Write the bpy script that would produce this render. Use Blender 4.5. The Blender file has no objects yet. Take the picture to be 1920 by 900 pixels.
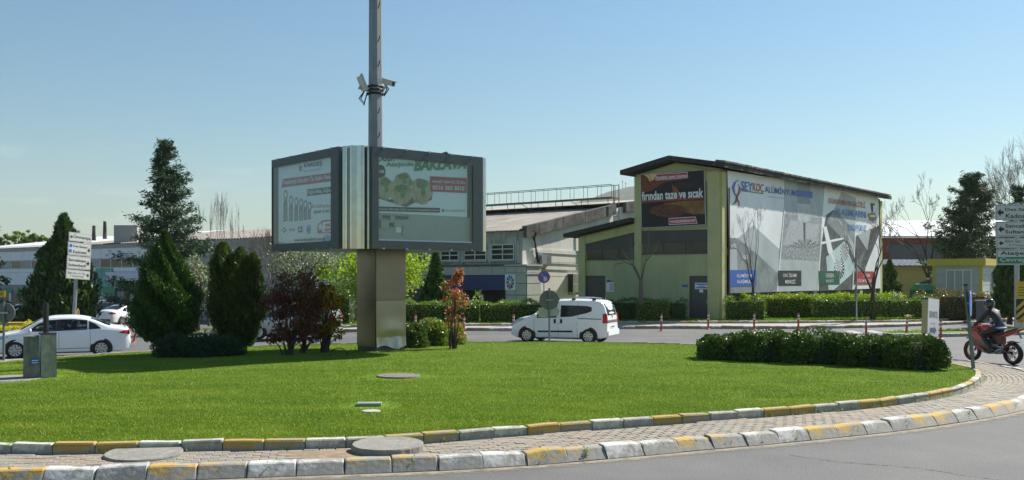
import bpy, bmesh, math, random
import numpy as np
from mathutils import Vector, Matrix
R = math.radians
random.seed(7)
SC = bpy.context.scene
COL = SC.collection

# ---------------------------------------------------------------- camera, sky, sun, exposure
CAMH = 2.4; FPX = 1800.0; HORY = 520.0
cam_d = bpy.data.cameras.new('camera'); cam = bpy.data.objects.new('camera', cam_d); COL.objects.link(cam)
cam.location = (0, 0, CAMH); cam.rotation_euler = (R(90), 0, 0)
cam_d.sensor_width = 36; cam_d.lens = 36 * FPX / 1920; cam_d.shift_y = (HORY - 450) / 1920
cam_d.clip_start = 0.1; cam_d.clip_end = 12000
SC.camera = cam
SUN_AZ = (0.80, 0.60); SUN_EL = R(42)
w = bpy.data.worlds.new('World'); SC.world = w; w.use_nodes = True
nt = w.node_tree; bg = nt.nodes['Background']
sky = nt.nodes.new('ShaderNodeTexSky'); sky.sky_type = 'NISHITA'; sky.sun_disc = False
sky.sun_elevation = SUN_EL; sky.sun_rotation = math.atan2(SUN_AZ[0], SUN_AZ[1])
sky.air_density = 1.5; sky.dust_density = 0.35; sky.ozone_density = 9.0; sky.altitude = 100
# a few thin fair-weather clouds low over the horizon
wtc = nt.nodes.new('ShaderNodeTexCoord'); wmp = nt.nodes.new('ShaderNodeMapping'); wmp.inputs['Scale'].default_value = (7, 7, 30); nt.links.new(wtc.outputs['Generated'], wmp.inputs[0])
wno = nt.nodes.new('ShaderNodeTexNoise'); wno.inputs['Scale'].default_value = 1.3; wno.inputs['Detail'].default_value = 8; wno.inputs['Roughness'].default_value = 0.6; nt.links.new(wmp.outputs[0], wno.inputs['Vector'])
wra = nt.nodes.new('ShaderNodeValToRGB'); wra.color_ramp.elements[0].position = 0.56; wra.color_ramp.elements[1].position = 0.72; nt.links.new(wno.outputs['Fac'], wra.inputs[0])
wse = nt.nodes.new('ShaderNodeSeparateXYZ'); nt.links.new(wtc.outputs['Generated'], wse.inputs[0])
wel = nt.nodes.new('ShaderNodeMapRange'); wel.inputs[1].default_value = 0.05; wel.inputs[2].default_value = 0.14; wel.inputs[3].default_value = 0.55; wel.inputs[4].default_value = 0.0; nt.links.new(wse.outputs['Z'], wel.inputs[0])
wmu = nt.nodes.new('ShaderNodeMath'); wmu.operation = 'MULTIPLY'; nt.links.new(wra.outputs[0], wmu.inputs[0]); nt.links.new(wel.outputs[0], wmu.inputs[1])
wmx = nt.nodes.new('ShaderNodeMixRGB'); wmx.inputs[2].default_value = (7.2, 7.6, 8.0, 1); nt.links.new(wmu.outputs[0], wmx.inputs[0]); nt.links.new(sky.outputs[0], wmx.inputs[1])
wti = nt.nodes.new('ShaderNodeMixRGB'); wti.blend_type = 'MULTIPLY'; wti.inputs[0].default_value = 1; wti.inputs[2].default_value = (0.97, 1.02, 0.93, 1); nt.links.new(wmx.outputs[0], wti.inputs[1])
nt.links.new(wti.outputs[0], bg.inputs[0]); bg.inputs[1].default_value = 0.062
sun_d = bpy.data.lights.new('sun', 'SUN'); sun_d.energy = 4.7; sun_d.angle = R(0.53); sun_d.color = (1, 0.95, 0.87)
sun = bpy.data.objects.new('sun', sun_d); COL.objects.link(sun)
sd = Vector((SUN_AZ[0] * math.cos(SUN_EL), SUN_AZ[1] * math.cos(SUN_EL), math.sin(SUN_EL)))
sun.rotation_euler = sd.to_track_quat('Z', 'Y').to_euler(); sun.location = sd * 60
SC.view_settings.view_transform = 'Standard'; SC.view_settings.look = 'None'
SC.view_settings.exposure = 0.9; SC.view_settings.gamma = 1.0
SC.cycles.max_bounces = 6; SC.cycles.volume_bounces = 0; SC.cycles.transparent_max_bounces = 12

# ---------------------------------------------------------------- helpers
def at(x, y, Y):
    return Vector(((x - 960) * Y / FPX, Y, CAMH - (y - HORY) * Y / FPX))
def gnd(x, y, z=0.0):
    return at(x, y, (CAMH - z) * FPX / (y - HORY))

class Plane:
    """a vertical wall: origin, horizontal direction; n points to the camera's side"""
    def __init__(s, o, d, n0=None):
        s.o = Vector((o[0], o[1], 0)); s.d = Vector((d[0], d[1], 0)).normalized()
        n = Vector((s.d.y, -s.d.x, 0))
        if n0 is not None: s.n = Vector((n0[0], n0[1], 0)).normalized()
        else: s.n = n if n.dot(-s.o) > 0 else -n
    def hit(s, x, y):
        k = (x - 960) / FPX
        # o.x + t*d.x = k*(o.y + t*d.y)
        t = (k * s.o.y - s.o.x) / (s.d.x - k * s.d.y)
        Y = s.o.y + t * s.d.y
        return t, CAMH - (y - HORY) * Y / FPX
    def pt(s, t, z, off=0.0):
        p = s.o + s.d * t + s.n * off
        return Vector((p.x, p.y, z))

def props(o, label=None, cat=None, group=None, kind=None):
    if label: o['label'] = label
    if cat: o['category'] = cat
    if group: o['group'] = group
    if kind: o['kind'] = kind
    return o

def empty(name, label, cat, loc=(0, 0, 0), group=None):
    o = bpy.data.objects.new(name, None); COL.objects.link(o); o.location = loc
    o.empty_display_size = 0.1
    ORG[o.name] = Vector(loc)
    return props(o, label, cat, group)
ORG = {}

class MB:
    def __init__(s): s.v = []; s.f = []; s.m = []; s.cur = 0
    def add(s, vs, fs):
        b = len(s.v); s.v += [tuple(p) for p in vs]
        s.f += [tuple(b + i for i in f) for f in fs]; s.m += [s.cur] * len(fs); return s
    def box(s, c, size, rz=0.0, M=None):
        hx, hy, hz = size[0] / 2, size[1] / 2, size[2] / 2
        ps = [Vector((x, y, z)) for z in (-hz, hz) for y in (-hy, hy) for x in (-hx, hx)]
        if M is None: M = Matrix.Rotation(rz, 3, 'Z')
        ps = [M @ p + Vector(c) for p in ps]
        return s.add(ps, [(0, 2, 3, 1), (4, 5, 7, 6), (0, 1, 5, 4), (2, 6, 7, 3), (0, 4, 6, 2), (1, 3, 7, 5)])
    def wbox(s, P, t0, t1, z0, z1, o0, o1):
        """box on a wall plane: along t0..t1, height z0..z1, outward o0..o1"""
        ps = [P.pt(t, z, o) for z in (z0, z1) for o in (o0, o1) for t in (t0, t1)]
        return s.add(ps, [(0, 1, 3, 2), (4, 6, 7, 5), (0, 4, 5, 1), (2, 3, 7, 6), (0, 2, 6, 4), (1, 5, 7, 3)])
    def wpoly(s, P, pts, o0, o1):
        """prism on a wall plane; pts = [(t,z)]"""
        n = len(pts)
        a = [P.pt(t, z, o0) for t, z in pts]; b = [P.pt(t, z, o1) for t, z in pts]
        return s.add(a + b, [tuple(range(n)), tuple(range(2 * n - 1, n - 1, -1))] +
                     [(i, n + i, n + (i + 1) % n, (i + 1) % n) for i in range(n)])
    def prism(s, pts, h):
        """pts: list of Vectors (a face), h: extrusion vector"""
        n = len(pts); h = Vector(h)
        return s.add([Vector(p) for p in pts] + [Vector(p) + h for p in pts],
                     [tuple(range(n - 1, -1, -1)), tuple(range(n, 2 * n))] +
                     [(i, (i + 1) % n, n + (i + 1) % n, n + i) for i in range(n)])
    def tube(s, pts, rad, n=8, cap=True, closed=False):
        pts = [Vector(p) for p in pts]
        if not hasattr(rad, '__len__'): rad = [rad] * len(pts)
        vs = []; up0 = None
        for i, p in enumerate(pts):
            a = pts[max(i - 1, 0)]; b = pts[min(i + 1, len(pts) - 1)]
            d = (b - a); d = d.normalized() if d.length > 1e-9 else Vector((0, 0, 1))
            if up0 is None:
                up0 = d.orthogonal().normalized()
                if abs(d.z) > 0.95: up0 = Vector((1, 0, 0))
            u = (up0 - d * up0.dot(d))
            u = u.normalized() if u.length > 1e-6 else d.orthogonal().normalized()
            up0 = u; v = d.cross(u)
            for k in range(n):
                t = 2 * math.pi * (k + 0.5) / n
                vs.append(p + (u * math.cos(t) + v * math.sin(t)) * rad[i])
        fs = [(i * n + k, i * n + (k + 1) % n, (i + 1) * n + (k + 1) % n, (i + 1) * n + k)
              for i in range(len(pts) - 1) for k in range(n)]
        if cap:
            fs.append(tuple(range(n - 1, -1, -1))); fs.append(tuple((len(pts) - 1) * n + k for k in range(n)))
        return s.add(vs, fs)
    def lathe(s, prof, n=16, c=(0, 0, 0), axis='z', caps=True):
        """prof [(r, h)]"""
        vs = []
        for r, h in prof:
            for k in range(n):
                t = 2 * math.pi * k / n; a, b = r * math.cos(t), r * math.sin(t)
                vs.append(Vector(c) + Vector((a, b, h) if axis == 'z' else ((a, h, b) if axis == 'y' else (h, a, b))))
        fs = [(i * n + k, i * n + (k + 1) % n, (i + 1) * n + (k + 1) % n, (i + 1) * n + k)
              for i in range(len(prof) - 1) for k in range(n)]
        if caps:
            if prof[0][0] > 1e-6: fs.append(tuple(range(n - 1, -1, -1)))
            if prof[-1][0] > 1e-6: fs.append(tuple((len(prof) - 1) * n + k for k in range(n)))
        return s.add(vs, fs)
    def grid(s, G, flip=False):
        """G: 2D list of points"""
        n = len(G); m = len(G[0])
        fs = [(i * m + j, (i + 1) * m + j, (i + 1) * m + j + 1, i * m + j + 1) for i in range(n - 1) for j in range(m - 1)]
        if flip: fs = [f[::-1] for f in fs]
        return s.add([p for r in G for p in r], fs)
    def build(s, name, mat, parent=None, smooth=False, loc=None, fixn=True):
        """world-space vertices; a part keeps the origin of its thing"""
        o = loc if loc is not None else (ORG[parent.name] if parent is not None else Vector((0, 0, 0)))
        o = Vector(o)
        me = bpy.data.meshes.new(name)
        me.from_pydata([(p[0] - o.x, p[1] - o.y, p[2] - o.z) for p in s.v], [], s.f)
        mats = mat if isinstance(mat, (list, tuple)) else [mat]
        for m in mats: me.materials.append(m)
        if len(mats) > 1: me.polygons.foreach_set('material_index', s.m)
        if fixn:
            bm = bmesh.new(); bm.from_mesh(me); bmesh.ops.recalc_face_normals(bm, faces=bm.faces); bm.to_mesh(me); bm.free()
        if smooth:
            me.polygons.foreach_set('use_smooth', [True] * len(me.polygons))
            try: me.set_sharp_from_angle(angle=R(38))
            except Exception: pass
        return link(name, me, parent, o)

def link(name, me, parent, o):
    ob = bpy.data.objects.new(name, me); COL.objects.link(ob)
    ORG[ob.name] = Vector(o)
    if parent is not None: ob.parent = parent
    else: ob.location = o
    return ob

def np_obj(name, V, F, mat, parent=None, loc=None, smooth=False):
    """V (n,3) world verts, F (m,k) faces with k constant"""
    o = np.array(loc if loc is not None else (ORG[parent.name] if parent is not None else (0, 0, 0)), dtype=np.float64)
    V = np.asarray(V, dtype=np.float64) - o
    F = np.asarray(F, dtype=np.int32); k = F.shape[1]
    me = bpy.data.meshes.new(name)
    me.vertices.add(len(V)); me.vertices.foreach_set('co', V.astype(np.float32).ravel())
    me.loops.add(F.size); me.loops.foreach_set('vertex_index', F.ravel())
    me.polygons.add(len(F)); me.polygons.foreach_set('loop_start', np.arange(0, F.size, k, dtype=np.int32))
    me.update(calc_edges=True)
    me.materials.append(mat)
    if smooth: me.polygons.foreach_set('use_smooth', [True] * len(F))
    return link(name, me, parent, Vector(o))

def copy_tree(o, parent=None):
    c = o.copy(); COL.objects.link(c)
    if parent is not None: c.parent = parent
    ORG[c.name] = ORG.get(o.name, Vector((0, 0, 0)))
    for ch in list(o.children): copy_tree(ch, c)
    return c

# ---------------------------------------------------------------- materials
def nodes(name):
    m = bpy.data.materials.new(name); m.use_nodes = True
    return m, m.node_tree, m.node_tree.nodes['Principled BSDF']

def mat(name, c, rough=0.6, metal=0.0, var=0.12, scale=6.0, bump=0.0, bscale=None, spec=0.5, c2=None, mixlo=0.45, mixhi=0.6, coat=0.0, streak=None):
    """base colour with procedural variation; c2 = a second colour in noise patches (stains, wear)"""
    m, t, b = nodes(name)
    b.inputs['Roughness'].default_value = rough; b.inputs['Metallic'].default_value = metal
    b.inputs['Specular IOR Level'].default_value = spec
    if coat: b.inputs['Coat Weight'].default_value = coat; b.inputs['Coat Roughness'].default_value = 0.05
    tc = t.nodes.new('ShaderNodeTexCoord')
    n = t.nodes.new('ShaderNodeTexNoise'); n.inputs['Scale'].default_value = scale; n.inputs['Detail'].default_value = 6
    n.inputs['Roughness'].default_value = 0.65
    t.links.new(tc.outputs['Object'], n.inputs['Vector'])
    rmp = t.nodes.new('ShaderNodeValToRGB')
    lo = [max(0, x * (1 - var)) for x in c[:3]] + [1]; hi = [min(1, x * (1 + var)) for x in c[:3]] + [1]
    rmp.color_ramp.elements[0].position = 0.3; rmp.color_ramp.elements[1].position = 0.7
    rmp.color_ramp.elements[0].color = lo; rmp.color_ramp.elements[1].color = hi
    t.links.new(n.outputs['Fac'], rmp.inputs[0])
    out = rmp.outputs[0]
    if c2 is not None:
        n2 = t.nodes.new('ShaderNodeTexNoise'); n2.inputs['Scale'].default_value = scale * 0.6; n2.inputs['Detail'].default_value = 8
        n2.inputs['Roughness'].default_value = 0.7
        if streak:
            mp = t.nodes.new('ShaderNodeMapping'); mp.inputs['Scale'].default_value = (1, 1, streak); t.links.new(tc.outputs['Object'], mp.inputs[0]); t.links.new(mp.outputs[0], n2.inputs['Vector'])
        else: t.links.new(tc.outputs['Object'], n2.inputs['Vector'])
        r2 = t.nodes.new('ShaderNodeValToRGB'); r2.color_ramp.elements[0].position = mixlo; r2.color_ramp.elements[1].position = mixhi
        t.links.new(n2.outputs['Fac'], r2.inputs[0])
        mx = t.nodes.new('ShaderNodeMixRGB'); mx.inputs[2].default_value = (*c2[:3], 1)
        t.links.new(r2.outputs[0], mx.inputs[0]); t.links.new(out, mx.inputs[1]); out = mx.outputs[0]
    t.links.new(out, b.inputs['Base Color'])
    if bump:
        nb = t.nodes.new('ShaderNodeTexNoise'); nb.inputs['Scale'].default_value = bscale or scale * 4; nb.inputs['Detail'].default_value = 4
        t.links.new(tc.outputs['Object'], nb.inputs['Vector'])
        bp = t.nodes.new('ShaderNodeBump'); bp.inputs['Strength'].default_value = bump; bp.inputs['Distance'].default_value = 0.02
        t.links.new(nb.outputs['Fac'], bp.inputs['Height']); t.links.new(bp.outputs[0], b.inputs['Normal'])
    return m

def leaf_mat(name, cols, rough=0.5, trans=0.35, gain=1.8):
    """cols: list of leaf colours, one picked at random for each leaf; thin leaves let light through"""
    m, t, b = nodes(name); cols = [tuple(min(.8, v * gain) for v in c) for c in cols]
    g = t.nodes.new('ShaderNodeNewGeometry')
    rmp = t.nodes.new('ShaderNodeValToRGB'); cr = rmp.color_ramp
    n = len(cols)
    cr.elements[0].position = 0; cr.elements[0].color = (*cols[0], 1)
    cr.elements[1].position = 1; cr.elements[1].color = (*cols[-1], 1)
    for i in range(1, n - 1):
        e = cr.elements.new(i / (n - 1)); e.color = (*cols[i], 1)
    t.links.new(g.outputs['Random Per Island'], rmp.inputs[0])
    t.links.new(rmp.outputs[0], b.inputs['Base Color'])
    b.inputs['Roughness'].default_value = rough
    b.inputs['Specular IOR Level'].default_value = 0.35
    tr = t.nodes.new('ShaderNodeBsdfTranslucent')
    hs = t.nodes.new('ShaderNodeHueSaturation'); hs.inputs['Value'].default_value = 1.3; hs.inputs['Saturation'].default_value = 1.1
    t.links.new(rmp.outputs[0], hs.inputs['Color']); t.links.new(hs.outputs[0], tr.inputs[0])
    mx = t.nodes.new('ShaderNodeMixShader'); mx.inputs[0].default_value = trans
    out = t.nodes['Material Output']
    t.links.new(b.outputs[0], mx.inputs[1]); t.links.new(tr.outputs[0], mx.inputs[2]); t.links.new(mx.outputs[0], out.inputs[0])
    return m

def glass_mat(name, tint=(0.75, 0.8, 0.82), refl=1.0, thick=0.85):
    """thin pane: see-through, tinted, with a fresnel reflection"""
    m, t, b = nodes(name); t.nodes.remove(b)
    tr = t.nodes.new('ShaderNodeBsdfTransparent'); tr.inputs[0].default_value = (*[c * thick for c in tint], 1)
    gl = t.nodes.new('ShaderNodeBsdfGlossy'); gl.inputs['Roughness'].default_value = 0.03; gl.inputs[0].default_value = (refl, refl, refl, 1)
    lw = t.nodes.new('ShaderNodeLayerWeight'); pw = t.nodes.new('ShaderNodeMath'); pw.operation = 'POWER'; pw.inputs[1].default_value = 5
    fr = t.nodes.new('ShaderNodeMath'); fr.operation = 'MULTIPLY_ADD'; fr.inputs[1].default_value = 0.95; fr.inputs[2].default_value = 0.045
    t.links.new(lw.outputs['Facing'], pw.inputs[0]); t.links.new(pw.outputs[0], fr.inputs[0])
    mx = t.nodes.new('ShaderNodeMixShader'); out = t.nodes['Material Output']
    t.links.new(fr.outputs[0], mx.inputs[0]); t.links.new(tr.outputs[0], mx.inputs[1]); t.links.new(gl.outputs[0], mx.inputs[2])
    t.links.new(mx.outputs[0], out.inputs[0])
    return m

MT = {}
def M(key, *a, **k):
    if key not in MT: MT[key] = mat(key, *a, **k)
    return MT[key]
WHITE = M('white_print', (0.75, 0.76, 0.76), 0.5, var=0.03)
BLACK = M('black_print', (0.02, 0.02, 0.022), 0.5, var=0.1)
RED = M('red_print', (0.42, 0.035, 0.03), 0.5, var=0.08)
BLUE = M('blue_print', (0.03, 0.11, 0.42), 0.5, var=0.08)
GREENP = M('green_print', (0.03, 0.22, 0.05), 0.5, var=0.08)
GREYP = M('grey_print', (0.16, 0.17, 0.17), 0.5, var=0.08)
TYRE = M('tyre_rubber', (0.018, 0.018, 0.018), 0.85, var=0.3, scale=30)
RIM = M('alloy_rim', (0.55, 0.56, 0.57), 0.3, 0.85, var=0.05)
DARKPL = M('dark_plastic', (0.02, 0.02, 0.022), 0.55, var=0.2)
CARGLASS = M('tinted_car_glass', (0.012, 0.016, 0.02), 0.06, var=0.1, spec=0.6)
CARPAINT = M('white_car_paint', (0.85, 0.86, 0.86), 0.3, var=0.02, scale=2, coat=0.7)
GALV = M('galvanised_steel', (0.36, 0.38, 0.39), 0.45, 0.6, var=0.2, scale=5)
SIGNBACK = M('sign_back_grey', (0.15, 0.152, 0.155), 0.55, 0.1, var=0.1, scale=4)
CONC = M('weathered_concrete', (0.25, 0.235, 0.20), 0.9, var=0.25, scale=5, bump=0.5, c2=(0.16, 0.155, 0.14), mixlo=0.5, mixhi=0.7)

# ---------------------------------------------------------------- flat print on walls
def text_mesh(body, bold=0.0, shear=0.0):
    cu = bpy.data.curves.new('lettering', 'FONT'); cu.body = body; cu.offset = bold; cu.resolution_u = 3; cu.shear = shear
    ob = bpy.data.objects.new('lettering', cu)
    me = ob.to_mesh()
    vs = [v.co.copy() for v in me.vertices]; fs = [tuple(p.vertices) for p in me.polygons]
    ob.to_mesh_clear(); bpy.data.objects.remove(ob); bpy.data.curves.remove(cu)
    return vs, fs
def text_on(P, body, box, mat_, parent, off=0.02, bold=0.02, shear=0.0, name='lettering', quad=None, px=True):
    """box = pixel box (x0,y0,x1,y1) read on the photograph and laid on the wall plane P, or (t0,z0,t1,z1) with px False.
    quad = 4 pixel corners (top-left, top-right, bottom-right, bottom-left) for writing that runs with the wall"""
    vs, fs = text_mesh(body, bold, shear)
    if not vs: return None
    xs = [v.x for v in vs]; ys = [v.y for v in vs]; x0, x1, y0, y1 = min(xs), max(xs), min(ys), max(ys)
    if quad is None:
        if px: quad = [(box[0], box[1]), (box[2], box[1]), (box[2], box[3]), (box[0], box[3])]
        else: quad = None
    if quad is not None: c = [Vector(P.hit(*q)) for q in quad]
    else: c = [Vector(q) for q in ((box[0], box[3]), (box[2], box[3]), (box[2], box[1]), (box[0], box[1]))]
    mb = MB(); out = []
    for v in vs:
        a = (v.x - x0) / (x1 - x0); b = (v.y - y0) / (y1 - y0)
        top = c[0].lerp(c[1], a); bot = c[3].lerp(c[2], a); q = bot.lerp(top, b)
        out.append(P.pt(q.x, q.y, off))
    mb.add(out, fs)
    return mb.build(name, mat_, parent, fixn=False)
def print_on(P, pts, mat_, parent, off=0.012, name='print_panel', px=True, thick=None):
    q = [P.hit(*p) for p in pts] if px else pts
    mb = MB()
    if thick: mb.wpoly(P, q, off, off + thick)
    else: mb.add([P.pt(t, z, off) for t, z in q], [tuple(range(len(q)))])
    return mb.build(name, mat_, parent, fixn=bool(thick))
def disc_px(cx, cy, rx, ry, n=20, a0=0, a1=360):
    return [(cx + rx * math.cos(R(a0 + (a1 - a0) * k / n)), cy + ry * math.sin(R(a0 + (a1 - a0) * k / n))) for k in range(n)]

# ---------------------------------------------------------------- foliage helpers
def unit(A): return A / np.maximum(np.linalg.norm(A, axis=1, keepdims=True), 1e-9)
def leaves(P, L, W, rng, dirs=None, spread=1.0):
    n = len(P)
    d = rng.normal(size=(n, 3))
    if dirs is not None: d = unit(dirs) + d * spread * 0.5
    d = unit(d); s = unit(np.cross(d, rng.normal(size=(n, 3))))
    L = (np.asarray(L) * rng.uniform(0.65, 1.3, n))[:, None] if np.ndim(L) == 0 else L[:, None]
    W_ = (np.asarray(W) * rng.uniform(0.65, 1.3, n))[:, None] if np.ndim(W) == 0 else W[:, None]
    V = np.stack([P - d * L / 2, P + s * W_ / 2, P + d * L / 2, P - s * W_ / 2], axis=1).reshape(-1, 3)
    F = np.arange(4 * n).reshape(n, 4)
    return V, F
def join(parts):
    Vs, Fs, b = [], [], 0
    for V, F in parts: Vs.append(V); Fs.append(F + b); b += len(V)
    return np.concatenate(Vs), np.concatenate(Fs)
def blob_noise(rng, k=7):
    """smooth random function of a direction (n,3)"""
    A = unit(rng.normal(size=(k, 3))); ph = rng.uniform(0, 6.28, k); fr = rng.uniform(2, 6, k)
    def f(D): return np.sum(np.sin(D @ A.T * fr + ph), axis=1) / k
    return f
# ---------------------------------------------------------------- ground, road, roundabout
def sstep(a, b, x):
    t = np.clip((np.asarray(x, dtype=float) - a) / (b - a), 0, 1); return t * t * (3 - 2 * t)
def terr(X, Y):
    """the land falls away towards the car park behind on the left"""
    return -0.8 * sstep(46, 82, Y) * (1 - sstep(-10, 5, X)) - 0.05 * np.clip(-np.asarray(X, dtype=float) - 6, 0, 9) * sstep(25, 34, Y)
def gndt(x, y):
    Y = CAMH * FPX / (y - HORY)
    for _ in range(12): Y = (CAMH - float(terr((x - 960) * Y / FPX, Y))) * FPX / (y - HORY)
    return at(x, y, Y)
def sheet(name, xs, ys, zf, mat_, kind='structure'):
    X, Y = np.meshgrid(xs, ys); Z = zf(X, Y)
    V = np.stack([X, Y, Z], -1).reshape(-1, 3); n, m = X.shape
    i = np.arange(n * m).reshape(n, m)
    F = np.stack([i[:-1, :-1], i[:-1, 1:], i[1:, 1:], i[1:, :-1]], -1).reshape(-1, 4)
    o = np_obj(name, V, F, mat_, smooth=True); o['kind'] = kind; return o
xs = np.concatenate([-np.geomspace(2400, 62, 30), np.linspace(-60, 60, 61), np.geomspace(62, 2400, 30)])
ys = np.concatenate([-np.geomspace(400, 32, 10), np.linspace(-30, 110, 71), np.geomspace(113, 3100, 40)])
sheet('ground', xs, ys, lambda X, Y: terr(X, Y) - 0.06, M('dry_ground', (0.16, 0.15, 0.09), 0.95, var=0.3, scale=0.05, c2=(0.08, 0.11, 0.04)))

def asphalt_mat():
    m, t, b = nodes('asphalt'); N = t.nodes; Lk = t.links
    tc = N.new('ShaderNodeTexCoord')
    def noise(sc, det=5, ro=0.6):
        n = N.new('ShaderNodeTexNoise'); n.inputs['Scale'].default_value = sc; n.inputs['Detail'].default_value = det; n.inputs['Roughness'].default_value = ro
        Lk.new(tc.outputs['Object'], n.inputs['Vector']); return n
    big = noise(0.35); fine = noise(60, 3, 0.8); vo = N.new('ShaderNodeTexVoronoi'); vo.inputs['Scale'].default_value = 55
    Lk.new(tc.outputs['Object'], vo.inputs['Vector'])
    r = N.new('ShaderNodeValToRGB'); r.color_ramp.elements[0].position = 0.3; r.color_ramp.elements[1].position = 0.75
    r.color_ramp.elements[0].color = (0.095, 0.096, 0.097, 1); r.color_ramp.elements[1].color = (0.15, 0.149, 0.142, 1)
    Lk.new(big.outputs['Fac'], r.inputs[0])
    r2 = N.new('ShaderNodeValToRGB'); r2.color_ramp.elements[0].position = 0.25; r2.color_ramp.elements[1].position = 0.8
    r2.color_ramp.elements[0].color = (0.6, 0.6, 0.6, 1); r2.color_ramp.elements[1].color = (1.45, 1.42, 1.38, 1)
    Lk.new(fine.outputs['Fac'], r2.inputs[0])
    mu = N.new('ShaderNodeMixRGB'); mu.blend_type = 'MULTIPLY'; mu.inputs[0].default_value = 1
    Lk.new(r.outputs[0], mu.inputs[1]); Lk.new(r2.outputs[0], mu.inputs[2])
    st = noise(0.12, 8, 0.72); r3 = N.new('ShaderNodeValToRGB'); r3.color_ramp.elements[0].position = .36; r3.color_ramp.elements[1].position = .6; r3.color_ramp.elements[0].color = (.78, .78, .79, 1); r3.color_ramp.elements[1].color = (1.08, 1.07, 1.05, 1); Lk.new(st.outputs['Fac'], r3.inputs[0])
    sp_ = noise(2.6, 10, 0.8); r4 = N.new('ShaderNodeValToRGB'); r4.color_ramp.elements[0].position = .30; r4.color_ramp.elements[1].position = .37; r4.color_ramp.elements[0].color = (.62, .62, .62, 1); r4.color_ramp.elements[1].color = (1, 1, 1, 1); Lk.new(sp_.outputs['Fac'], r4.inputs[0])
    mu2 = N.new('ShaderNodeMixRGB'); mu2.blend_type = 'MULTIPLY'; mu2.inputs[0].default_value = 1; Lk.new(mu.outputs[0], mu2.inputs[1]); Lk.new(r3.outputs[0], mu2.inputs[2])
    mu3 = N.new('ShaderNodeMixRGB'); mu3.blend_type = 'MULTIPLY'; mu3.inputs[0].default_value = 1; Lk.new(mu2.outputs[0], mu3.inputs[1]); Lk.new(r4.outputs[0], mu3.inputs[2])
    Lk.new(mu3.outputs[0], b.inputs['Base Color']); b.inputs['Roughness'].default_value = 0.85
    bp = N.new('ShaderNodeBump'); bp.inputs['Strength'].default_value = 0.5; bp.inputs['Distance'].default_value = 0.01
    Lk.new(vo.outputs['Distance'], bp.inputs['Height']); Lk.new(bp.outputs[0], b.inputs['Normal'])
    return m
sheet('road', np.linspace(-90, 70, 81), np.linspace(-30, 108, 70), lambda X, Y: terr(X, Y), asphalt_mat())

def spline(pts, closed=True, n=16):
    P = [Vector((p[0], p[1], 0)) for p in pts]; out = []; N = len(P)
    rng = range(N) if closed else range(N - 1)
    for i in rng:
        g = (lambda k: P[k % N]) if closed else (lambda k: P[min(max(k, 0), N - 1)])
        a, b, c, d = g(i - 1), g(i), g(i + 1), g(i + 2)
        for k in range(n):
            t = k / n
            out.append(0.5 * ((2 * b) + (c - a) * t + (2 * a - 5 * b + 4 * c - d) * t * t + (3 * b - a - 3 * c + d) * t ** 3))
    if not closed: out.append(P[-1].copy())
    return out
class Curve:
    """arc-length lookup on a polyline; inward = left of travel"""
    def __init__(s, pts, closed=True):
        s.p = np.array([(q.x, q.y) for q in (pts + [pts[0]] if closed else pts)]); s.closed = closed
        s.s = np.concatenate([[0], np.cumsum(np.linalg.norm(np.diff(s.p, axis=0), axis=1))]); s.len = s.s[-1]
    def at(s, u):
        if s.closed: u = u % s.len
        return Vector((np.interp(u, s.s, s.p[:, 0]), np.interp(u, s.s, s.p[:, 1]), 0))
    def fr(s, u):
        a, b = s.at(u - 0.05 if s.closed else max(u - 0.05, 0)), s.at(u + 0.05 if s.closed else min(u + 0.05, s.len)); t = (b - a).normalized()
        return s.at(u), t, Vector((-t.y, t.x, 0))
OUT = [(-6.5, 11.0), (-2.07, 11.64), (0.2, 12.2), (2.58, 13.25), (4.75, 14.26), (6.81, 15.43), (9.2, 17.28), (11.2, 19.8), (12.3, 22.2),
       (12.6, 24.4), (12.1, 26.7), (10.9, 29), (8.6, 31.4), (5, 33.0), (1, 33.6), (-4, 33), (-8.5, 31.4), (-12, 28.6), (-14.5, 25.2), (-15.6, 21),
       (-15, 16.8), (-12.8, 13.3), (-10, 11.6)]
INN = [(-6.5, 12.27), (-4.2, 12.45), (-1.98, 12.75), (.23, 13.75), (3.61, 15.3), (6.15, 16.55), (8.16, 18.1), (9.6, 19.85), (10.7, 21.9), (11.0, 23.2),
       (10.75, 24.8), (9.8, 26.9), (7.8, 29.3), (4.6, 31.2), (1, 32), (-4, 31.5), (-7.8, 30), (-11, 27.4), (-13.2, 24.2), (-14.2, 20.8),
       (-13.6, 17.4), (-11.7, 14.4), (-9.4, 12.8)]
CO = Curve(spline(OUT)); CI = Curve(spline(INN))
# ---- lawn mound (star-shaped about LC)
LC = np.array([-1.8, 22.0])
_d = CI.p[:-1] - LC; _th = np.arctan2(_d[:, 1], _d[:, 0]); _o = np.argsort(_th); _th = _th[_o]; _rr = np.linalg.norm(_d, axis=1)[_o]
_th = np.concatenate([_th - 2 * np.pi, _th, _th + 2 * np.pi]); _rr = np.concatenate([_rr] * 3)
def lawn_f(X, Y):
    dx, dy = np.asarray(X) - LC[0], np.asarray(Y) - LC[1]
    return np.hypot(dx, dy) / np.interp(np.arctan2(dy, dx), _th, _rr)
def lawn_z(X, Y):
    f = np.clip(lawn_f(X, Y), 0, 1)
    return 0.245 + 0.185 * (1 - f ** 3) + 0.012 * np.sin(np.asarray(X) * 1.3 + np.asarray(Y) * 0.7) * (1 - f)
def lz(x, y): return float(lawn_z(x, y))
def gndl(x, y):
    z = .35
    for _ in range(8): p = gnd(x, y, z); z = lz(p.x, p.y)
    return gnd(x, y, z)
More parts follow.
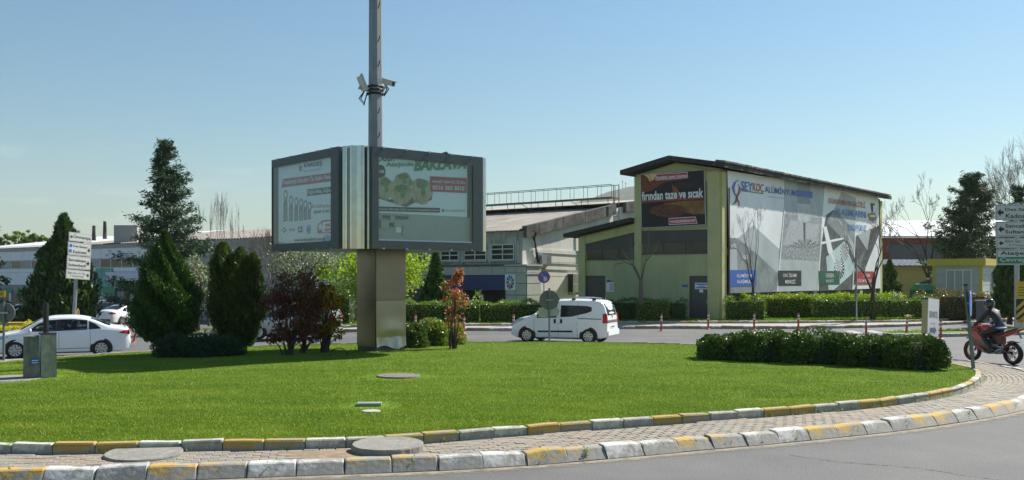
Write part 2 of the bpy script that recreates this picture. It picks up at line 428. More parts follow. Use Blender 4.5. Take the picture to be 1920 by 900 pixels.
def lawn_mat():
    m, t, b = nodes('lawn_turf'); N = t.nodes; Lk = t.links
    tc = N.new('ShaderNodeTexCoord')
    def nz(sc, det, sx=1, sy=1):
        mp = N.new('ShaderNodeMapping'); mp.inputs['Scale'].default_value = (sx, sy, 1); Lk.new(tc.outputs['Object'], mp.inputs[0])
        n = N.new('ShaderNodeTexNoise'); n.inputs['Scale'].default_value = sc; n.inputs['Detail'].default_value = det; Lk.new(mp.outputs[0], n.inputs['Vector']); return n
    r = N.new('ShaderNodeValToRGB'); r.color_ramp.elements[0].position = 0.32; r.color_ramp.elements[1].position = 0.68
    r.color_ramp.elements[0].color = (0.075, 0.145, 0.012, 1); r.color_ramp.elements[1].color = (0.13, 0.205, 0.02, 1)
    Lk.new(nz(0.9, 6, 1, 1.6).outputs['Fac'], r.inputs[0])
    r2 = N.new('ShaderNodeValToRGB'); r2.color_ramp.elements[0].position = 0.66; r2.color_ramp.elements[1].position = 0.8
    Lk.new(nz(1.7, 8).outputs['Fac'], r2.inputs[0])
    mx = N.new('ShaderNodeMixRGB'); mx.inputs[2].default_value = (0.20, 0.19, 0.06, 1); Lk.new(r2.outputs[0], mx.inputs[0]); Lk.new(r.outputs[0], mx.inputs[1])
    Lk.new(mx.outputs[0], b.inputs['Base Color']); b.inputs['Roughness'].default_value = 0.9; b.inputs['Specular IOR Level'].default_value = 0.1
    bp = N.new('ShaderNodeBump'); bp.inputs['Strength'].default_value = 0.6; bp.inputs['Distance'].default_value = 0.03
    Lk.new(nz(25, 4).outputs['Fac'], bp.inputs['Height']); Lk.new(bp.outputs[0], b.inputs['Normal'])
    return m
th = np.linspace(0, 2 * np.pi, 180, endpoint=False); rr = np.interp(th, _th, _rr); fr = np.linspace(0, 1, 40)[1:]
X = LC[0] + np.outer(fr, rr * np.cos(th)); Y = LC[1] + np.outer(fr, rr * np.sin(th)); Z = lawn_z(X, Y)
V = np.concatenate([np.array([(LC[0], LC[1], lz(*LC))]), np.stack([X, Y, Z], -1).reshape(-1, 3)]); n = len(th)
lm = MB(); lm.v = [tuple(p) for p in V]
lm.f = [(1 + i * n + k, 1 + i * n + (k + 1) % n, 1 + (i + 1) * n + (k + 1) % n, 1 + (i + 1) * n + k) for i in range(len(fr) - 1) for k in range(n)] + [(0, 1 + k, 1 + (k + 1) % n) for k in range(n)]
lm.m = [0] * len(lm.f)
props(lm.build('lawn', lawn_mat(), smooth=True, fixn=True), kind='structure')

# ---- grass blades
rng = np.random.default_rng(3)
BARE = []          # (x, y, rx, ry) spots where no grass grows
def grass_blades(name, X, Y, zf, h, wd, m):
    n = len(X); Zb = zf(X, Y) - 0.004
    a = rng.uniform(0, 6.28, n); hh = h * rng.uniform(0.55, 1.3, n); lean = rng.normal(0, 0.45, (n, 2)) * hh[:, None]
    ww = wd * rng.uniform(0.7, 1.3, n)
    P = np.stack([X, Y, Zb], -1); S = np.stack([np.cos(a) * ww / 2, np.sin(a) * ww / 2, np.zeros(n)], -1)
    T = P + np.concatenate([lean, hh[:, None]], 1)
    V = np.stack([P - S, P + S, T], 1).reshape(-1, 3)
    o = np_obj(name, V, np.arange(3 * n).reshape(n, 3), m); o['kind'] = 'stuff'; return o
GRASSM = leaf_mat('grass_blades', [(0.09, 0.20, 0.010), (0.13, 0.26, 0.012), (0.19, 0.31, 0.02), (0.11, 0.23, 0.010), (0.28, 0.33, 0.06)], 0.55, 0.3, gain=1.12)
def lawn_blade_mat():
    """blade colours with broad yellower and darker drifts across the lawn"""
    m = leaf_mat('lawn_blades', [(0.13, 0.21, 0.010), (0.168, 0.255, 0.013), (0.22, 0.295, 0.02), (0.145, 0.23, 0.012), (0.29, 0.31, 0.06)], 0.6, 0.22, gain=1.0)
    t = m.node_tree; N = t.nodes; rmp = [n for n in N if n.type == 'VALTORGB'][0]
    tc = N.new('ShaderNodeTexCoord'); mp = N.new('ShaderNodeMapping'); mp.inputs['Scale'].default_value = (.5, 1.5, 1); t.links.new(tc.outputs['Object'], mp.inputs[0])
    no = N.new('ShaderNodeTexNoise'); no.inputs['Scale'].default_value = 1.1; no.inputs['Detail'].default_value = 7; no.inputs['Roughness'].default_value = .65; t.links.new(mp.outputs[0], no.inputs['Vector'])
    r2 = N.new('ShaderNodeValToRGB'); cr = r2.color_ramp; cr.elements[0].position = .3; cr.elements[0].color = (.62, .74, .5, 1); cr.elements[1].position = .74; cr.elements[1].color = (1.75, 1.42, 2.2, 1); e = cr.elements.new(.5); e.color = (1, 1, 1, 1)
    t.links.new(no.outputs['Fac'], r2.inputs[0])
    mu = N.new('ShaderNodeMixRGB'); mu.blend_type = 'MULTIPLY'; mu.inputs[0].default_value = 1; t.links.new(rmp.outputs[0], mu.inputs[1]); t.links.new(r2.outputs[0], mu.inputs[2])
    for l in list(rmp.outputs[0].links):
        if l.to_node != mu: s_ = l.to_socket; t.links.remove(l); t.links.new(mu.outputs[0], s_)
    return m
LAWNG = lawn_blade_mat()
def make_lawn_grass():
    N = 2700000
    X = rng.uniform(-15, 11.3, N); Y = rng.uniform(12, 32.5, N)
    k = (lawn_f(X, Y) < 0.995) & (rng.uniform(0, 1, N) < np.minimum(1, (13.5 / Y) ** 2.4)) & (np.abs(X) < Y * 0.56 + 1)
    X, Y = X[k], Y[k]
    for bx, by, rx, ry in BARE:
        q = ((X - bx) / rx) ** 2 + ((Y - by) / ry) ** 2
        kk = (q > 1) & ((q > 2.6) | (rng.uniform(0, 1, len(X)) < 0.35)); X, Y = X[kk], Y[kk]
    o = grass_blades('grass', X, Y, lawn_z, 0.028, 0.0095, LAWNG)
    props(o, 'short mown green grass covering the round island', 'grass')

# ---- kerbs: every stone its own piece
def paint_mat(name, col, wear, conc=(0.30, 0.285, 0.25)):
    m, t, b = nodes(name); N = t.nodes; Lk = t.links
    tc = N.new('ShaderNodeTexCoord')
    n = N.new('ShaderNodeTexNoise'); n.inputs['Scale'].default_value = 5; n.inputs['Detail'].default_value = 9; n.inputs['Roughness'].default_value = 0.72
    Lk.new(tc.outputs['Object'], n.inputs['Vector'])
    sp = N.new('ShaderNodeSeparateXYZ'); Lk.new(tc.outputs['Object'], sp.inputs[0])
    ma = N.new('ShaderNodeMath'); ma.operation = 'MULTIPLY_ADD'; ma.inputs[1].default_value = -1.1; ma.inputs[2].default_value = wear
    Lk.new(sp.outputs['Z'], ma.inputs[0])
    ad = N.new('ShaderNodeMath'); ad.operation = 'ADD'; Lk.new(ma.outputs[0], ad.inputs[0]); Lk.new(n.outputs['Fac'], ad.inputs[1])
    r = N.new('ShaderNodeValToRGB'); r.color_ramp.elements[0].position = 0.52; r.color_ramp.elements[1].position = 0.64
    Lk.new(ad.outputs[0], r.inputs[0])
    n2 = N.new('ShaderNodeTexNoise'); n2.inputs['Scale'].default_value = 14; n2.inputs['Detail'].default_value = 6; Lk.new(tc.outputs['Object'], n2.inputs['Vector'])
    c1 = N.new('ShaderNodeMixRGB'); c1.inputs[1].default_value = (*[x * 0.8 for x in col], 1); c1.inputs[2].default_value = (*[min(1, x * 1.12) for x in col], 1); Lk.new(n2.outputs['Fac'], c1.inputs[0])
    c2 = N.new('ShaderNodeMixRGB'); c2.inputs[1].default_value = (*[x * 0.7 for x in conc], 1); c2.inputs[2].default_value = (*[x * 1.2 for x in conc], 1); Lk.new(n2.outputs['Fac'], c2.inputs[0])
    mx = N.new('ShaderNodeMixRGB'); Lk.new(r.outputs[0], mx.inputs[0]); Lk.new(c1.outputs[0], mx.inputs[1]); Lk.new(c2.outputs[0], mx.inputs[2])
    Lk.new(mx.outputs[0], b.inputs['Base Color']); b.inputs['Roughness'].default_value = 0.85
    bp = N.new('ShaderNodeBump'); bp.inputs['Strength'].default_value = 0.55; bp.inputs['Distance'].default_value = 0.012
    Lk.new(n2.outputs['Fac'], bp.inputs['Height']); Lk.new(bp.outputs[0], b.inputs['Normal'])
    return m
KW = [paint_mat('kerb_white_paint', (0.60, 0.585, 0.54), 0.21), paint_mat('kerb_worn_white_paint', (0.55, 0.54, 0.50), 0.29)]
KY = [paint_mat('kerb_yellow_paint', (0.52, 0.33, 0.07), 0.24), paint_mat('kerb_worn_yellow_paint', (0.50, 0.33, 0.09), 0.31)]
KYI = [paint_mat('low_kerb_yellow_paint', (0.44, 0.28, 0.08), 0.13), paint_mat('low_kerb_ochre_paint', (0.40, 0.27, 0.09), 0.20)]
KWI = [paint_mat('low_kerb_white_paint', (0.56, 0.54, 0.48), 0.17), paint_mat('low_kerb_cream_paint', (0.48, 0.46, 0.40), 0.24)]
KD = paint_mat('kerb_dark_yellow_paint', (0.22, 0.17, 0.06), 0.2)
def kerb(name, C, u0, u1, L, prof, mats, z0=0.0, phase=0, jit=0.006, gap=0.012, zf=None, chipd=1.0):
    """prof [(inward offset, height)] closed outline; stones in pairs of colours"""
    root = bpy.data.objects.new(name, None); COL.objects.link(root); root['kind'] = 'structure'; ORG[root.name] = Vector((0, 0, 0))
    n = int((u1 - u0) / L); rnd = random.Random(name)
    for i in range(n):
        a, b = u0 + i * L + gap / 2, u0 + (i + 1) * L - gap / 2
        mb = MB(); rings = []; chip = rnd.choice((0, 4)) if rnd.random() < .16 else -1; cd = rnd.uniform(.02, .06) * chipd; dz = rnd.gauss(0, jit); do = rnd.gauss(0, jit); tl = rnd.gauss(0, jit * 0.8)
        cen = C.at((a + b) / 2); zg = (float(zf(cen.x, cen.y)) if zf else 0) + z0
        for k, u in enumerate((a, a + 0.02, (a + b) / 2, b - 0.02, b)):
            p, t, nn = C.fr(u); e = 0.008 if k in (0, 4) else 0.0
            rings.append([p + nn * (o + do + (e if h > 0.02 and o < 0.08 else 0)) + Vector((0, 0, zg + h + (dz + tl * (k - 2) if h > 0.02 else 0) - (e if h > 0.05 else 0) - (cd * (1 if k == chip else .6) if chip >= 0 and abs(k - chip) < 2 and h > .09 else 0))) for o, h in prof])
        m = len(prof)
        for r in rings: mb.add(r, [])
        fs = [(k * m + j, k * m + (j + 1) % m, (k + 1) * m + (j + 1) % m, (k + 1) * m + j) for k in range(4) for j in range(m)]
        fs += [tuple(range(m)), tuple(4 * m + j for j in range(m))]
        mb.f = fs; mb.m = [0] * len(fs)
        pair = mats[((i + phase) // 2) % 2]
        st = mb.build('kerb_stone', pair[rnd.random() < 0.5], None, loc=(cen.x, cen.y, zg))
        st.parent = root
    return root
PROF_OUT = [(0, -0.5), (0.005, 0.015), (0.105, 0.15), (0.13, 0.165), (0.265, 0.17), (0.27, -0.5)]
PROF_IN = [(0, -0.04), (0.012, 0.10), (0.025, 0.118), (0.125, 0.125), (0.13, -0.04)]
def near_u(C, p): i = int(np.argmin(np.hypot(C.p[:, 0] - p.x, C.p[:, 1] - p.y))); return C.s[i]
uo = near_u(CO, gnd(990, 874)); ui = near_u(CI, gnd(990, 813, .15))
kerb('kerb', CO, uo - 64 * .575, uo - 64 * .575 + CO.len, 0.575, PROF_OUT, [KY, KW], 0, phase=0, jit=.008)
kerb('kerb', CI, ui - 64 * .53, ui - 64 * .53 + CI.len, 0.53, PROF_IN, [KYI, KWI], 0.15, phase=0, jit=.005, chipd=.35)

# ---- brick pavement between the two kerbs
def ring_sheet(name, u0, u1, o0, z, mat_, n=300):
    mb = MB(); G = []
    for u in np.linspace(u0, u1, n):
        p, t, nn = CO.fr(u); wd = ring_w(u); G.append([p + nn * o0 + Vector((0, 0, z)), p + nn * (wd + 0.06) + Vector((0, 0, z))])
    mb.grid(G); o = mb.build(name, mat_, smooth=True); o['kind'] = 'structure'; return o
def ring_w(u):
    p, t, nn = CO.fr(u); q = CI.p - np.array([p.x, p.y])
    al = q @ np.array([t.x, t.y]); ac = q @ np.array([nn.x, nn.y])
    k = (np.abs(al) < 0.35) & (ac > 0) & (ac < 4); return float(ac[k].min()) if k.any() else 1.4
pav = ring_sheet('pavement', 0, CO.len, 0.262, 0.138, M('sandy_joint', (0.20, 0.185, 0.14), 0.95, var=0.3, scale=3, c2=(0.10, 0.12, 0.05)))
BR = [M('paver_grey', (0.27, 0.245, 0.20), 0.9, var=0.2, scale=9, bump=0.4), M('paver_pink', (0.285, 0.23, 0.18), 0.9, var=0.2, scale=9, bump=0.4),
      M('paver_tan', (0.285, 0.25, 0.18), 0.9, var=0.2, scale=9, bump=0.4), M('paver_dark_grey', (0.22, 0.205, 0.175), 0.9, var=0.2, scale=9, bump=0.4)]
cells = []; U0, U1 = 0.0, CO.len - .1
bl, bw = 0.205, 0.105; RW = {}
for r in range(40):
    off = 0.275 + bw * (r + 0.5)
    k = 0
    u = U0 + (bl / 2 if r % 2 else 0)
    while u < U1:
        key = round(u, 1)
        if key not in RW: RW[key] = ring_w(u)
        wd = RW[key]
        if off + bw / 2 < wd - 0.005:
            p, t, nn = CO.fr(u); q = p + nn * off
            d = q.length + (0 if abs(q.x) < q.y * 0.55 else 40); cells.append((d, q, math.atan2(t.y, t.x)))
        # stones further in sit on a shorter arc
        u += bl
    if r > 22: break
cells.sort(key=lambda c: c[0])
rb = random.Random(4)
def brick_verts(q, a, z, l=bl - 0.012, w_=bw - 0.011, h=0.06):
    c, s_ = math.cos(a), math.sin(a)
    def T(x, y, zz): return Vector((q.x + c * x - s_ * y, q.y + s_ * x + c * y, zz))
    e = 0.006
    return [T(sx * l / 2, sy * w_ / 2, z - h) for sx, sy in ((-1, -1), (1, -1), (1, 1), (-1, 1))] + [T(sx * l / 2, sy * w_ / 2, z - e) for sx, sy in ((-1, -1), (1, -1), (1, 1), (-1, 1))] + \
           [T(sx * (l / 2 - e), sy * (w_ / 2 - e), z) for sx, sy in ((-1, -1), (1, -1), (1, 1), (-1, 1))]
BF = [(0, 1, 5, 4), (1, 2, 6, 5), (2, 3, 7, 6), (3, 0, 4, 7), (4, 5, 9, 8), (5, 6, 10, 9), (6, 7, 11, 10), (7, 4, 8, 11), (8, 9, 10, 11)]
protos = []
for m in BR:
    b = MB(); b.add(brick_verts(Vector((0, 0, 0)), 0, 0), BF)
    me = bpy.data.meshes.new('brick'); me.from_pydata(b.v, [], b.f); me.materials.append(m); protos.append(me)
def brick_kind(q):
    band = math.sin(q.x * 1.1 + 2) + 0.5 * math.sin(q.x * 2.3)     # laid in patches of grey and pink
    return rb.choices(range(4), [3, 1, 1.5, 1.2] if band < 0 else [1, 3, 1.5, 0.6])[0]
for d, q, a in cells[:300]:
    o = bpy.data.objects.new('brick', protos[brick_kind(q)]); COL.objects.link(o); o.parent = pav
    o.location = (q.x, q.y, 0.15 + rb.gauss(0, 0.0025)); o.rotation_euler = (rb.gauss(0, 0.006), rb.gauss(0, 0.006), a + rb.gauss(0, 0.01))
rest = MB()
for d, q, a in cells[300:]:
    rest.cur = brick_kind(q); rest.add(brick_verts(q, a + rb.gauss(0, 0.008), 0.15 + rb.gauss(0, 0.002)), BF)
o = rest.build('bricks', BR, None, fixn=False); o.parent = pav; o['kind'] = 'stuff'

# ---- sand washed against the kerb foot, crack in the asphalt
def dust_mat():
    m, t, b = nodes('kerb_foot_sand'); N = t.nodes; Lk = t.links
    tc = N.new('ShaderNodeTexCoord'); n = N.new('ShaderNodeTexNoise'); n.inputs['Scale'].default_value = 4.5; n.inputs['Detail'].default_value = 10; n.inputs['Roughness'].default_value = 0.8
    Lk.new(tc.outputs['Object'], n.inputs['Vector'])
    uv = N.new('ShaderNodeAttribute'); uv.attribute_name = 'edge'
    ad = N.new('ShaderNodeMath'); ad.operation = 'ADD'; Lk.new(n.outputs['Fac'], ad.inputs[0]); Lk.new(uv.outputs['Fac'], ad.inputs[1])
    r = N.new('ShaderNodeValToRGB'); r.color_ramp.elements[0].position = 0.72; r.color_ramp.elements[1].position = 1.0; Lk.new(ad.outputs[0], r.inputs[0])
    b.inputs['Base Color'].default_value = (0.27, 0.235, 0.175, 1); b.inputs['Roughness'].default_value = 0.95
    Lk.new(r.outputs[0], b.inputs['Alpha']); return m
def edge_strip(name, C, u0, u1, o0, o1, z, mat_, n=200, zf=None):
    G = []; mb = MB()
    for u in np.linspace(u0, u1, n):
        p, t, nn = C.fr(u); zz = z + (float(zf(p.x, p.y)) if zf else 0)
        G.append([p + nn * o + Vector((0, 0, zz)) for o in np.linspace(o0, o1, 4)])
    mb.grid(G); ob = mb.build(name, mat_, smooth=True, fixn=False)
    at_ = ob.data.attributes.new('edge', 'FLOAT', 'POINT'); at_.data.foreach_set('value', [0.55, 0.38, 0.18, -0.05] * n)
    ob['kind'] = 'stuff'; return ob
props(edge_strip('sand', CO, CO.len - 4, CO.len + 30, -0.002, -0.42, 0.005, dust_mat()), 'thin pale sand washed along the kerb foot', 'sand')
cp = [gnd(x, y, 0) for x, y in ((1475, 853), (1530, 860), (1575, 867), (1640, 871), (1700, 876), (1745, 881), (1790, 889), (1850, 897), (1900, 906))]
G = []; rc = random.Random(2); pl = []
for a, b in zip(cp[:-1], cp[1:]):
    for k in range(6):
        pl.append(a.lerp(b, k / 6) + Vector((rc.gauss(0, .012), rc.gauss(0, .02), 0)))
mb = MB()
mb.grid([[p + Vector((0, -wd, 0.004)), p + Vector((0, wd, 0.004))] for p, wd in ((p, rc.uniform(0.003, 0.011)) for p in pl)])
props(mb.build('road_crack', M('crack_dark', (0.03, 0.03, 0.03), 0.95)), kind='structure')

# ---- far side of the road: kerb, pavement, second kerb, planted verge
FK = Curve(spline([(-16, 43.3), (-7.6, 43), (0.95, 43.1), (6, 44.6), (13.35, 44.6), (18.6, 46.4), (22.9, 49.0), (30, 54), (40, 60)], False), False)
FU = Curve(spline([(-16, 44.9), (-7.6, 44.7), (0.95, 44.9), (6.3, 46.8), (13.1, 47.2), (17.8, 48.0), (20.6, 48.8), (26, 52.5), (34, 58)], False), False)
kerb('kerb', FK, 0, FK.len, 0.5, [(0, -0.1), (0.01, 0.12), (0.03, 0.14), (0.15, 0.145), (0.15, -0.1)], [[KD, KD], KW], 0, phase=0, zf=terr)
kerb('kerb', FU, 0, 40, 0.5, [(0, -0.1), (0.01, 0.10), (0.03, 0.115), (0.13, 0.12), (0.13, -0.1)], [KWI, [KD, KYI[1]]], 0.14, phase=1, zf=terr)
def between(name, A, oa, B, ob, z, mat_, n=90, zf=None):
    G = []; mb = MB()
    for k in np.linspace(0, 1, n):
        p, t, nn = A.fr(k * A.len); q, t2, n2 = B.fr(k * B.len)
        a = p + nn * oa; b = q + n2 * ob
        G.append([Vector((c.x, c.y, z + float(terr(c.x, c.y)))) for c in (a, b)])
    mb.grid(G); return props(mb.build(name, mat_), kind='structure')
between('far_pavement', FK, 0.14, FU, 0.02, 0.137, M('far_paving', (0.38, 0.345, 0.30), 0.9, var=0.15, scale=2.5, c2=(0.28, 0.25, 0.22)))
vb = Curve([Vector((x, y, 0)) for x, y in ((-16, 62), (-5, 64), (8, 72), (20, 80), (34, 86), (52, 86))], False)
VERGEM = M('verge_grass', (0.085, 0.15, 0.02), 0.95, var=0.35, scale=1.2, c2=(0.17, 0.15, 0.06), bump=0.6, bscale=20)
G = []; mb = MB()
for k in np.linspace(0, 1, 60):
    p, t, nn = FU.fr(k * FU.len); q = vb.at(k * vb.len); a = p + nn * 0.1
    G.append([Vector((c.x, c.y, 0.2 + float(terr(c.x, c.y)))) for c in (a.lerp(q, f) for f in np.linspace(0, 1, 8))])
mb.grid(G); props(mb.build('verge', VERGEM, smooth=True), kind='structure')

# worn crossing stripes at the mouth of the side road
cwk = bpy.data.objects.new('crossing', None); COL.objects.link(cwk); cwk['kind'] = 'structure'; ORG['crossing'] = Vector((0, 0, 0))
for k in range(9):
    a = Vector((14.6 + k * .95, 40.9 + k * .22, .006)); mb = MB(); mb.add([a, a + Vector((.5, .1, 0)), a + Vector((.75, 2.3, 0)), a + Vector((.25, 2.2, 0))], [(0, 1, 2, 3)])
    mb.build('stripe', M('worn_road_paint', (.42, .42, .40), .8, var=.2, scale=6, c2=(.16, .16, .16), mixlo=.45, mixhi=.6), cwk)
# ---------------------------------------------------------------- buildings
DF = Vector((-0.776, 0.63, 0)).normalized(); DS = Vector((0.63, 0.776, 0)).normalized()
YELLOW = M('olive_yellow_render', (0.43, 0.445, 0.235), 0.9, var=0.12, scale=0.8, c2=(0.32, 0.33, 0.185), mixlo=0.48, mixhi=0.75, bump=0.2, bscale=14, streak=.12)
YELLOWP = M('olive_yellow_pilaster', (0.46, 0.465, 0.22), 0.9, var=0.10, scale=0.9, c2=(0.22, 0.22, 0.13), mixlo=0.54, mixhi=0.75, streak=.15, bump=0.2, bscale=14)
ROOFD = M('mossy_dark_roof_edge', (0.045, 0.043, 0.04), 0.95, var=0.4, scale=5, c2=(0.10, 0.10, 0.07), mixlo=0.55, mixhi=0.7, bump=0.8)
PANELG = M('brown_grey_infill', (0.085, 0.08, 0.068), 0.75, var=0.12, scale=2)
DGLASS = M('dark_window_glass', (0.02, 0.024, 0.024), 0.12, var=0.25, scale=2, spec=0.5)
DOORM = M('brown_grey_door', (0.085, 0.075, 0.065), 0.55, var=0.12, scale=3)
FRAMEW = M('white_window_frame', (0.62, 0.62, 0.58), 0.5, var=0.1)
FRAMED = M('dark_window_frame', (0.07, 0.065, 0.055), 0.6, var=0.1)

def z5(u, v, x0=1050, y0=280, s=2.648): return (x0 + u / s, y0 + v / s)

# ---- yellow gabled workshop
YO = (10.6, 49.0); PF = Plane(YO, DF); PS = Plane(YO, DS)
YB = empty('gabled_workshop', 'olive yellow gabled workshop with a dark food poster on its gable', 'building', (10.6, 49, 0.0))
LEN = 24.6; EZ = 7.95; AZ = 8.45; LW = 5.0; LW2 = 8.67
def gable(P, along, pts, length, z=None):
    mb = MB(); a = [P.pt(t, zz) for t, zz in pts]; mb.prism(a, along * length); return mb
gable(PF, DS, [(0, -0.2), (LW, -0.2), (LW, EZ), (LW / 2, AZ), (0, EZ)], LEN).build('wall', YELLOW, YB)
gable(PF, DS, [(LW + 0.002, -0.2), (LW2, -0.2), (LW2, 4.72), (LW + 0.002, 5.35)], LEN - 3).build('wall', YELLOW, YB)
def roof_slab(P, along, a, b, th, length, front):
    (t0, z0), (t1, z1) = a, b; mb = MB()
    pts = [P.pt(t0, z0), P.pt(t1, z1), P.pt(t1, z1 + th), P.pt(t0, z0 + th)]
    mb.prism([p - along * front for p in pts], along * (length + front + 0.4)); return mb
rf1 = roof_slab(PF, DS, (-0.68, EZ - 0.05), (LW / 2, AZ + 0.06), 0.24, LEN, 0.8).build('roof', ROOFD, YB)
roof_slab(PF, DS, (LW / 2 + 0.001, AZ + 0.06), (LW + 0.5, EZ - 0.01), 0.24, LEN, 0.8).build('roof', ROOFD, YB)
roof_slab(PF, DS, (LW + 0.003, 5.40), (LW2 + 0.75, 4.66), 0.22, LEN - 3, 0.6).build('roof', ROOFD, YB)
# eave tiles seen end-on along the banner side
mb = MB(); rt = random.Random(5)
for k in range(int((LEN + 0.9) / 0.24)):
    base = PS.pt(-0.75 + k * 0.24, EZ + 0.19, 0.68)
    inw = (PF.pt(LW / 2, 0) - PF.pt(0, 0)).normalized()
    pts = []
    n0 = len(mb.v)
    L = 0.5
    r = 0.10 + rt.uniform(-.01, .01); ring = []
    for e, (dz, li) in enumerate(((0.0, -0.06 + rt.uniform(-.03, .02)), (0.095, L))):
        for j in range(7):
            a = math.pi * j / 6
            ring.append(base + DS * (math.cos(a) * r) + inw * li + Vector((0, 0, math.sin(a) * r + dz)))
    mb.add(ring, [(j, j + 1, 8 + j, 7 + j) for j in range(6)] + [tuple(range(7))])
props(mb.build('roof_tiles', M('lichen_roof_tile', (0.20, 0.17, 0.13), 0.95, var=0.4, scale=6, c2=(0.07, 0.06, 0.05)), YB), kind='stuff')
# pilasters and beams
for (t0, t1, z1) in ((-0.06, 0.62, EZ - 0.1), (LW - 0.42, LW, EZ - 0.12), (LW2 - 0.42, LW2 + 0.03, 4.66)):
    MB().wbox(PF, t0, t1, -0.1, z1, -0.05, 0.14).build('pilaster', YELLOWP, YB)
MB().wpoly(PF, [(0.62, EZ - 0.62), (LW - .42, EZ - 0.62), (LW - .42, EZ - 0.1), (LW / 2, AZ - 0.03), (0.62, EZ - 0.1)], -0.02, 0.10).build('beam', YELLOWP, YB)
MB().wpoly(PF, [(LW, 4.85), (LW2 - .42, 4.28), (LW2 - .42, 4.68), (LW, 5.3)], -0.02, 0.10).build('beam', YELLOWP, YB)
for k in range(7):
    t = k * (LEN - 0.45) / 6
    MB().wbox(PS, t - 0.04 * (k == 0), t + 0.45, -0.1, EZ - 0.15, -0.05, 0.16).build('pilaster', YELLOWP, YB)
MB().wbox(PS, 0.46, LEN, 3.55, 3.95, -0.02, 0.06).build('beam', YELLOWP, YB)
MB().wbox(PS, 0.46, LEN - 0.5, 1.0, EZ - 0.9, 0.0, 0.03).build('wall_panel', PANELG, YB)
MB().wbox(PS, 0.46, LEN - 0.5, -0.1, 0.98, 0.0, 0.05).build('wall_panel', M('grey_plinth', (0.26, 0.27, 0.26), 0.9, var=0.2, scale=2), YB)
# window bands
def band(tl, tr, top_l, top_r, split, bot, ncol):
    w_ = MB(); w_.wpoly(PF, [(tl, split), (tr, split), (tr, top_r), (tl, top_l)], 0.005, 0.03)
    w_.build('window_panel', PANELG, YB)
    wf = MB(); wf.wbox(PF, tl, tr, bot - 0.06, bot, 0.0, 0.07); wf.wbox(PF, tl, tr, split - 0.03, split + 0.03, 0.0, 0.06)
    win = wf.build('window', FRAMED, YB)
    for k in range(ncol):
        a = tl + (tr - tl) * k / ncol; b = tl + (tr - tl) * (k + 1) / ncol
        MB().wbox(PF, a + 0.03, b - 0.03, bot, split - 0.03, 0.005, 0.022).build('pane', DGLASS, win)
        if k: MB().wbox(PF, a - 0.03, a + 0.03, bot, split - 0.03, 0.0, 0.05).build('mullion', FRAMED, win)
zt = lambda u, v: PF.hit(*z5(u, v))
a, b = zt(738, 512), zt(412, 517); c1, c2 = zt(735, 398), zt(405, 405); sp = zt(560, 462)
band(0.64, LW - 0.44, c1[1], c2[1], sp[1], a[1], 3)
a, b = zt(360, 540), zt(133, 548); c1, c2 = zt(362, 413), zt(130, 455); sp = zt(250, 495)
band(LW + 0.02, LW2 - 0.44, c1[1], c2[1], sp[1], (a[1] + b[1]) / 2, 3)
# doors
for (u0, v0, u1, v1) in ((651, 634, 745, 856), (133, 633, 218, 800)):
    ta, za = zt(u1, v0); tb, _ = zt(u0, v0)
    fr_ = MB(); fr_.wbox(PF, ta - 0.06, ta, 0.1, za + 0.06, 0, 0.06); fr_.wbox(PF, tb, tb + 0.06, 0.1, za + 0.06, 0, 0.06); fr_.wbox(PF, ta, tb, za, za + 0.06, 0, 0.06)
    d = MB().wbox(PF, ta, tb, 0.12, za, 0.004, 0.03).build('door', DOORM, YB)
    fr_.build('door_frame', FRAMED, d)
    MB().wbox(PF, ta + 0.12, ta + 0.16, 1.05, 1.25, 0.03, 0.07).build('handle', GALV, d)
# small plates on the gable wall
pl = print_on(PF, [z5(672, 663), z5(738, 663), z5(738, 694), z5(672, 694)], WHITE, YB, 0.034, 'plate', thick=0.01)
for v in (667, 684): print_on(PF, [z5(676, v), z5(734, v), z5(734, v + 6), z5(676, v + 6)], BLUE, pl, 0.047)
print_on(PF, [z5(688, 677), z5(722, 677), z5(722, 681), z5(688, 681)], BLUE, pl, 0.048)
print_on(PF, [z5(694, 696), z5(712, 696), z5(712, 710), z5(694, 710)], WHITE, YB, 0.034, 'plate', thick=0.008)
pl = print_on(PF, [z5(606, 672), z5(635, 672), z5(635, 684), z5(606, 684)], BLUE, YB, 0.005, 'plate', thick=0.01)
pl = print_on(PF, [z5(230, 645), z5(268, 645), z5(268, 707), z5(230, 707)], WHITE, YB, 0.005, 'plate', thick=0.015)
print_on(PF, [z5(231, 646), z5(267, 646), z5(267, 661), z5(231, 661)], M('pale_red_print', (0.5, 0.2, 0.2), 0.5), pl, 0.022)
print_on(PF, [z5(235, 647), z5(249, 647), z5(249, 660), z5(235, 660)], BLUE, pl, 0.024)
for k in range(4): print_on(PF, [z5(248, 668 + 9 * k), z5(265, 668 + 9 * k), z5(265, 672 + 9 * k), z5(248, 672 + 9 * k)], RED, pl, 0.022)

# gable poster
def zg(u, v): return (1150 + u / 5.624, 280 + v / 5.624)
def mottle(name, cols, scale, rough=0.55):
    m, t, b = nodes(name); N = t.nodes
    tc = N.new('ShaderNodeTexCoord'); n = N.new('ShaderNodeTexNoise'); n.inputs['Scale'].default_value = scale; n.inputs['Detail'].default_value = 7; n.inputs['Roughness'].default_value = 0.7
    t.links.new(tc.outputs['Object'], n.inputs['Vector'])
    r = N.new('ShaderNodeValToRGB'); cr = r.color_ramp; k = len(cols)
    cr.elements[0].position = 0.3; cr.elements[0].color = (*cols[0], 1); cr.elements[1].position = 0.72; cr.elements[1].color = (*cols[-1], 1)
    for i in range(1, k - 1): cr.elements.new(0.3 + 0.42 * i / (k - 1)).color = (*cols[i], 1)
    t.links.new(n.outputs['Fac'], r.inputs[0]); t.links.new(r.outputs[0], b.inputs['Base Color']); b.inputs['Roughness'].default_value = rough; return m
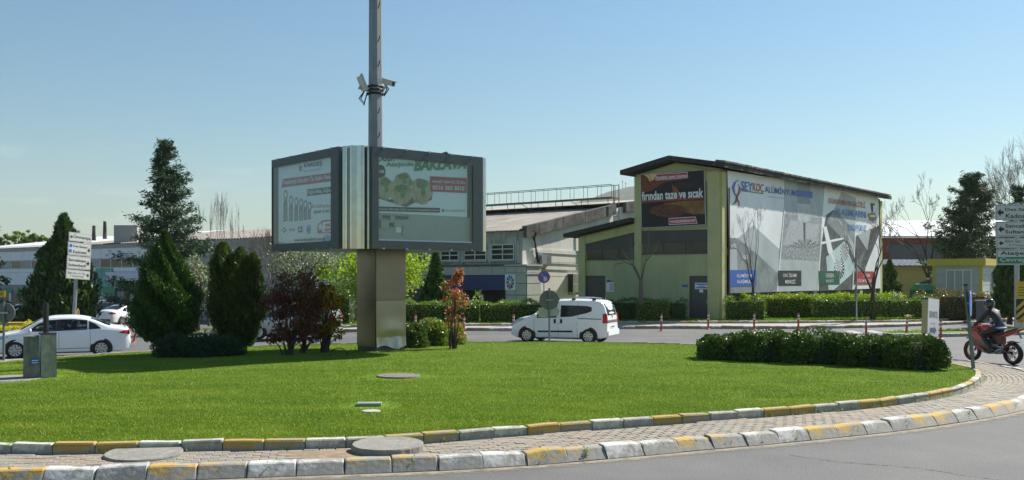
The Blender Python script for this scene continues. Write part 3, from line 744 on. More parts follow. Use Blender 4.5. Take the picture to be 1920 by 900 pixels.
GP = print_on(PF, [zg(300, 268), zg(978, 215), zg(995, 800), zg(315, 835)], M('white_metal_edge', (0.5, 0.5, 0.5), 0.5), YB, 0.14, 'poster', thick=0.05)
print_on(PF, [zg(307, 274), zg(973, 222), zg(989, 794), zg(321, 828)], mottle('dark_kitchen_print', [(0.006, 0.005, 0.006), (0.012, 0.008, 0.007), (0.03, 0.012, 0.006)], 0.9), GP, 0.193)
print_on(PF, [zg(309, 285), zg(460, 262), zg(760, 320), zg(560, 350), zg(420, 440), zg(315, 470)], mottle('oven_glow_print', [(0.10, 0.022, 0.008), (0.20, 0.05, 0.012), (0.07, 0.015, 0.008)], 1.8), GP, 0.195)
print_on(PF, [zg(335, 268), zg(470, 262), zg(450, 320), zg(405, 345), zg(380, 300)], mottle('flame_print', [(0.5, 0.30, 0.08), (0.75, 0.6, 0.3), (0.3, 0.08, 0.02)], 4), GP, 0.197)
print_on(PF, [zg(635, 380), zg(680, 395), zg(725, 470), zg(740, 540), zg(700, 540), zg(650, 460)], mottle('arm_print', [(0.18, 0.06, 0.02), (0.30, 0.10, 0.03)], 3), GP, 0.197)
print_on(PF, [zg(*p) for p in disc_px(775, 380, 110, 32)], mottle('pan_print', [(0.012, 0.01, 0.01), (0.05, 0.02, 0.012)], 3), GP, 0.199)
print_on(PF, [zg(540, 575), zg(760, 545), zg(982, 540), zg(985, 680), zg(860, 690), zg(700, 640)], mottle('amber_table_print', [(0.10, 0.045, 0.012), (0.22, 0.11, 0.025), (0.30, 0.17, 0.05)], 2.2), GP, 0.195)
print_on(PF, [zg(*p) for p in disc_px(600, 650, 200, 66, 30)], mottle('flatbread_print', [(0.035, 0.010, 0.006), (0.13, 0.035, 0.015), (0.22, 0.08, 0.03)], 5), GP, 0.199)
print_on(PF, [zg(314, 548), zg(981, 508), zg(981, 524), zg(316, 566)], RED, GP, 0.201)
tx = GP
print_on(PF, [zg(463, 266), zg(803, 243), zg(806, 305), zg(465, 331)], WHITE, GP, 0.199); print_on(PF, [zg(468, 271), zg(799, 249), zg(801, 301), zg(470, 325)], RED, GP, 0.202)
text_on(PF, 'Karadeniz Lezzet Lokantası', None, WHITE, GP, 0.206, quad=[zg(475, 282), zg(792, 260), zg(793, 296), zg(476, 320)])
text_on(PF, 'fırından taze ve sıcak', None, WHITE, GP, 0.208, bold=0.03, quad=[zg(320, 450), zg(968, 410), zg(968, 508), zg(322, 546)])
print_on(PF, [zg(603, 727), zg(885, 711), zg(906, 783), zg(606, 799)], WHITE, GP, 0.199); print_on(PF, [zg(608, 733), zg(882, 717), zg(899, 778), zg(611, 792)], RED, GP, 0.202)
text_on(PF, 'www.karadenizlezzet.com', None, WHITE, GP, 0.206, quad=[zg(622, 742), zg(882, 728), zg(884, 764), zg(624, 780)])

# big side banner
def zb(u, v): return (1330 + u / 2.8114, 300 + v / 2.8114)
SB = empty('banner', 'wide grey and white aluminium firm banner stretched along the side of the yellow workshop', 'banner', PS.pt(0.5, 1.2, 0.2))
q = [PS.hit(*zb(*p)) for p in ((77, 57), (875, 182), (888, 676), (87, 703))]
G = []; nb = np.random.default_rng(5); ph = nb.uniform(0, 6.28, 8)
for i in range(70):
    a = i / 69; row = []
    for j in range(40):
        b = j / 39
        top = Vector(q[0]).lerp(Vector(q[1]), a); bot = Vector(q[3]).lerp(Vector(q[2]), a); p = top.lerp(bot, b)
        wv = math.sin(a * 70 + b * 9 + ph[0]) * 0.004 * (1 - b) + math.sin(a * 31 - b * 14 + ph[1]) * 0.004
        row.append(PS.pt(p.x, p.y, 0.20 + wv))
    G.append(row)
BANW = M('pale_vinyl', (0.80, 0.82, 0.82), 0.55, var=0.10, scale=0.35, bump=0.25, bscale=3)
mb = MB(); mb.grid(G); ban = mb.build('sheet', BANW, SB, smooth=True)
bo = 0.212
def bp(pts, m, off=0): return print_on(PS, [zb(*p) for p in pts], m, ban, bo + off)
def bt(s, quad, m, off=0.02, bold=0.008): return text_on(PS, s, None, m, ban, bo + off, bold=bold, quad=[zb(*p) for p in quad])
G1 = M('banner_grey_a', (0.21, 0.235, 0.24), 0.55, var=0.5, scale=0.9); G2 = M('banner_grey_b', (0.42, 0.46, 0.47), 0.55, var=0.15, scale=0.8)
G3 = M('banner_grey_c', (0.075, 0.083, 0.087), 0.55, var=0.7, scale=1.0); G4 = M('banner_pale', (0.80, 0.82, 0.82), 0.55, var=0.06, scale=1); G5 = M('banner_teal', (0.50, 0.62, 0.63), 0.55, var=0.15, scale=1)
SPK = mottle('metal_chips_print', [(0.04, 0.045, 0.05), (0.30, 0.32, 0.33), (0.65, 0.67, 0.68)], 9)
bp([(84, 410), (130, 413), (236, 500), (345, 600), (336, 694), (92, 698)], G1)
bp([(84, 470), (124, 470), (130, 580), (87, 580)], G2, 0.002)
bp([(130, 413), (212, 345), (350, 470), (345, 600), (236, 500)], G2, 0.002)
bp([(212, 345), (290, 420), (280, 330)], G4, 0.002)
bp([(375, 100), (380, 262), (372, 282), (577, 308), (585, 215), (590, 125), (440, 100)], G2)
bp([(372, 282), (577, 308), (560, 535), (350, 522)], SPK, 0.002)
bp([(408, 318), (562, 338), (548, 440), (495, 415), (400, 450), (368, 452)], mottle('cut_metal_print', [(0.30, 0.32, 0.34), (0.55, 0.57, 0.58)], 6), 0.004)
bp([(350, 522), (560, 535), (553, 688), (336, 694)], G2, 0.001)
bp([(445, 120), (512, 128), (513, 235), (446, 228)], M('banner_mid', (0.25, 0.28, 0.29), 0.5), 0.003)
bp([(446, 228), (513, 235), (514, 322), (480, 332), (447, 318)], M('tool_holder_print', (0.46, 0.48, 0.48), 0.5, var=0.2, scale=2), 0.004)
bp([(476, 330), (489, 331), (487, 420), (479, 420)], G3, 0.006)
for k in range(7):
    a = R(200 + 22 * k); bp([(487, 470), (487 + 88 * math.cos(a), 470 + 55 * math.sin(a)), (487 + 86 * math.cos(a + .07), 470 + 52 * math.sin(a + .07))], G3, 0.006)
bp([(578, 420), (600, 290), (640, 262), (752, 372), (738, 684), (554, 690)], G3)
bp([(600, 330), (640, 262), (752, 372), (748, 440), (700, 430), (650, 380)], G1, 0.002)
bp([(640, 262), (752, 372), (755, 200), (680, 170)], G2, 0.001)
bp([(650, 300), (680, 330), (745, 520), (745, 440)], G2, 0.003)
bp([(572, 432), (690, 408), (692, 418), (572, 446)], G4, 0.004)
bp([(598, 512), (694, 428), (744, 562), (735, 600), (640, 684), (610, 684)], G5, 0.004)
bp([(582, 352), (600, 350), (634, 480), (622, 502), (608, 490)], G4, 0.006)
bp([(622, 500), (630, 495), (658, 560), (654, 566)], G4, 0.006)
def fan(cx, cy, rx, ry, m, n=16, off=0.008):
    mb = MB()
    for k in range(n):
        a = 2 * math.pi * k / n; b = a + 0.24
        pts = [(cx, cy), (cx + rx * math.cos(a), cy + ry * math.sin(a)), (cx + rx * math.cos(b), cy + ry * math.sin(b))]
        mb.add([PS.pt(*PS.hit(*zb(*p)), bo + off) for p in pts], [(0, 1, 2)])
    mb.build('print_panel', m, ban, fixn=False)
bp([p for p in disc_px(695, 487, 24, 52)], G4, 0.006); fan(695, 487, 23, 50, G1)
bp([p for p in disc_px(668, 568, 25, 50)], G5, 0.006); fan(668, 572, 27, 56, BLACK); fan(664, 555, 20, 40, G4, 14, 0.01)
bp([(757, 400), (880, 345), (885, 376), (800, 585), (746, 640), (740, 680)], G3)
bp([(766, 398), (835, 360), (816, 476)], G2, 0.003)
bp([(746, 560), (800, 480), (780, 590), (746, 650)], G1, 0.002)
for pts in ([(375, 262), (379, 262), (342, 694), (337, 694)], [(577, 310), (580, 310), (557, 690), (553, 690)], [(751, 372), (755, 372), (741, 684), (737, 684)]): bp(pts, G4, 0.007)
bp([(86, 580), (228, 580), (228, 665), (86, 667)], BLUE, 0.01); bt('ALÜMİNYUM', [(122, 596), (207, 596), (207, 619), (122, 619)], WHITE); bt('ALAŞIMLARI', [(124, 630), (207, 630), (207, 655), (124, 655)], WHITE)
bp([(343, 583), (466, 583), (466, 662), (343, 663)], BLACK, 0.01); bt('CNC İŞLEME', [(368, 594), (441, 594), (441, 621), (368, 621)], WHITE); bt('MERKEZİ', [(380, 626), (433, 626), (433, 651), (380, 651)], WHITE)
bp([(558, 585), (669, 585), (669, 657), (558, 658)], M('dark_green_print', (0.02, 0.10, 0.06), 0.5), 0.01); bt('5 EKSEN', [(594, 598), (636, 598), (636, 619), (594, 619)], WHITE); bt('SU JETİ', [(597, 626), (635, 626), (635, 648), (597, 648)], WHITE)
bp([(745, 587), (850, 587), (850, 654), (745, 656)], RED, 0.01); bt('X 5083', [(793, 600), (830, 600), (830, 617), (793, 617)], WHITE); bt('DÖKÜM PLAKASI', [(763, 625), (836, 625), (836, 645), (763, 645)], WHITE)
bt('SEY', [(148, 112), (208, 121), (208, 168), (148, 160)], BLUE); bt('KOÇ', [(209, 122), (267, 130), (267, 182), (209, 173)], RED); bt('ALÜMİNYUM', [(272, 128), (437, 150), (437, 192), (272, 171)], BLUE)
bp([(441, 158), (525, 168), (525, 202), (441, 192)], BLUE, 0.01); bp([(148, 160), (266, 176), (266, 181), (148, 165)], GREENP, 0.01)
bp([(287, 190), (435, 208), (435, 213), (287, 195)], M('pale_blue_print', (0.42, 0.52, 0.68), 0.5), 0.01)
bt('DÜNYANIN EN KALİTELİ', [(610, 192), (805, 217), (804, 255), (611, 229)], M('crimson_print', (0.45, 0.05, 0.07), 0.5)); BLB = M('mid_blue_print', (0.06, 0.22, 0.55), 0.5)
bt('ALAŞIMLARINI', [(648, 252), (808, 270), (808, 318), (648, 296)], BLB); bt('SUNUYORUZ', [(712, 336), (810, 345), (810, 378), (712, 370)], BLB)
bt('6063', [(152, 502), (180, 502), (180, 523), (152, 523)], G4, bold=0); bt('6082', [(92, 443), (122, 443), (122, 462), (92, 462)], G4, bold=0)
def ribbon(pts, wd, m, off=0.012):
    mb = MB(); G = []
    for i, (x, y) in enumerate(pts):
        ww = wd * math.sin(math.pi * (i + 0.35) / (len(pts) - 0.3)); G.append([PS.pt(*PS.hit(*zb(x - ww, y)), bo + off), PS.pt(*PS.hit(*zb(x + ww, y)), bo + off)])
    mb.grid(G); mb.build('print_panel', m, ban, fixn=False)
ribbon([(136, 105), (115, 120), (106, 145), (110, 172), (120, 190)], 6, BLUE); ribbon([(118, 180), (126, 200), (120, 222), (108, 234), (96, 238)], 6, GREENP)
ribbon([(134, 128), (141, 150), (138, 172), (126, 192), (124, 205), (136, 225), (137, 252)], 6, RED)
GOLD = M('gold_print', (0.35, 0.24, 0.08), 0.5, var=0.3, scale=8)
bp(disc_px(843, 300, 21, 24), GOLD, 0.01); bp(disc_px(845, 296, 17, 6), G4, 0.012); bp([(833, 228), (855, 231), (853, 240), (846, 240), (846, 274), (838, 272)], BLACK, 0.014); bp([(816, 285), (830, 283), (826, 305), (818, 296)], GOLD, 0.013)
MB().tube([PS.pt(0.62, 0.2, 0.22), PS.pt(0.62, 7.0, 0.22)], 0.04, 6).build('side_rail', M('rust_red_steel', (0.18, 0.05, 0.03), 0.7, var=0.3), SB)

# ---- grey works building in the middle
CM = (0.67, 60.0); PM = Plane(CM, DF); PW = Plane(CM, DS)
WK = empty('works_building', 'grey two storey works building with blue shop fascia, cracked render and corrugated roof', 'building', (CM[0], CM[1], -0.6))
GREY = M('grey_render', (0.42, 0.42, 0.385), 0.9, var=0.14, scale=1.0, c2=(0.30, 0.305, 0.29), mixlo=0.5, mixhi=0.56, bump=0.3)
SIDE = M('pale_side_wall', (0.70, 0.67, 0.60), 0.9, var=0.08, scale=0.7, c2=(0.44, 0.42, 0.37), mixlo=0.5, mixhi=0.8, streak=.12)
STONE = M('grey_stone_panel', (0.44, 0.44, 0.41), 0.8, var=0.1, scale=2)
DARKC = M('black_streaked_concrete', (0.075, 0.07, 0.062), 0.95, var=0.5, scale=1.6, c2=(0.15, 0.145, 0.13), bump=0.5)
ROOFC = M('weathered_corrugated_sheet', (0.29, 0.265, 0.225), 0.9, var=0.22, scale=0.6, c2=(0.17, 0.15, 0.125), mixlo=0.5, mixhi=0.72)
ROOFL = M('sunlit_tone_corrugated_sheet', (0.40, 0.37, 0.32), 0.9, var=0.2, scale=0.6, c2=(0.25, 0.2, 0.16))  # paler tone paints in the sunlight on the upper slope
SLEN = 21.0
mb = MB(); mb.prism([PW.pt(t, z, 0) for t, z in ((0, -1.5), (26, -1.5), (26, 7.6), (18, 8.35), (10.4, 7.3), (0, 5.3))], DF * SLEN); mb.build('wall', SIDE, WK)
MB().wbox(PM, 0, SLEN, -1.5, 5.28, 0.0, 0.05).build('wall', GREY, WK)
def corr(P, along_len, t0, z0, t1, z1, per=0.2, amp=0.035, s0=0.0, front=0.25):
    """corrugated roof plane: P is the gable plane whose direction climbs the slope, waves along DF"""
    mb = MB(); n = int(along_len / per * 4); G = []
    for i in range(n + 1):
        s_ = s0 + along_len * i / n; wv = amp * math.cos(2 * math.pi * i / 4)
        G.append([P.pt(t, z + wv) + DF * s_ for t, z in ((t0, z0), ((t0 + t1) / 2, (z0 + z1) / 2), (t1, z1))])
    mb.grid(G); return mb
corr(PW, SLEN + 0.2, -0.45, 5.34, 10.5, 7.38, s0=-0.05).build('roof', ROOFC, WK, smooth=True)
corr(PW, SLEN + 0.2, 10.2, 7.62, 18, 8.5, s0=-0.05).build('roof', ROOFL, WK, smooth=True)
# parapet blocks up the gable end
tt = 0.05; k = 0
while tt < 18:
    t2 = min(tt + 1.28, 18); f = lambda t: (5.3 + (t / 10.4) * 2.0 if t < 10.4 else 7.3 + (t - 10.4) / 7.6 * 1.05)
    if not (9.2 < tt < 10.3):
        mb = MB(); mb.wpoly(PW, [(tt + 0.012, f(tt) - 0.42), (t2 - 0.012, f(t2) - 0.42), (t2 - 0.012, f(t2) + 0.30), (tt + 0.012, f(tt) + 0.30)], -0.10, 0.28 + 0.01 * (k % 2)); mb.build('parapet_block', DARKC, WK)
    tt = t2; k += 1
# side wall panel courses
for k, (z0, z1) in enumerate(((-1.2, 0.55), (0.57, 1.5), (1.52, 2.45), (2.47, 3.35), (3.37, 4.2))):
    MB().wbox(PW, 0.9, 20, z0, z1 - 0.015, 0.0, 0.05).build('wall_panel', SIDE, WK)
# windows with glazing bars
for (x0, x1, y0, y1) in ((922.6, 966, 457, 487), (871.5, 913.5, 459.5, 488), (828, 862, 461, 488.5), (785, 805, 462, 489.5), (742, 768, 463, 490)):
    ta, za = PM.hit(x1, y0); tb, zb_ = PM.hit(x0, y1); za = 4.5; zb_ = 3.5
    wf = MB(); fw = 0.06
    for t in (ta, (ta + tb) / 2 - fw / 2, tb - fw): wf.wbox(PM, t, t + fw, zb_, za, 0.05, 0.12)
    for z in (zb_, zb_ + (za - zb_) / 3, zb_ + 2 * (za - zb_) / 3, za - fw): wf.wbox(PM, ta + 0.003, tb - 0.003, z, z + fw, 0.051, 0.115)
    win = wf.build('window', FRAMEW, WK)
    for i in range(2):
        for j in range(3):
            a = ta + (tb - ta) * i / 2 + fw * (1 if i == 0 else 0.5); b = ta + (tb - ta) * (i + 1) / 2 - fw * (0.5 if i == 0 else 1)
            c = zb_ + (za - zb_) * j / 3 + fw; d = zb_ + (za - zb_) * (j + 1) / 3 - (fw if j == 2 else 0.0)
            MB().wbox(PM, a, b, c, d, 0.052, 0.068).build('pane', DGLASS, win)
    MB().wbox(PM, ta - 0.12, tb + 0.12, zb_ - 0.1, zb_, 0.05, 0.2).build('sill', GREY, win)
    MB().wbox(PM, ta - 0.42, ta - 0.2, 3.3, 4.75, 0.05, 0.14).build('pilaster', GREY, WK)
mb = MB(); mb.tube([PM.pt(0.42, 3.3, 0.14), PM.pt(0.42, 5.1, 0.14)], 0.05, 6); mb.build('drain_pipe', GALV, WK)
MB().wbox(PM, -0.05, SLEN, 3.12, 3.22, 0.05, 0.55).build('ledge', DARKC, WK)
MB().wbox(PM, -0.02, SLEN, 2.70, 3.12, 0.05, 0.38).build('wall', GREY, WK)
t = 0.05
while t < 15: MB().wbox(PM, t + 0.015, t + 1.05, 2.70, 3.09, 0.38, 0.41).build('wall_panel', STONE, WK); t += 1.07
MB().wbox(PM, 0.9, SLEN, 2.56, 2.69, 0.05, 0.46).build('ledge', STONE, WK)
# shop fascia and glazing
t1 = PM.hit(797, 530)[0]; t0 = PM.hit(978, 530)[0]
fa = MB().wbox(PM, max(t0, 0.2), t1, 1.6, 2.55, 0.05, 0.5).build('fascia', M('navy_fascia', (0.012, 0.028, 0.13), 0.45, var=0.1), WK)
MB().wbox(PM, t1 + 0.02, SLEN, 1.6, 2.55, 0.05, 0.44).build('fascia', M('pale_fascia', (0.42, 0.43, 0.42), 0.6), WK)
tri = [PM.hit(*p) for p in ((757, 545), (782, 545), (790, 530), (779, 516), (772, 516), (780, 530), (770, 544))]
ta, tb = PM.hit(978, 530)[0], PM.hit(958.5, 530)[0]
em = MB().wbox(PM, ta, tb, 1.62, 2.58, 0.5, 0.62).build('emblem_panel', WHITE, WK)
cx, cz = (ta + tb) / 2, 2.1
for k, m in enumerate([RED, BLUE, BLUE, M('sky_blue_print', (0.08, 0.25, 0.55), 0.4), BLUE, BLUE, BLACK, RED, BLUE]):
    a = R(40 * k - 20); b = a + R(33); rx, rz = 0.30, 0.42
    print_on(PM, [(cx + 0.05 * math.cos(a + .3), cz + 0.07 * math.sin(a + .3)), (cx + rx * math.cos(a), cz + rz * math.sin(a)), (cx + rx * 1.05 * math.cos((a + b) / 2), cz + rz * 1.05 * math.sin((a + b) / 2)), (cx + rx * math.cos(b), cz + rz * math.sin(b))], m, em, 0.625, px=False)
sh = MB(); sh.wbox(PM, 0.9, SLEN, -1.3, 1.58, 0.04, 0.08); sh.build('shop_glazing', DGLASS, WK)
for t in (3.4, 5.7, 8.2, 10.6, 13.0, 15.4): MB().wbox(PM, t, t + 0.14, -1.3, 1.58, 0.08, 0.16).build('mullion', STONE, WK)
for (xa, xb, ya, yb) in ((762, 778, 562, 565), (880, 900, 562, 567), (900, 908, 553, 566)):
    a, za = PM.hit(xb, ya); b, zb_ = PM.hit(xa, yb); MB().wbox(PM, a, b, zb_, za, 0.09, 0.12).build('display_card', WHITE, WK)
# corner block of stone panels
MB().wbox(PM, -0.75, 0.9, -1.3, 3.1, -0.9, 0.58).build('corner_block', M('mortar_grey', (0.15, 0.15, 0.14), 0.9), WK)
for (z0, z1) in ((-1.25, 1.28), (1.32, 2.0), (2.04, 2.6), (2.7, 3.06)):
    for (a, b) in ((-0.74, 0.05), (0.08, 0.88)): MB().wbox(PM, a, b, z0, z1, 0.58, 0.61).build('wall_panel', STONE, WK)
    P2 = Plane((PM.pt(-0.75, 0).x, PM.pt(-0.75, 0).y), DS)
    MB().wbox(P2, -0.55, 0.85, z0, z1, 0.0, 0.03).build('wall_panel', STONE, WK)
MB().wbox(PM, -0.85, 0.95, 3.1, 3.2, -0.95, 0.68).build('ledge', STONE, WK)
MB().wbox(PM, -0.82, 0.92, 2.6, 2.68, -0.92, 0.65).build('ledge', STONE, WK)
# cables, junction boxes, pipes on the side wall
CAB = M('black_cable', (0.012, 0.012, 0.012), 0.6)
rc = random.Random(9)
for k in range(6):
    o = rc.uniform(-0.12, 0.12); pts = [PW.pt(0.5 + o, 5.35, 0.42), PW.pt(0.85 + o * .5, 5.2, 0.42)]
    for z in np.linspace(4.9, 3.3, 6): pts.append(PW.pt(1.0 + o * 0.8 + (4.9 - z) * 0.28 + rc.uniform(-.05, .05), z, 0.12 + rc.uniform(0, .05)))
    MB().tube(pts, 0.025, 5).build('cable', CAB, WK)
for (x0, x1, y0, y1, o, m) in ((1008, 1017, 479, 496, 0.35, GALV), (1017, 1027, 480, 496, 0.3, SIGNBACK), (1005, 1012, 478, 488, .2, SIGNBACK)):
    a, za = PW.hit(x0, y0); b, zb_ = PW.hit(x1, y1); MB().wbox(PW, a, b, zb_, za, 0.05, o).build('junction_box', m, WK)
for zz in (3.95, 3.3, 2.9): MB().tube([PW.pt(1.5, zz + .05, 0.08), PW.pt(4.2, zz, 0.08), PW.pt(9, zz - 0.1, 0.08)], 0.022, 5).build('cable', CAB, WK)
MB().tube([PW.pt(6.0, 5.6, 0.1), PW.pt(6.0, 3.0, 0.1)], 0.04, 5).build('drain_pipe', SIDE, WK)
# two-fan condenser on the wall
a, za = PW.hit(1063, 513); b, zb_ = PW.hit(1081, 549)
AC = empty('air_conditioner', 'beige two fan air conditioner hung on the pale side wall of the works building', 'air conditioner', PW.pt((a + b) / 2, zb_, 0.3))
ACM = M('beige_metal', (0.48, 0.46, 0.40), 0.5, var=0.08)
MB().wbox(PW, a, b, zb_, za, 0.05, 0.55).build('housing', ACM, AC)
P3 = Plane((PW.pt(a, 0, 0).x, PW.pt(a, 0, 0).y), DF)
MB().wbox(PW, a - 0.012, a, zb_ + .05, za - .05, 0.1, 0.5).build('coil', DARKPL, AC)
for k in (0, 1):
    z0 = zb_ + (za - zb_) * (0.04 + 0.5 * k); MB().wbox(PW, a + 0.12, b - 0.08, z0, z0 + (za - zb_) * 0.42, 0.55, 0.565).build('fan_grille', M('ac_grille', (0.24, 0.23, 0.20), 0.6), AC)
for t in (a + 0.05, b - 0.15): MB().wbox(PW, t, t + 0.06, zb_ - 0.12, zb_, 0.05, 0.5).build('bracket', GALV, AC)
# rooftop catwalk
STEEL = M('rusty_grey_steel', (0.15, 0.135, 0.12), 0.7, 0.3, var=0.3, scale=3)
CW = empty('catwalk', 'long steel catwalk with handrails on the corrugated roof of the works building', 'catwalk', PW.pt(10.3, 7.4) + DF * 8)
def cwp(s_, t, z): return PW.pt(t, z) + DF * s_
S0, S1 = 0.0, 17.0
for t in (10.1, 10.95):
    MB().tube([cwp(S0, t, 8.97), cwp(S1, t, 8.97)], 0.025, 5).build('handrail', STEEL, CW)
    for k in range(15): MB().tube([cwp(S0 + k * 1.2 + (t > 10.5) * .25, t, 8.05), cwp(S0 + k * 1.2 + (t > 10.5) * .25, t, 8.97)], 0.02, 4).build('post', STEEL, CW)
mb = MB(); c = (cwp(S0, 10.5, 8.06) + cwp(S1, 10.5, 8.06)) / 2
mb.prism([cwp(S0, 10.05, 8.02), cwp(S0, 11.0, 8.02), cwp(S0, 11.0, 8.1), cwp(S0, 10.05, 8.1)], DF * (S1 - S0)); mb.build('deck', STEEL, CW)
for k in range(8):
    s_ = 0.3 + k * 2.3
    for t in (10.1, 10.95): MB().tube([cwp(s_, t, 7.25), cwp(s_, t, 8.03)], 0.03, 4).build('leg', STEEL, CW)
    if k % 2: MB().tube([cwp(s_, 10.1, 7.45), cwp(s_ + 1.0, 10.1, 8.0)], 0.022, 4).build('brace', STEEL, CW)
RUST = M('pale_rusty_ladder', (0.33, 0.25, 0.17), 0.7, var=0.2)
for s_ in (-0.55, -0.12): MB().tube([cwp(s_, 10.2, 5.6), cwp(s_, 10.2, 8.95)], 0.035, 5).build('ladder_rail', RUST, CW)
for k in range(8): MB().tube([cwp(-0.55, 10.2, 5.8 + k * 0.3), cwp(-0.12, 10.2, 5.8 + k * 0.3)], 0.02, 4).build('rung', RUST, CW)

# ---- long office and depot building on the left
LB = empty('office_building', 'long pale two storey office building with white metal roof behind the car park', 'building', PM.pt(50, -1.2))
WPAN = M('white_facade_panel', (0.76, 0.78, 0.80), 0.6, var=0.06, scale=0.8); GPAN = M('beige_facade_panel', (0.37, 0.36, 0.33), 0.7, var=0.1, scale=1)
S0, S1 = 21.1, 92.0
mb = MB(); mb.prism([PM.pt(S0, z) + DS * t for t, z in ((0, -2.0), (30, -2.0), (30, 6.6), (16, 7.3), (0, 5.5))], DF * (S1 - S0)); mb.build('wall', M('joint_grey', (0.30, 0.30, 0.29), 0.9), LB)
s_ = S0
while s_ < S1 - 1.4:
    wht = s_ > 52; pm = WPAN if wht else GPAN; x1 = s_ + 1.4
    MB().wbox(PM, s_ + 0.02, x1 - 0.02, 4.24, 5.18, 0.01, 0.06).build('facade_panel', WPAN if s_ > 41 else GPAN, LB)
    MB().wbox(PM, s_ + 0.02, x1 - 0.02, 1.6 if s_ > 54 else 2.1, 2.9, 0.01, 0.06).build('facade_panel', pm, LB)
    if s_ > 52 or 44 < s_ < 51: pass
    else: MB().wbox(PM, s_ + 0.02, x1 - 0.02, 2.94, 4.2, 0.01, 0.06).build('facade_panel', pm, LB)
    s_ = x1
for (a, b, step) in ((52.0, S1 - 1.5, 2.4), (44.0, 51.8, 2.0)):
    t = a
    while t < b:
        e = min(t + step, b)
        win = MB(); win.wbox(PM, t, t + 0.12, 3.3, 4.22, 0.005, 0.07); win.wbox(PM, t + .12, e, 3.3, 3.36, 0.005, 0.07); win.wbox(PM, t + .12, e, 4.16, 4.22, 0.005, 0.07)
        w_ = win.build('window', FRAMEW, LB); MB().wbox(PM, t + 0.12, e, 3.36, 4.16, 0.01, 0.03).build('pane', DGLASS, w_)
        if random.random() < 0.35: MB().wbox(PM, t + 0.15, e - 0.1, 3.4, 4.14, 0.031, 0.04).build('blind', GPAN, w_)
        t = e
    MB().wbox(PM, a, b, 2.92, 3.28, 0.01, 0.1).build('sill_band', WPAN, LB)
MB().wbox(PM, S0, S1, 5.2, 5.55, 0.01, 0.14).build('cornice', GPAN, LB)
# ground floor: entrance, teal mural, shop sign, cash machines
TEAL = mottle('teal_mural', [(0.03, 0.20, 0.17), (0.10, 0.36, 0.30), (0.45, 0.55, 0.50)], 0.6); GRN = mottle('green_mural', [(0.02, 0.18, 0.09), (0.03, 0.26, 0.12), (0.10, 0.30, 0.22)], 0.8)
def wall_rect(x0, y0, x1, y1, o0, o1, name, m, parent=LB):
    a, za = PM.hit(x1, y0); b, zb_ = PM.hit(x0, y1); return MB().wbox(PM, a, b, zb_, za, o0, o1).build(name, m, parent)
wall_rect(184, 503, 214, 537, 0.07, 0.25, 'mural_panel', TEAL); wall_rect(178, 537.5, 219, 575, 0.07, 0.2, 'mural_panel', GRN)
wall_rect(211, 510, 285, 527, 0.26, 0.7, 'fascia', M('white_blue_fascia', (0.60, 0.62, 0.68), 0.5)); wall_rect(219.5, 528, 290, 541, 0.07, 0.3, 'facade_panel', GPAN)
wall_rect(233, 541.5, 280, 585, 0.02, 0.06, 'entrance', DGLASS); wall_rect(246, 549, 254, 566, 0.07, 0.1, 'door_leaf', WPAN)
for x, lb in ((185.5, 'white cash machine by the green mural, nearer the conifer'), (199, 'white cash machine by the green mural, nearer the shop entrance')):
    cm = empty('cash_machine', lb, 'cash machine', PM.pt(PM.hit(x + 5, 560)[0], -1.1, 0.5), 'cash machines by the mural')
    wall_rect(x, 550, x + 11, 582, 0.21, 0.9, 'cabinet', WHITE, cm); wall_rect(x + 2, 552.5, x + 9, 555, 0.9, 0.93, 'screen', DARKPL, cm); wall_rect(x + 2, 560, x + 9, 563.5, 0.9, 0.93, 'keypad', BLACK, cm)
for k in range(9):
    x = 4 + k * 20; wall_rect(x, 551, x + 16, 580, 0.07, 0.11, 'shop_window', DGLASS); wall_rect(x + 16.5, 541, x + 19.5, 580, 0.06, 0.2, 'column', WPAN)
for (p, m) in (([(8, 539), (22, 539), (26, 549), (14, 549)], GRN), ([(36, 539), (49, 539), (40, 560), (33, 563), (37, 549)], GRN)): print_on(PM, p, m, LB, 0.22, 'print_panel', thick=0.02)
# roofs
PG = Plane((PM.pt(S0, 0).x, PM.pt(S0, 0).y), DS)
corr(PG, 40, -0.3, 5.6, 16.2, 7.5, per=0.4, amp=0.05, s0=-0.05).build('roof', ROOFC, LB, smooth=True)
corr(PG, 33, -0.3, 5.6, 5.5, 6.15, per=0.4, amp=0.05, s0=40).build('roof', M('grey_sheet_roof', (0.32, 0.32, 0.32), 0.8, var=0.1, scale=1), LB, smooth=True)
corr(PG, 33, 5.6, 6.2, 20, 8.0, per=0.4, amp=0.03, s0=38).build('roof', M('white_sheet_roof', (0.68, 0.70, 0.71), 0.5, var=0.05, scale=1), LB, smooth=True)
for (x, y0, y1) in ((176, 423, 441), (196.5, 415, 438)):
    p = at(x, y1 + 10, 97); MB().tube([p, at(x, y0, 97)], [0.22, 0.16], 7).build('flue', DARKC, LB)
MB().box(at(243, 432, 92) - Vector((0, 0, .5)), (2.2, 2, 1.9)).build('roof_plant', GPAN, LB)

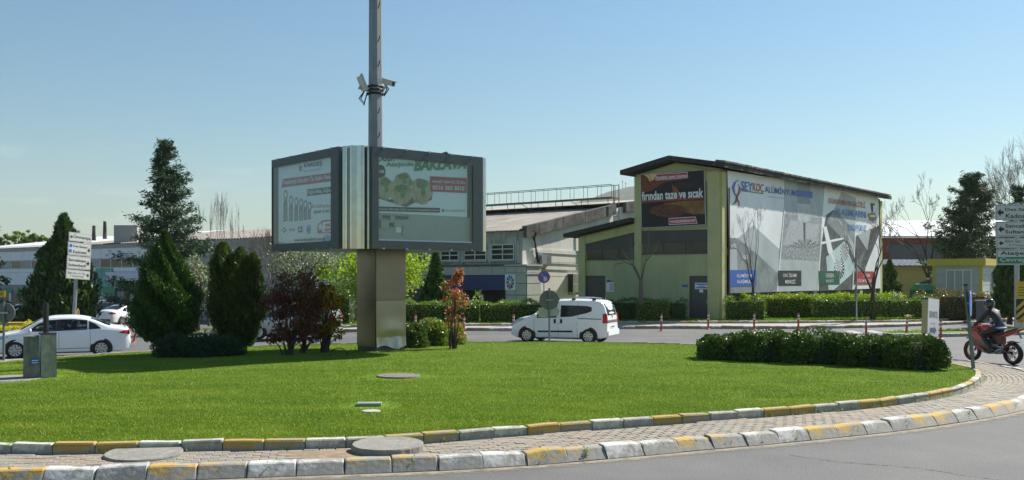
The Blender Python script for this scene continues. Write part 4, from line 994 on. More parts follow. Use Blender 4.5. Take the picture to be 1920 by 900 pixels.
# ---- red framed factory and arcade behind the right-hand trees
FB = empty('red_framed_factory', 'grey factory with red frame, white roof and a yellow arcade below', 'building', (42, 95, 0))
PR = Plane((36.0, 95.0), (1, 0.06)); REDF = M('brick_red_frame', (0.26, 0.07, 0.045), 0.8, var=0.15); GWALL = M('grey_brown_wall', (0.17, 0.165, 0.155), 0.9, var=0.12, scale=0.6)
MB().wbox(PR, 0, 32, 0, 6.3, -14, 0).build('wall', GWALL, FB)
MB().wbox(PR, 0, 32, 5.75, 6.32, -0.02, 0.2).build('frame', REDF, FB)
for k in range(5): MB().wbox(PR, k * 6.5 + 0.4, k * 6.5 + 1.3, 0, 5.74, -0.02, 0.18).build('frame', REDF, FB)
mb = MB(); mb.prism([PR.pt(-0.5, 6.33, 0.5), PR.pt(-0.5, 8.6, -12), PR.pt(-0.5, 8.75, -12), PR.pt(-0.5, 6.5, 0.5)], PR.d * 33); mb.build('roof', M('white_roof_sheet', (0.68, 0.69, 0.68), 0.6, var=0.05), FB)
wr = lambda P, x0, y0, x1, y1: (*P.hit(x0, y1), *P.hit(x1, y0))
P4 = Plane((36.0, 88.0), (1, 0.06))
AR = empty('arcade', 'yellow rendered arcade with an arched carport and blue grey metal roof', 'building', (37.5, 88, 0)); YW = M('sand_yellow_wall', (0.46, 0.36, 0.13), 0.9, var=0.12)
arch = [(-1.5, 0), (-1.5, 3.4), (6.2, 3.4), (6.2, 0), (5.9, 0)] + [(3.1 + 2.6 * math.cos(R(a)), 0.9 + 1.35 * math.sin(R(a))) for a in range(0, 181, 15)] + [(0.5, 0)]
MB().wpoly(P4, arch, -0.3, 0.0).build('wall', YW, AR); MB().wbox(P4, -1.5, 6.2, 0, 3.3, -4, -3.8).build('back_wall', GWALL, AR)
mb = MB(); mb.prism([P4.pt(-1.8, 3.42, 0.6), P4.pt(-1.8, 4.0, -4), P4.pt(-1.8, 4.1, -4), P4.pt(-1.8, 3.5, 0.6)], P4.d * 8.2); mb.build('roof', M('blue_grey_metal', (0.16, 0.19, 0.21), 0.5, 0.2), AR)
for k in range(16): mb = MB(); mb.prism([P4.pt(-1.7 + k * .5, 3.51, 0.6), P4.pt(-1.7 + k * .5, 4.105, -4), P4.pt(-1.7 + k * .5, 4.15, -4), P4.pt(-1.7 + k * .5, 3.56, 0.6)], P4.d * 0.06); mb.build('roof_rib', M('pale_rib', (0.30, 0.33, 0.35), 0.5), AR)
for k in range(5): MB().tube([P4.pt(-1 + 1.6 * k, 0, 1.5), P4.pt(-1 + 1.6 * k, 1.1, 1.5)], 0.06, 5).build('railing_post', YW, AR)
MB().tube([P4.pt(-1, 1.05, 1.5), P4.pt(5.6, 1.05, 1.5)], 0.05, 5).build('railing', YW, AR)

# ---- guard cabin
CC = (28.36, 58.0); PCF = Plane(CC, DF); PCS = Plane(CC, DS); GC = empty('guard_cabin', 'pale grey guard cabin with yellow cornice and sliding white door', 'cabin', (CC[0], CC[1], 0.2))
CABW = M('pale_cabin_cladding', (0.40, 0.42, 0.42), 0.6, var=0.05); CABY = M('cabin_yellow', (0.50, 0.40, 0.06), 0.6, var=0.08)
mb = MB(); mb.prism([PCF.pt(t, 0.1) for t in (0, 2.75)] + [PCF.pt(2.75, 0.1) + DS * 6, PCF.pt(0, 0.1) + DS * 6], (0, 0, 3.05)); mb.build('wall', M('cladding_joint', (0.30, 0.30, 0.14), 0.7), GC)
mb = MB(); c0 = PCF.pt(-0.3, 3.12, 0.3); mb.prism([c0, PCF.pt(3.05, 3.12, 0.3), PCF.pt(3.05, 3.12, 0.3) + DS * 6.6, c0 + DS * 6.6], (0, 0, 0.42)); mb.build('cornice', CABY, GC)
for P, t0, t1 in ((PCF, 0.12, 2.65), (PCS, 0.12, 5.9)):
    for k in range(5): MB().wbox(P, t0, t1, 0.12 + k * 0.61, 0.12 + (k + 1) * 0.61 - 0.025, 0.0, 0.03).build('cladding_panel', CABW, GC)
for P, t in ((PCF, -0.04), (PCF, 2.64)): MB().wbox(P, t, t + 0.16, 0.1, 3.12, -0.02, 0.06).build('corner_post', CABY, GC)
MB().wbox(PCS, -0.02, 0.13, 0.1, 3.12, 0, 0.062).build('corner_post', CABY, GC)
ta, za = PCF.hit(1823, 505); tb, _ = PCF.hit(1774, 505)
dr = MB(); dr.wbox(PCF, ta, tb, za - 0.08, za, 0.03, 0.1)
for k in range(4): t = ta + (tb - ta - 0.07) * k / 3; dr.wbox(PCF, t, t + 0.07, 0.15, za - 0.08, 0.03, 0.1)
dr = dr.build('door', FRAMEW, GC)
for k in range(3): t = ta + (tb - ta - 0.07) * k / 3; MB().wbox(PCF, t + 0.07, t + (tb - ta - 0.07) / 3, 0.2, za - 0.08, 0.032, 0.05).build('pane', M('frosted_pane', (0.30, 0.33, 0.34), 0.25, var=0.05), dr)
mb = MB(); tc_, zc_ = PCS.hit(1866, 527)
sg = [(tc_ + 1.05 * math.cos(R(a)), zc_ + 0.72 * math.sin(R(a))) for a in range(0, 360, 15)]; rd = MB().wpoly(PCS, sg, 0.03, 0.16).build('round_sign', M('blue_grey_sign', (0.22, 0.29, 0.38), 0.5), GC)
MB().wpoly(PCS, [(tc_ + .95 * math.cos(R(a)), zc_ + 0.65 * math.sin(R(a))) for a in range(0, 360, 15)], 0.16, 0.17).build('sign_face', M('pale_sign_face', (0.38, 0.45, 0.52), 0.5), rd)
print_on(PCS, [(tc_ + .35 * math.cos(R(a)), zc_ + .2 + 0.28 * math.sin(R(a))) for a in range(0, 360, 20)], M('sky_blue_drop', (0.10, 0.30, 0.50), 0.5), rd, 0.175, px=False)
text_on(PCS, 'GÜVENLİK', (tc_ - .75, zc_ - 0.35, tc_ + .75, zc_ - 0.15), BLUE, rd, 0.176, px=False)

# ---- wooded hill and its masts
def hill_mat(): return M('wooded_hill', (0.035, 0.06, 0.03), 1.0, var=0.4, scale=0.02, c2=(0.07, 0.085, 0.045))
hx = np.linspace(-700, 1700, 121); hy = np.linspace(1300, 2900, 60)
hn = np.random.default_rng(8); hp = hn.uniform(0, 6.28, (9, 2)); hf = hn.uniform(0.004, 0.05, (9, 2))
def hill_z(X, Y):
    return np.maximum(hill_h(X, Y), -1.5)
def hill_h(X, Y):
    prof = np.interp(X / Y * FPX + 960, [300, 700, 860, 905, 960, 1040, 1100, 1140, 1180, 1260, 1340, 1450, 1560, 1650, 1800], [0, 20, 62, 118, 126, 134, 146, 160, 170, 182, 180, 150, 112, 75, 0]) * 2300 / FPX
    e = 1 - np.abs((Y - 2300) / 1000) ** 1.6
    return prof * np.clip(e, 0, 1) + sum(np.sin(X * hf[k, 0] * (k + 1) * .4 + hp[k, 0]) * np.sin(Y * hf[k, 1] * (k + 1) * .4 + hp[k, 1]) for k in range(9)) * 1.3 - 3
sheet('hills', hx, hy, hill_z, hill_mat())
for x, y, lb in ((1167, 338, 'taller thin antenna mast on the far hilltop'), (1173, 341, 'shorter thin antenna mast on the far hilltop')):
    b = at(x, 357, 2290)
    am = empty('antenna_mast', lb, 'mast', b - Vector((0, 0, 4)), 'masts on the hill')
    MB().tube([b - Vector((0, 0, 4)), at(x, y, 2290)], [1.0, 0.5], 4).build('pole', SIGNBACK, am); MB().box(at(x, y + 3, 2290), (2.4, 2, 3)).build('dish', SIGNBACK, am)
# ---------------------------------------------------------------- billboard on its steel pillar
BU = Vector((0.766, 0.643, 0)).normalized(); BV = Vector((-0.643, 0.766, 0)).normalized(); BC = Vector((-3.58, 26.3, 0))
bz = lz(BC.x, BC.y)
BB = empty('billboard', 'four sided billboard box with two lit posters on a stainless steel pillar', 'billboard', (BC.x, BC.y, bz))
BB['label'] = 'four sided billboard box with food and cable posters on a stainless steel pillar'
FRM = M('dark_grey_frame', (0.062, 0.078, 0.085), 0.45, 0.2, var=0.12, scale=3)
CHR = M('polished_steel', (0.46, 0.45, 0.42), 0.07, 1.0, var=0.12, scale=4)
BRU = M('brushed_steel', (0.22, 0.205, 0.165), 0.28, 1.0, var=0.12, scale=2.2, bump=0.05)
def bl(a, b, z): p = BC + BU * a + BV * b; return Vector((p.x, p.y, z))
Z0, Z1, HB, CH = 3.10, 5.60, 2.2, 0.46
BB_R, BB_L = 1.70, 1.86
core = [(-HB + .01, -1.74), (-1.74, -HB + .01), (BB_R, -HB + .01), (HB, -1.74), (HB, 1.74), (1.74, HB), (-1.74, HB), (-HB + .01, BB_L)]
mb = MB(); mb.prism([bl(a, b, Z0 + .03) for a, b in core], (0, 0, Z1 - Z0 - 0.06)); mb.build('cabinet', FRM, BB)
# fluted polished corners
def corner(p0, p1, out):
    mb = MB(); G = []
    n = 60
    for i in range(n + 1):
        t = i / n; p = p0.lerp(p1, t) + out * (0.10 * math.sin(math.pi * t) + 0.03 * math.cos(t * 2 * math.pi * 2.5 + .6) + 0.02)
        G.append([Vector((p.x, p.y, Z0)), Vector((p.x, p.y, Z1 + 0.02))])
    mb.grid(G); o = mb.build('corner_cover', CHR, BB, smooth=False); o.data.polygons.foreach_set('use_smooth', [True] * len(o.data.polygons))
corner(bl(-HB, -1.74, 0), bl(-1.74, -HB, 0), -(BU + BV).normalized()); corner(bl(BB_R, -HB, 0), bl(HB - .05, -1.74, 0), (BU - BV).normalized()); corner(bl(-HB, BB_L, 0), bl(-1.74, HB, 0), (BV - BU).normalized())
PBR = Plane((bl(-1.74, -HB, 0).x, bl(-1.74, -HB, 0).y), BU); PBL = Plane((bl(-HB, -1.74, 0).x, bl(-HB, -1.74, 0).y), BV)
def panel(P, wdt, fl, fr_, ft, fb):
    for (t0, t1, z0, z1) in ((0, fl, Z0, Z1), (wdt - fr_, wdt, Z0, Z1), (fl, wdt - fr_, Z1 - ft, Z1), (fl, wdt - fr_, Z0, Z0 + fb)):
        MB().wbox(P, t0, t1, z0, z1, 0.0, 0.14).build('frame', FRM, BB)
    for k in range(5):
        for z in (Z0 - 0.01, Z1 - 0.03): MB().wbox(P, 0.3 + k * (wdt - 0.7) / 4, 0.36 + k * (wdt - 0.7) / 4, z, z + 0.04, 0.1, 0.155).build('latch', GALV, BB)
PAPER = M('poster_paper', (0.78, 0.81, 0.84), 0.5, var=0.03, scale=2)
tR0 = PBR.hit(704.5, 400)[0]; tR1 = PBR.hit(881, 400)[0]; zR0 = PBR.hit(705, 451)[1]; zR1 = PBR.hit(705, 294.5)[1]; WR = BB_R + 1.74
panel(PBR, WR, tR0, WR - tR1, Z1 - zR1, zR0 - Z0)
tL1 = PBL.hit(519, 400)[0]; tL0 = PBL.hit(629.5, 400)[0]; zL0 = PBL.hit(629, 452)[1]; WL = BB_L + 1.74
panel(PBL, WL, tL0, WL - tL1, Z1 - PBL.hit(629, 294)[1], zL0 - Z0)
GL = glass_mat('poster_glass', (0.92, 0.96, 0.97), 0.9, 1.0)
# right poster
def zr(u, v): return (690 + u / 4.5, 270 + v / 4.5)
zmid = PBR.hit(790, 403)[1]
PRr = MB().wbox(PBR, tR0 - .05, tR1 - .1, zmid, zR1 + 0.1, 0.0, 0.012).build('poster', PAPER, BB)
MB().wbox(PBR, tR0 - .05, tR1 + .02, zR0 - .03, zmid - 0.005, 0.0, 0.008).build('backing_sheet', M('grey_green_backing', (0.33, 0.37, 0.34), 0.55, var=0.1, scale=1.2), BB)
def rp(pts, m, off=0.016): return print_on(PBR, [zr(*p) for p in pts], m, PRr, off)
def rtx(s_, quad, m, off=0.026, bold=0.02, shear=0): return text_on(PBR, s_, None, m, PRr, off, bold=bold, shear=shear, quad=[zr(*p) for p in quad])
rtx('Odun', [(66, 88), (215, 92), (215, 146), (66, 150)], GREENP); rtx('Ateşinde', [(145, 152), (378, 152), (378, 196), (145, 205)], GREENP, shear=0.1)
rtx('BAKLAVA', [(386, 128), (830, 128), (826, 210), (383, 231)], GREENP, bold=0.05, shear=0.15)
rp(disc_px(104, 234, 42, 58), BLACK); rtx('%100', [(69, 220), (132, 220), (132, 247), (69, 247)], WHITE, bold=0.03);
TRAY = mottle('pastry_base_print', [(0.10, 0.05, 0.02), (0.22, 0.12, 0.05)], 5)
rp([(69, 415), (180, 470), (330, 430), (540, 440), (535, 470), (455, 512), (400, 492), (320, 532), (180, 490), (69, 452)], TRAY)
PAS = mottle('baklava_print', [(0.20, 0.14, 0.05), (0.42, 0.36, 0.20), (0.55, 0.50, 0.34)], 3.2); PIS = mottle('pistachio_print', [(0.05, 0.09, 0.01), (0.13, 0.19, 0.02), (0.22, 0.25, 0.05)], 9)
for i, (cx, cy, rx, ry) in enumerate(((292, 312, 80, 70), (140, 372, 82, 92), (448, 400, 90, 112), (275, 425, 96, 90))):
    blob = [(max(69, cx + rx * (1 + .10 * math.sin(3 * a + i) + .05 * math.sin(7 * a)) * math.cos(a)), cy + ry * (1 + .09 * math.sin(4 * a + 2 * i)) * math.sin(a)) for a in np.linspace(0, 6.28, 29)[:-1]]
    rp(blob, PAS, 0.018 + 0.002 * i)
    rp([(max(69, cx + (x - cx) * .55), cy - ry * .55 + (y - cy) * .38) for x, y in blob], PIS, 0.019 + 0.002 * i)
    rp([(max(69, cx + 0.15 * rx + (x - cx) * .22), cy + ry * .1 + (y - cy) * .3) for x, y in blob], PIS, 0.0193 + 0.002 * i)
rp([(518, 272), (828, 288), (828, 415), (522, 400)], RED, 0.026); rtx('PAKET SERVİS İÇİN', [(540, 300), (808, 310), (808, 342), (540, 333)], WHITE, 0.03, 0.01); rtx('0216 365 5010', [(540, 348), (808, 358), (808, 394), (540, 384)], WHITE, 0.03, 0.02)
rp([(69, 528), (603, 540), (603, 579), (69, 566)], BLACK, 0.026); rtx('ONLINE SİPARİŞ İÇİN www.emiroglubaklava.com.tr', [(73, 538), (598, 548), (598, 571), (73, 560)], WHITE, 0.03, 0.015)
rp(disc_px(628, 562, 11, 13), GREYP, 0.026); rtx('emiroglubaklava', [(645, 550), (815, 553), (815, 577), (645, 573)], GREYP, bold=0)
FIX = M('pale_fitting', (0.36, 0.37, 0.34), 0.6, var=0.15)
for (x0, y0, x1, y1, o1, m) in ((125, 602, 333, 632, 0.05, M('dark_fitting', (0.06, 0.07, 0.07), 0.6)), (178, 605, 215, 690, 0.06, FIX), (98, 640, 200, 710, 0.07, FIX), (215, 640, 300, 700, 0.065, FIX), (282, 635, 338, 775, 0.062, FIX), (228, 700, 272, 748, 0.05, WHITE), (165, 665, 205, 700, 0.08, BLACK)):
    a, za = PBR.hit(*zr(x0, y0)); b, zb_ = PBR.hit(*zr(x1, y1)); MB().wbox(PBR, a, b, zb_, za, 0.008, o1).build('fitting', m, BB)
MB().wbox(PBR, tR0, tR1, zR0, zR0 + 0.035, 0.008, 0.10).build('inner_sill', WHITE, BB)
MB().wbox(PBR, tR0 + .002, tR1 - .002, zR0 + .002, zR1 - .002, 0.115, 0.121).build('pane', GL, BB)
# left poster
def zl(u, v): return (500 + u / 5, 290 + v / 5)
PLl = MB().wbox(PBL, tL0 - .03, tL1 - .12, zL0 - .02, Z1 - 0.1, 0.0, 0.012).build('poster', PAPER, BB)
def lp(pts, m, off=0.016): return print_on(PBL, [zl(*p) for p in pts], m, PLl, off)
def ltx(s_, quad, m, off=0.026, bold=0.02, shear=0): return text_on(PBL, s_, None, m, PLl, off, bold=bold, shear=shear, quad=[zl(*p) for p in quad])
ltx('KARDEŞ', [(360, 82), (528, 58), (528, 112), (360, 130)], BLACK); ltx('ELEKTRİK', [(360, 146), (525, 122), (525, 142), (360, 163)], GREYP, bold=0)
lp([(312, 102), (322, 100), (322, 156), (312, 158)], BLACK); lp([(324, 128), (340, 96), (340, 118), (331, 130), (340, 152), (333, 156)], RED); ltx('5', [(628, 70), (646, 68), (646, 108), (628, 110)], GREYP, bold=0)
lp([(155, 228), (648, 165), (648, 246), (145, 308)], RED); ltx('Yenileşmiş Standart Tip Kablo Pabuçla', [(160, 240), (648, 180), (648, 232), (160, 295)], WHITE, shear=0.2)
lp([(383, 325), (648, 295), (648, 358), (383, 390)], M('charcoal_print', (0.05, 0.055, 0.05), 0.5)); ltx('Doğru Pabuç, Doğru Çe', [(392, 333), (648, 308), (648, 352), (392, 380)], WHITE, shear=0.2)
LUG = M('metal_lug_print', (0.26, 0.28, 0.29), 0.5, var=0.35, scale=6)
for (x0, x1, yt, yb) in ((160, 200, 330, 630), (215, 250, 382, 627), (264, 300, 398, 625), (308, 345, 410, 622), (350, 383, 424, 616), (390, 420, 440, 610)):
    ym = yt + (yb - yt) * 0.48; cx = (x0 + x1) / 2
    lp([(x0, ym + 10), (x1, ym), (x1, yb - 5), (x0, yb)], LUG); lp([(cx - 8, ym - 60), (cx + 14, ym - 60), (x1, ym), (x0, ym + 10)], GREYP, 0.017); lp(disc_px(cx + 3, yt + 48, 19, 48), LUG, 0.018); lp(disc_px(cx + 3, yt + 46, 10, 24), PAPER, 0.02)
ltx('EN 13600 şartlarına u', [(432, 472), (648, 458), (648, 500), (432, 510)], GREYP, bold=0); ltx('güvenli ve hızlı çözü', [(450, 517), (648, 502), (648, 548), (450, 562)], BLACK, bold=0.01)
lp([(170, 680), (192, 708), (170, 736), (148, 710)], RED); lp([(170, 694), (181, 708), (170, 722), (159, 709)], PAPER, 0.02); ltx('RoHS', [(218, 692), (268, 688), (268, 716), (218, 720)], GREYP, bold=0.02); ltx('CE', [(300, 674), (346, 670), (346, 728), (300, 732)], BLACK); lp(disc_px(398, 702, 21, 42), BLUE); lp(disc_px(398, 702, 15, 30), PAPER, 0.02); lp(disc_px(398, 702, 12, 24), BLUE, 0.022)
lp([(482, 658), (530, 616), (648, 607), (648, 735), (482, 738)], RED); lp([(532, 630), (648, 618), (648, 725), (525, 730)], PAPER, 0.02); lp([(490, 665), (520, 640), (534, 690), (500, 715)], WHITE, 0.02); ltx('YERLİ', [(552, 640), (622, 635), (622, 671), (552, 676)], RED, 0.028); ltx('ÜRETİM', [(550, 684), (642, 678), (642, 716), (550, 721)], RED, 0.028)
ltx('www.kardeselektrik.com.tr', [(265, 784), (550, 772), (550, 802), (265, 815)], BLACK)
MB().wbox(PBL, tL0 + .002, tL1 - .002, zL0 + .002, PBL.hit(629, 294)[1] - .002, 0.115, 0.121).build('pane', GL, BB)
# bird-bent flashing on the lid
p = bl(0.75, -1.9, Z1); MB().prism([p + Vector((-.16, 0, 0)), p + Vector((.16, .02, 0)), p + Vector((.06, 0, .12)), p + Vector((-.05, 0, .09))], (0.05, 0.3, 0)).build('bent_flashing', M('rust_brown', (0.13, 0.07, 0.04), 0.8), BB)
# pillar
PH = 0.475; ps = [(-PH, -PH), (PH, -PH), (PH, PH), (-PH, PH)]
mb = MB(); mb.prism([bl(a * .98, b * .98, bz - .2) for a, b in ps], (0, 0, Z0 - bz + 0.25)); mb.build('pillar_core', FRM, BB)
PP1 = Plane((bl(-PH, -PH, 0).x, bl(-PH, -PH, 0).y), BU); PP2 = Plane((bl(-PH, -PH, 0).x, bl(-PH, -PH, 0).y), BV)
zj = 1.78
MB().wbox(PP1, 0.008, 0.95, zj + .006, Z0 + .03, 0, 0.012).build('pillar_sheet', BRU, BB); MB().wbox(PP2, 0.008, 0.95, zj + .006, Z0 + .03, 0, 0.012).build('pillar_sheet', BRU, BB); MB().wbox(PP2, 0.008, 0.95, bz + .12, zj - .004, 0, 0.012).build('pillar_sheet', BRU, BB)
G = []
for i in range(25):
    a = i / 24; row = []
    for j in range(33):
        b = j / 32; z = bz + 0.10 + (zj - bz - 0.104) * b
        dent = -0.02 * math.exp(-((a - .55) / .4) ** 2 - ((b - .34) / .2) ** 2)
        kick = 0.10 * max(0, 1 - b / 0.22) * (0.35 + 0.65 * math.exp(-((a - .62) / .22) ** 2)) * (1 - 0.5 * abs(math.sin(a * 9)))
        row.append(PP1.pt(0.008 + 0.942 * a, z + 0.05 * max(0, 1 - b / .1) * math.sin(a * 7), 0.014 - dent + kick + 0.045 * (b < 0.9) * 0))
    G.append(row)
mb = MB(); mb.grid(G); mb.build('dented_sheet', M('bright_dented_steel', (0.34, 0.32, 0.26), 0.24, 1.0, var=0.08, scale=3), BB, smooth=True)
for a in (-.36, .36):
    for b in (-.36, .36): MB().box(bl(a * 1.05, b * 1.05, bz + .02), (.12, .12, .22), math.atan2(BU.y, BU.x)).build('foot', M('rusty_foot', (0.10, 0.075, 0.055), 0.85), BB)
mb = MB(); mb.tube([gndl(613, 668) + Vector((0.22 * math.cos(R(a)) + .3, 0, 0.21 * math.sin(R(a)) + .0)) for a in range(0, 181, 15)], 0.012, 6)
props(mb.build('cable_loop', CAB, None, loc=gndl(622, 668)), 'thin black cable loop sticking out of the grass by the pillar', 'cable')

# ---------------------------------------------------------------- tall mast with cameras
MC = Vector((-3.74, 26.3, 0)); ML = empty('camera_mast', 'tall octagonal grey steel mast with two cameras, rising through the billboard', 'mast', (MC.x, MC.y, Z1))
MASTM = M('grey_mast_steel', (0.25, 0.265, 0.27), 0.5, 0.55, var=0.18, scale=1.5, c2=(0.19, 0.2, 0.2), mixlo=.55, mixhi=.7)
def mz(z): return 0.205 - 0.0047 * (z - 5)
mb = MB(); mb.tube([MC + Vector((0, 0, z)) for z in (5.4, 16)], [mz(5.4), mz(16)], 8); mb.build('shaft', MASTM, ML)
MB().lathe([(0.16, 0), (0.19, .03), (0.17, .1), (0.0, .14)], 8, MC + Vector((0, 0, 16))).build('cap', DARKPL, ML)
for y in (15, 78, 124, 212, 258, -30, -75):
    z = CAMH + (HORY - y) * 26.1 / FPX; p = MC + Vector((0.09, -mz(z) * .92, z))
    MB().tube([p, p + Vector((.03, -.16, -.02)), p + Vector((.06, -.17, .05)), p + Vector((.07, -.17, .12))], 0.014, 5).build('step_iron', DARKPL, ML)
for z in (7.42, 7.52, 7.62): MB().lathe([(mz(z) + .025, z - .03), (mz(z) + .05, z), (mz(z) + .025, z + .03)], 12, MC, caps=False).build('strap', DARKPL, ML)
CAMW = M('cream_camera_housing', (0.55, 0.53, 0.46), 0.45, var=0.06)
def cctv(px, py, dirv, side):
    c = at(px, py, 26.05); d = Vector(dirv).normalized(); sidev = d.cross(Vector((0, 0, 1))).normalized(); up = sidev.cross(d)
    Mx = Matrix((d, sidev, up)).transposed()
    h = MB().box(c, (.40, .13, .13), M=Mx).build('camera', CAMW, ML)
    MB().box(c + up * .075 + d * .03, (.46, .16, .02), M=Mx).build('sun_shield', CAMW, h); MB().box(c + d * .203, (.01, .1, .1), M=Mx).build('lens_window', CARGLASS, h)
    MB().tube([c - up * .07 - d * .05, c - up * .14 - d * .08, MC + Vector((side * mz(7.5), -.05, 7.50))], .03, 6).build('bracket', CAMW, ML)
    q = c - d * .19
    for k in (0, 1): MB().tube([q, q + Vector((side * (.1 + .05 * k), -.02, -.22)), q + Vector((side * (.02), 0, -.36 - .04 * k)), MC + Vector((side * .22, -.05, 7.42 + .04 * k))], .017, 5).build('cable', CAB, ML)
cctv(728, 155, (.75, -.55, -.30), 1); cctv(679, 157, (-.35, -.2, .95), -1)

# ---------------------------------------------------------------- concrete stump with black post
pS = gndl(60, 710); SZ = lz(pS.x, pS.y)
ST = empty('concrete_stump', 'weathered concrete stump with a blue sticker and a black steel post', 'stump', (pS.x, pS.y, SZ))
DST = M('stained_concrete', (0.20, 0.195, 0.17), 0.92, var=0.35, scale=5, c2=(0.06, 0.06, 0.055), mixlo=.42, mixhi=.66, bump=.7, streak=.18); LST = M('pale_stained_concrete', (0.36, 0.335, 0.28), 0.92, var=0.3, scale=5, c2=(0.10, 0.095, 0.08), mixlo=.45, mixhi=.7, bump=.7, streak=.18)
Mr = Matrix.Rotation(R(28), 3, 'Z')
def sp_(x, y, z): v = Mr @ Vector((x, y, 0)); return Vector((pS.x + v.x, pS.y + v.y + .25, SZ + z))
def slab(x0, x1, y0, y1, h, tp, name, m):
    mb = MB(); c = [(x0, y0), (x1, y0), (x1, y1), (x0, y1)]; cx, cy = (x0 + x1) / 2, (y0 + y1) / 2
    mb.add([sp_(x, y, -.05) for x, y in c] + [sp_(cx + (x - cx) * tp, cy + (y - cy) * tp, h) for x, y in c], [(3, 2, 1, 0), (4, 5, 6, 7)] + [(i, (i + 1) % 4, 4 + (i + 1) % 4, 4 + i) for i in range(4)])
    return mb.build(name, m, ST)
s1 = slab(-.27, .03, -.22, .22, .84, .94, 'slab', DST); slab(.04, .33, -.24, .22, .87, .95, 'slab', LST)
MB().box(sp_(.17, 0, .885), (.32, .46, .02), R(28)).build('cap_plate', DARKPL, ST)
MB().tube([sp_(.14, 0, .89), sp_(.14, 0, 1.50)], .055, 10).build('post', M('black_post', (0.012, 0.012, 0.012), 0.5), ST)
PSt = Plane((sp_(-.27, -.222, 0).x, sp_(-.27, -.222, 0).y), (math.cos(R(28)), math.sin(R(28)))); stk = print_on(PSt, [(.13, .66), (.28, .66), (.28, .79), (.13, .79)], BLUE, ST, 0.003, 'sticker', px=False, thick=.004); [print_on(PSt, [(.15, z_), (.26, z_), (.26, z_ + .016), (.15, z_ + .016)], WHITE, stk, .009, px=False) for z_ in (.69, .735)]
mb = MB(); mb.lathe([(0.0, .012), (.62, .012), (.66, -.03)], 18, (pS.x - .45, pS.y + .05, SZ - .0)); props(mb.build('concrete_pad', CONC, None, loc=(pS.x - .45, pS.y, SZ)), 'flat round concrete pad in the grass beside the stump', 'pad')
BARE.append((pS.x - .45, pS.y + .05, .66, .66)); BARE.append((pS.x, pS.y + .25, .3, .3))

# ---------------------------------------------------------------- covers and slabs
def disc_slab(name, label, x, y, z, r, h, m, tilt=0.0, rz=0, seg=48, rough=.008):
    c = gndl(x, y) if z > .2 else gnd(x, y, z); mb = MB(); rr_ = random.Random(name + str(x)); rad = [r * (1 + rr_.uniform(-rough, rough)) for _ in range(seg)]
    T = Matrix.Rotation(tilt, 3, 'X') @ Matrix.Rotation(rz, 3, 'Z')
    def ring(f, zz): return [c + T @ Vector((rad[k] * f * math.cos(2 * math.pi * k / seg), rad[k] * f * math.sin(2 * math.pi * k / seg), zz)) for k in range(seg)]
    vs = ring(1, -.06) + ring(1, h - .015) + ring(.98, h)
    fs = [(a * seg + k, a * seg + (k + 1) % seg, (a + 1) * seg + (k + 1) % seg, (a + 1) * seg + k) for a in (0, 1) for k in range(seg)] + [tuple(2 * seg + k for k in range(seg))]
    mb.add(vs, fs); o = mb.build(name, m, None, loc=c); props(o, label, 'manhole cover'); return c
disc_slab('manhole_cover', 'thin tilted round concrete cover lying on the brick pavement', 270, 852, .16, .47, .035, CONC, tilt=R(2.5))
disc_slab('manhole_cover', 'thick broken round concrete cover on the pavement by a dirt patch', 727, 845, .15, .46, .10, CONC, tilt=R(1.5), rough=.015)
c = disc_slab('manhole_cover', 'round concrete cover sunk level in the lawn', 747, 706, .36, .43, .03, M('cover_concrete', (0.17, 0.15, 0.12), .9, var=.2, scale=6, bump=.5)); BARE.append((c.x, c.y, .46, .46))
c = gndl(693, 760); BARE.append((c.x, c.y, .32, .25))
props(MB().box(c + Vector((0, 0, .025)), (.38, .2, .04), R(4)).build('meter_cover', M('grey_green_cast_iron', (0.30, 0.33, 0.29), .6, .3, var=.15, scale=12, bump=.4), None, loc=c), 'pale grey rectangular metal meter cover set in the lawn', 'cover')
disc_slab('stone_disc', 'small pale flat stone in the grass before the meter cover', 696, 772, .335, .14, .02, M('pale_stone', (0.42, 0.41, 0.36), .9, var=.15))
c = gnd(640, 853, .15); mb = MB(); mb.lathe([(0, .014), (.3, .012), (.55, .008), (.8, .0), (.82, -.01)], 22, (0, 0, 0)); mb.v = [(c.x + x * 1.15, c.y + .05 + y * .42, .148 + z * 1.2) for x, y, z in mb.v]
props(mb.build('dirt_patch', M('reddish_dirt', (0.27, 0.19, 0.12), .95, var=.3, scale=7, bump=.6, c2=(.2, .17, .11)), smooth=True), 'reddish bare dirt spread over the brick pavement', 'dirt', kind='stuff')

# ---------------------------------------------------------------- signs
SGW = M('sign_white', (0.55, 0.56, 0.52), 0.45, var=0.06); SGK = M('sign_black', (0.02, 0.02, 0.02), 0.5); SGY = M('sign_yellow', (0.62, 0.40, 0.02), 0.45, var=0.05); SGG = M('sign_green', (0.02, 0.20, 0.08), 0.45); SGB = M('sign_blue', (0.03, 0.13, 0.50), 0.45)
def plate(P, quad, parent, m=SGW, border=True):
    pl_ = print_on(P, quad, m, parent, 0.0, 'plate', thick=0.03)
    if border:
        cx = sum(q_[0] for q_ in quad) / 4; cy = sum(q_[1] for q_ in quad) / 4
        sh = lambda a, b: [(cx + (x - cx) * a, cy + (y - cy) * b) for x, y in quad]
        print_on(P, sh(.965, .90), SGK, pl_, .032); print_on(P, sh(.95, .86), m, pl_, .0335)
    return pl_
def arrow(P, box, left, m, parent, off=.036):
    x0, y0, x1, y1 = box; h = y1 - y0; w_ = x1 - x0; f = (lambda a: x0 + a * w_) if left else (lambda a: x1 - a * w_)
    print_on(P, [(f(0), y0 + .5 * h), (f(.55), y0), (f(.55), y0 + .32 * h), (f(1), y0 + .32 * h), (f(1), y0 + .68 * h), (f(.55), y0 + .68 * h), (f(.55), y1)], m, parent, off, 'arrow')
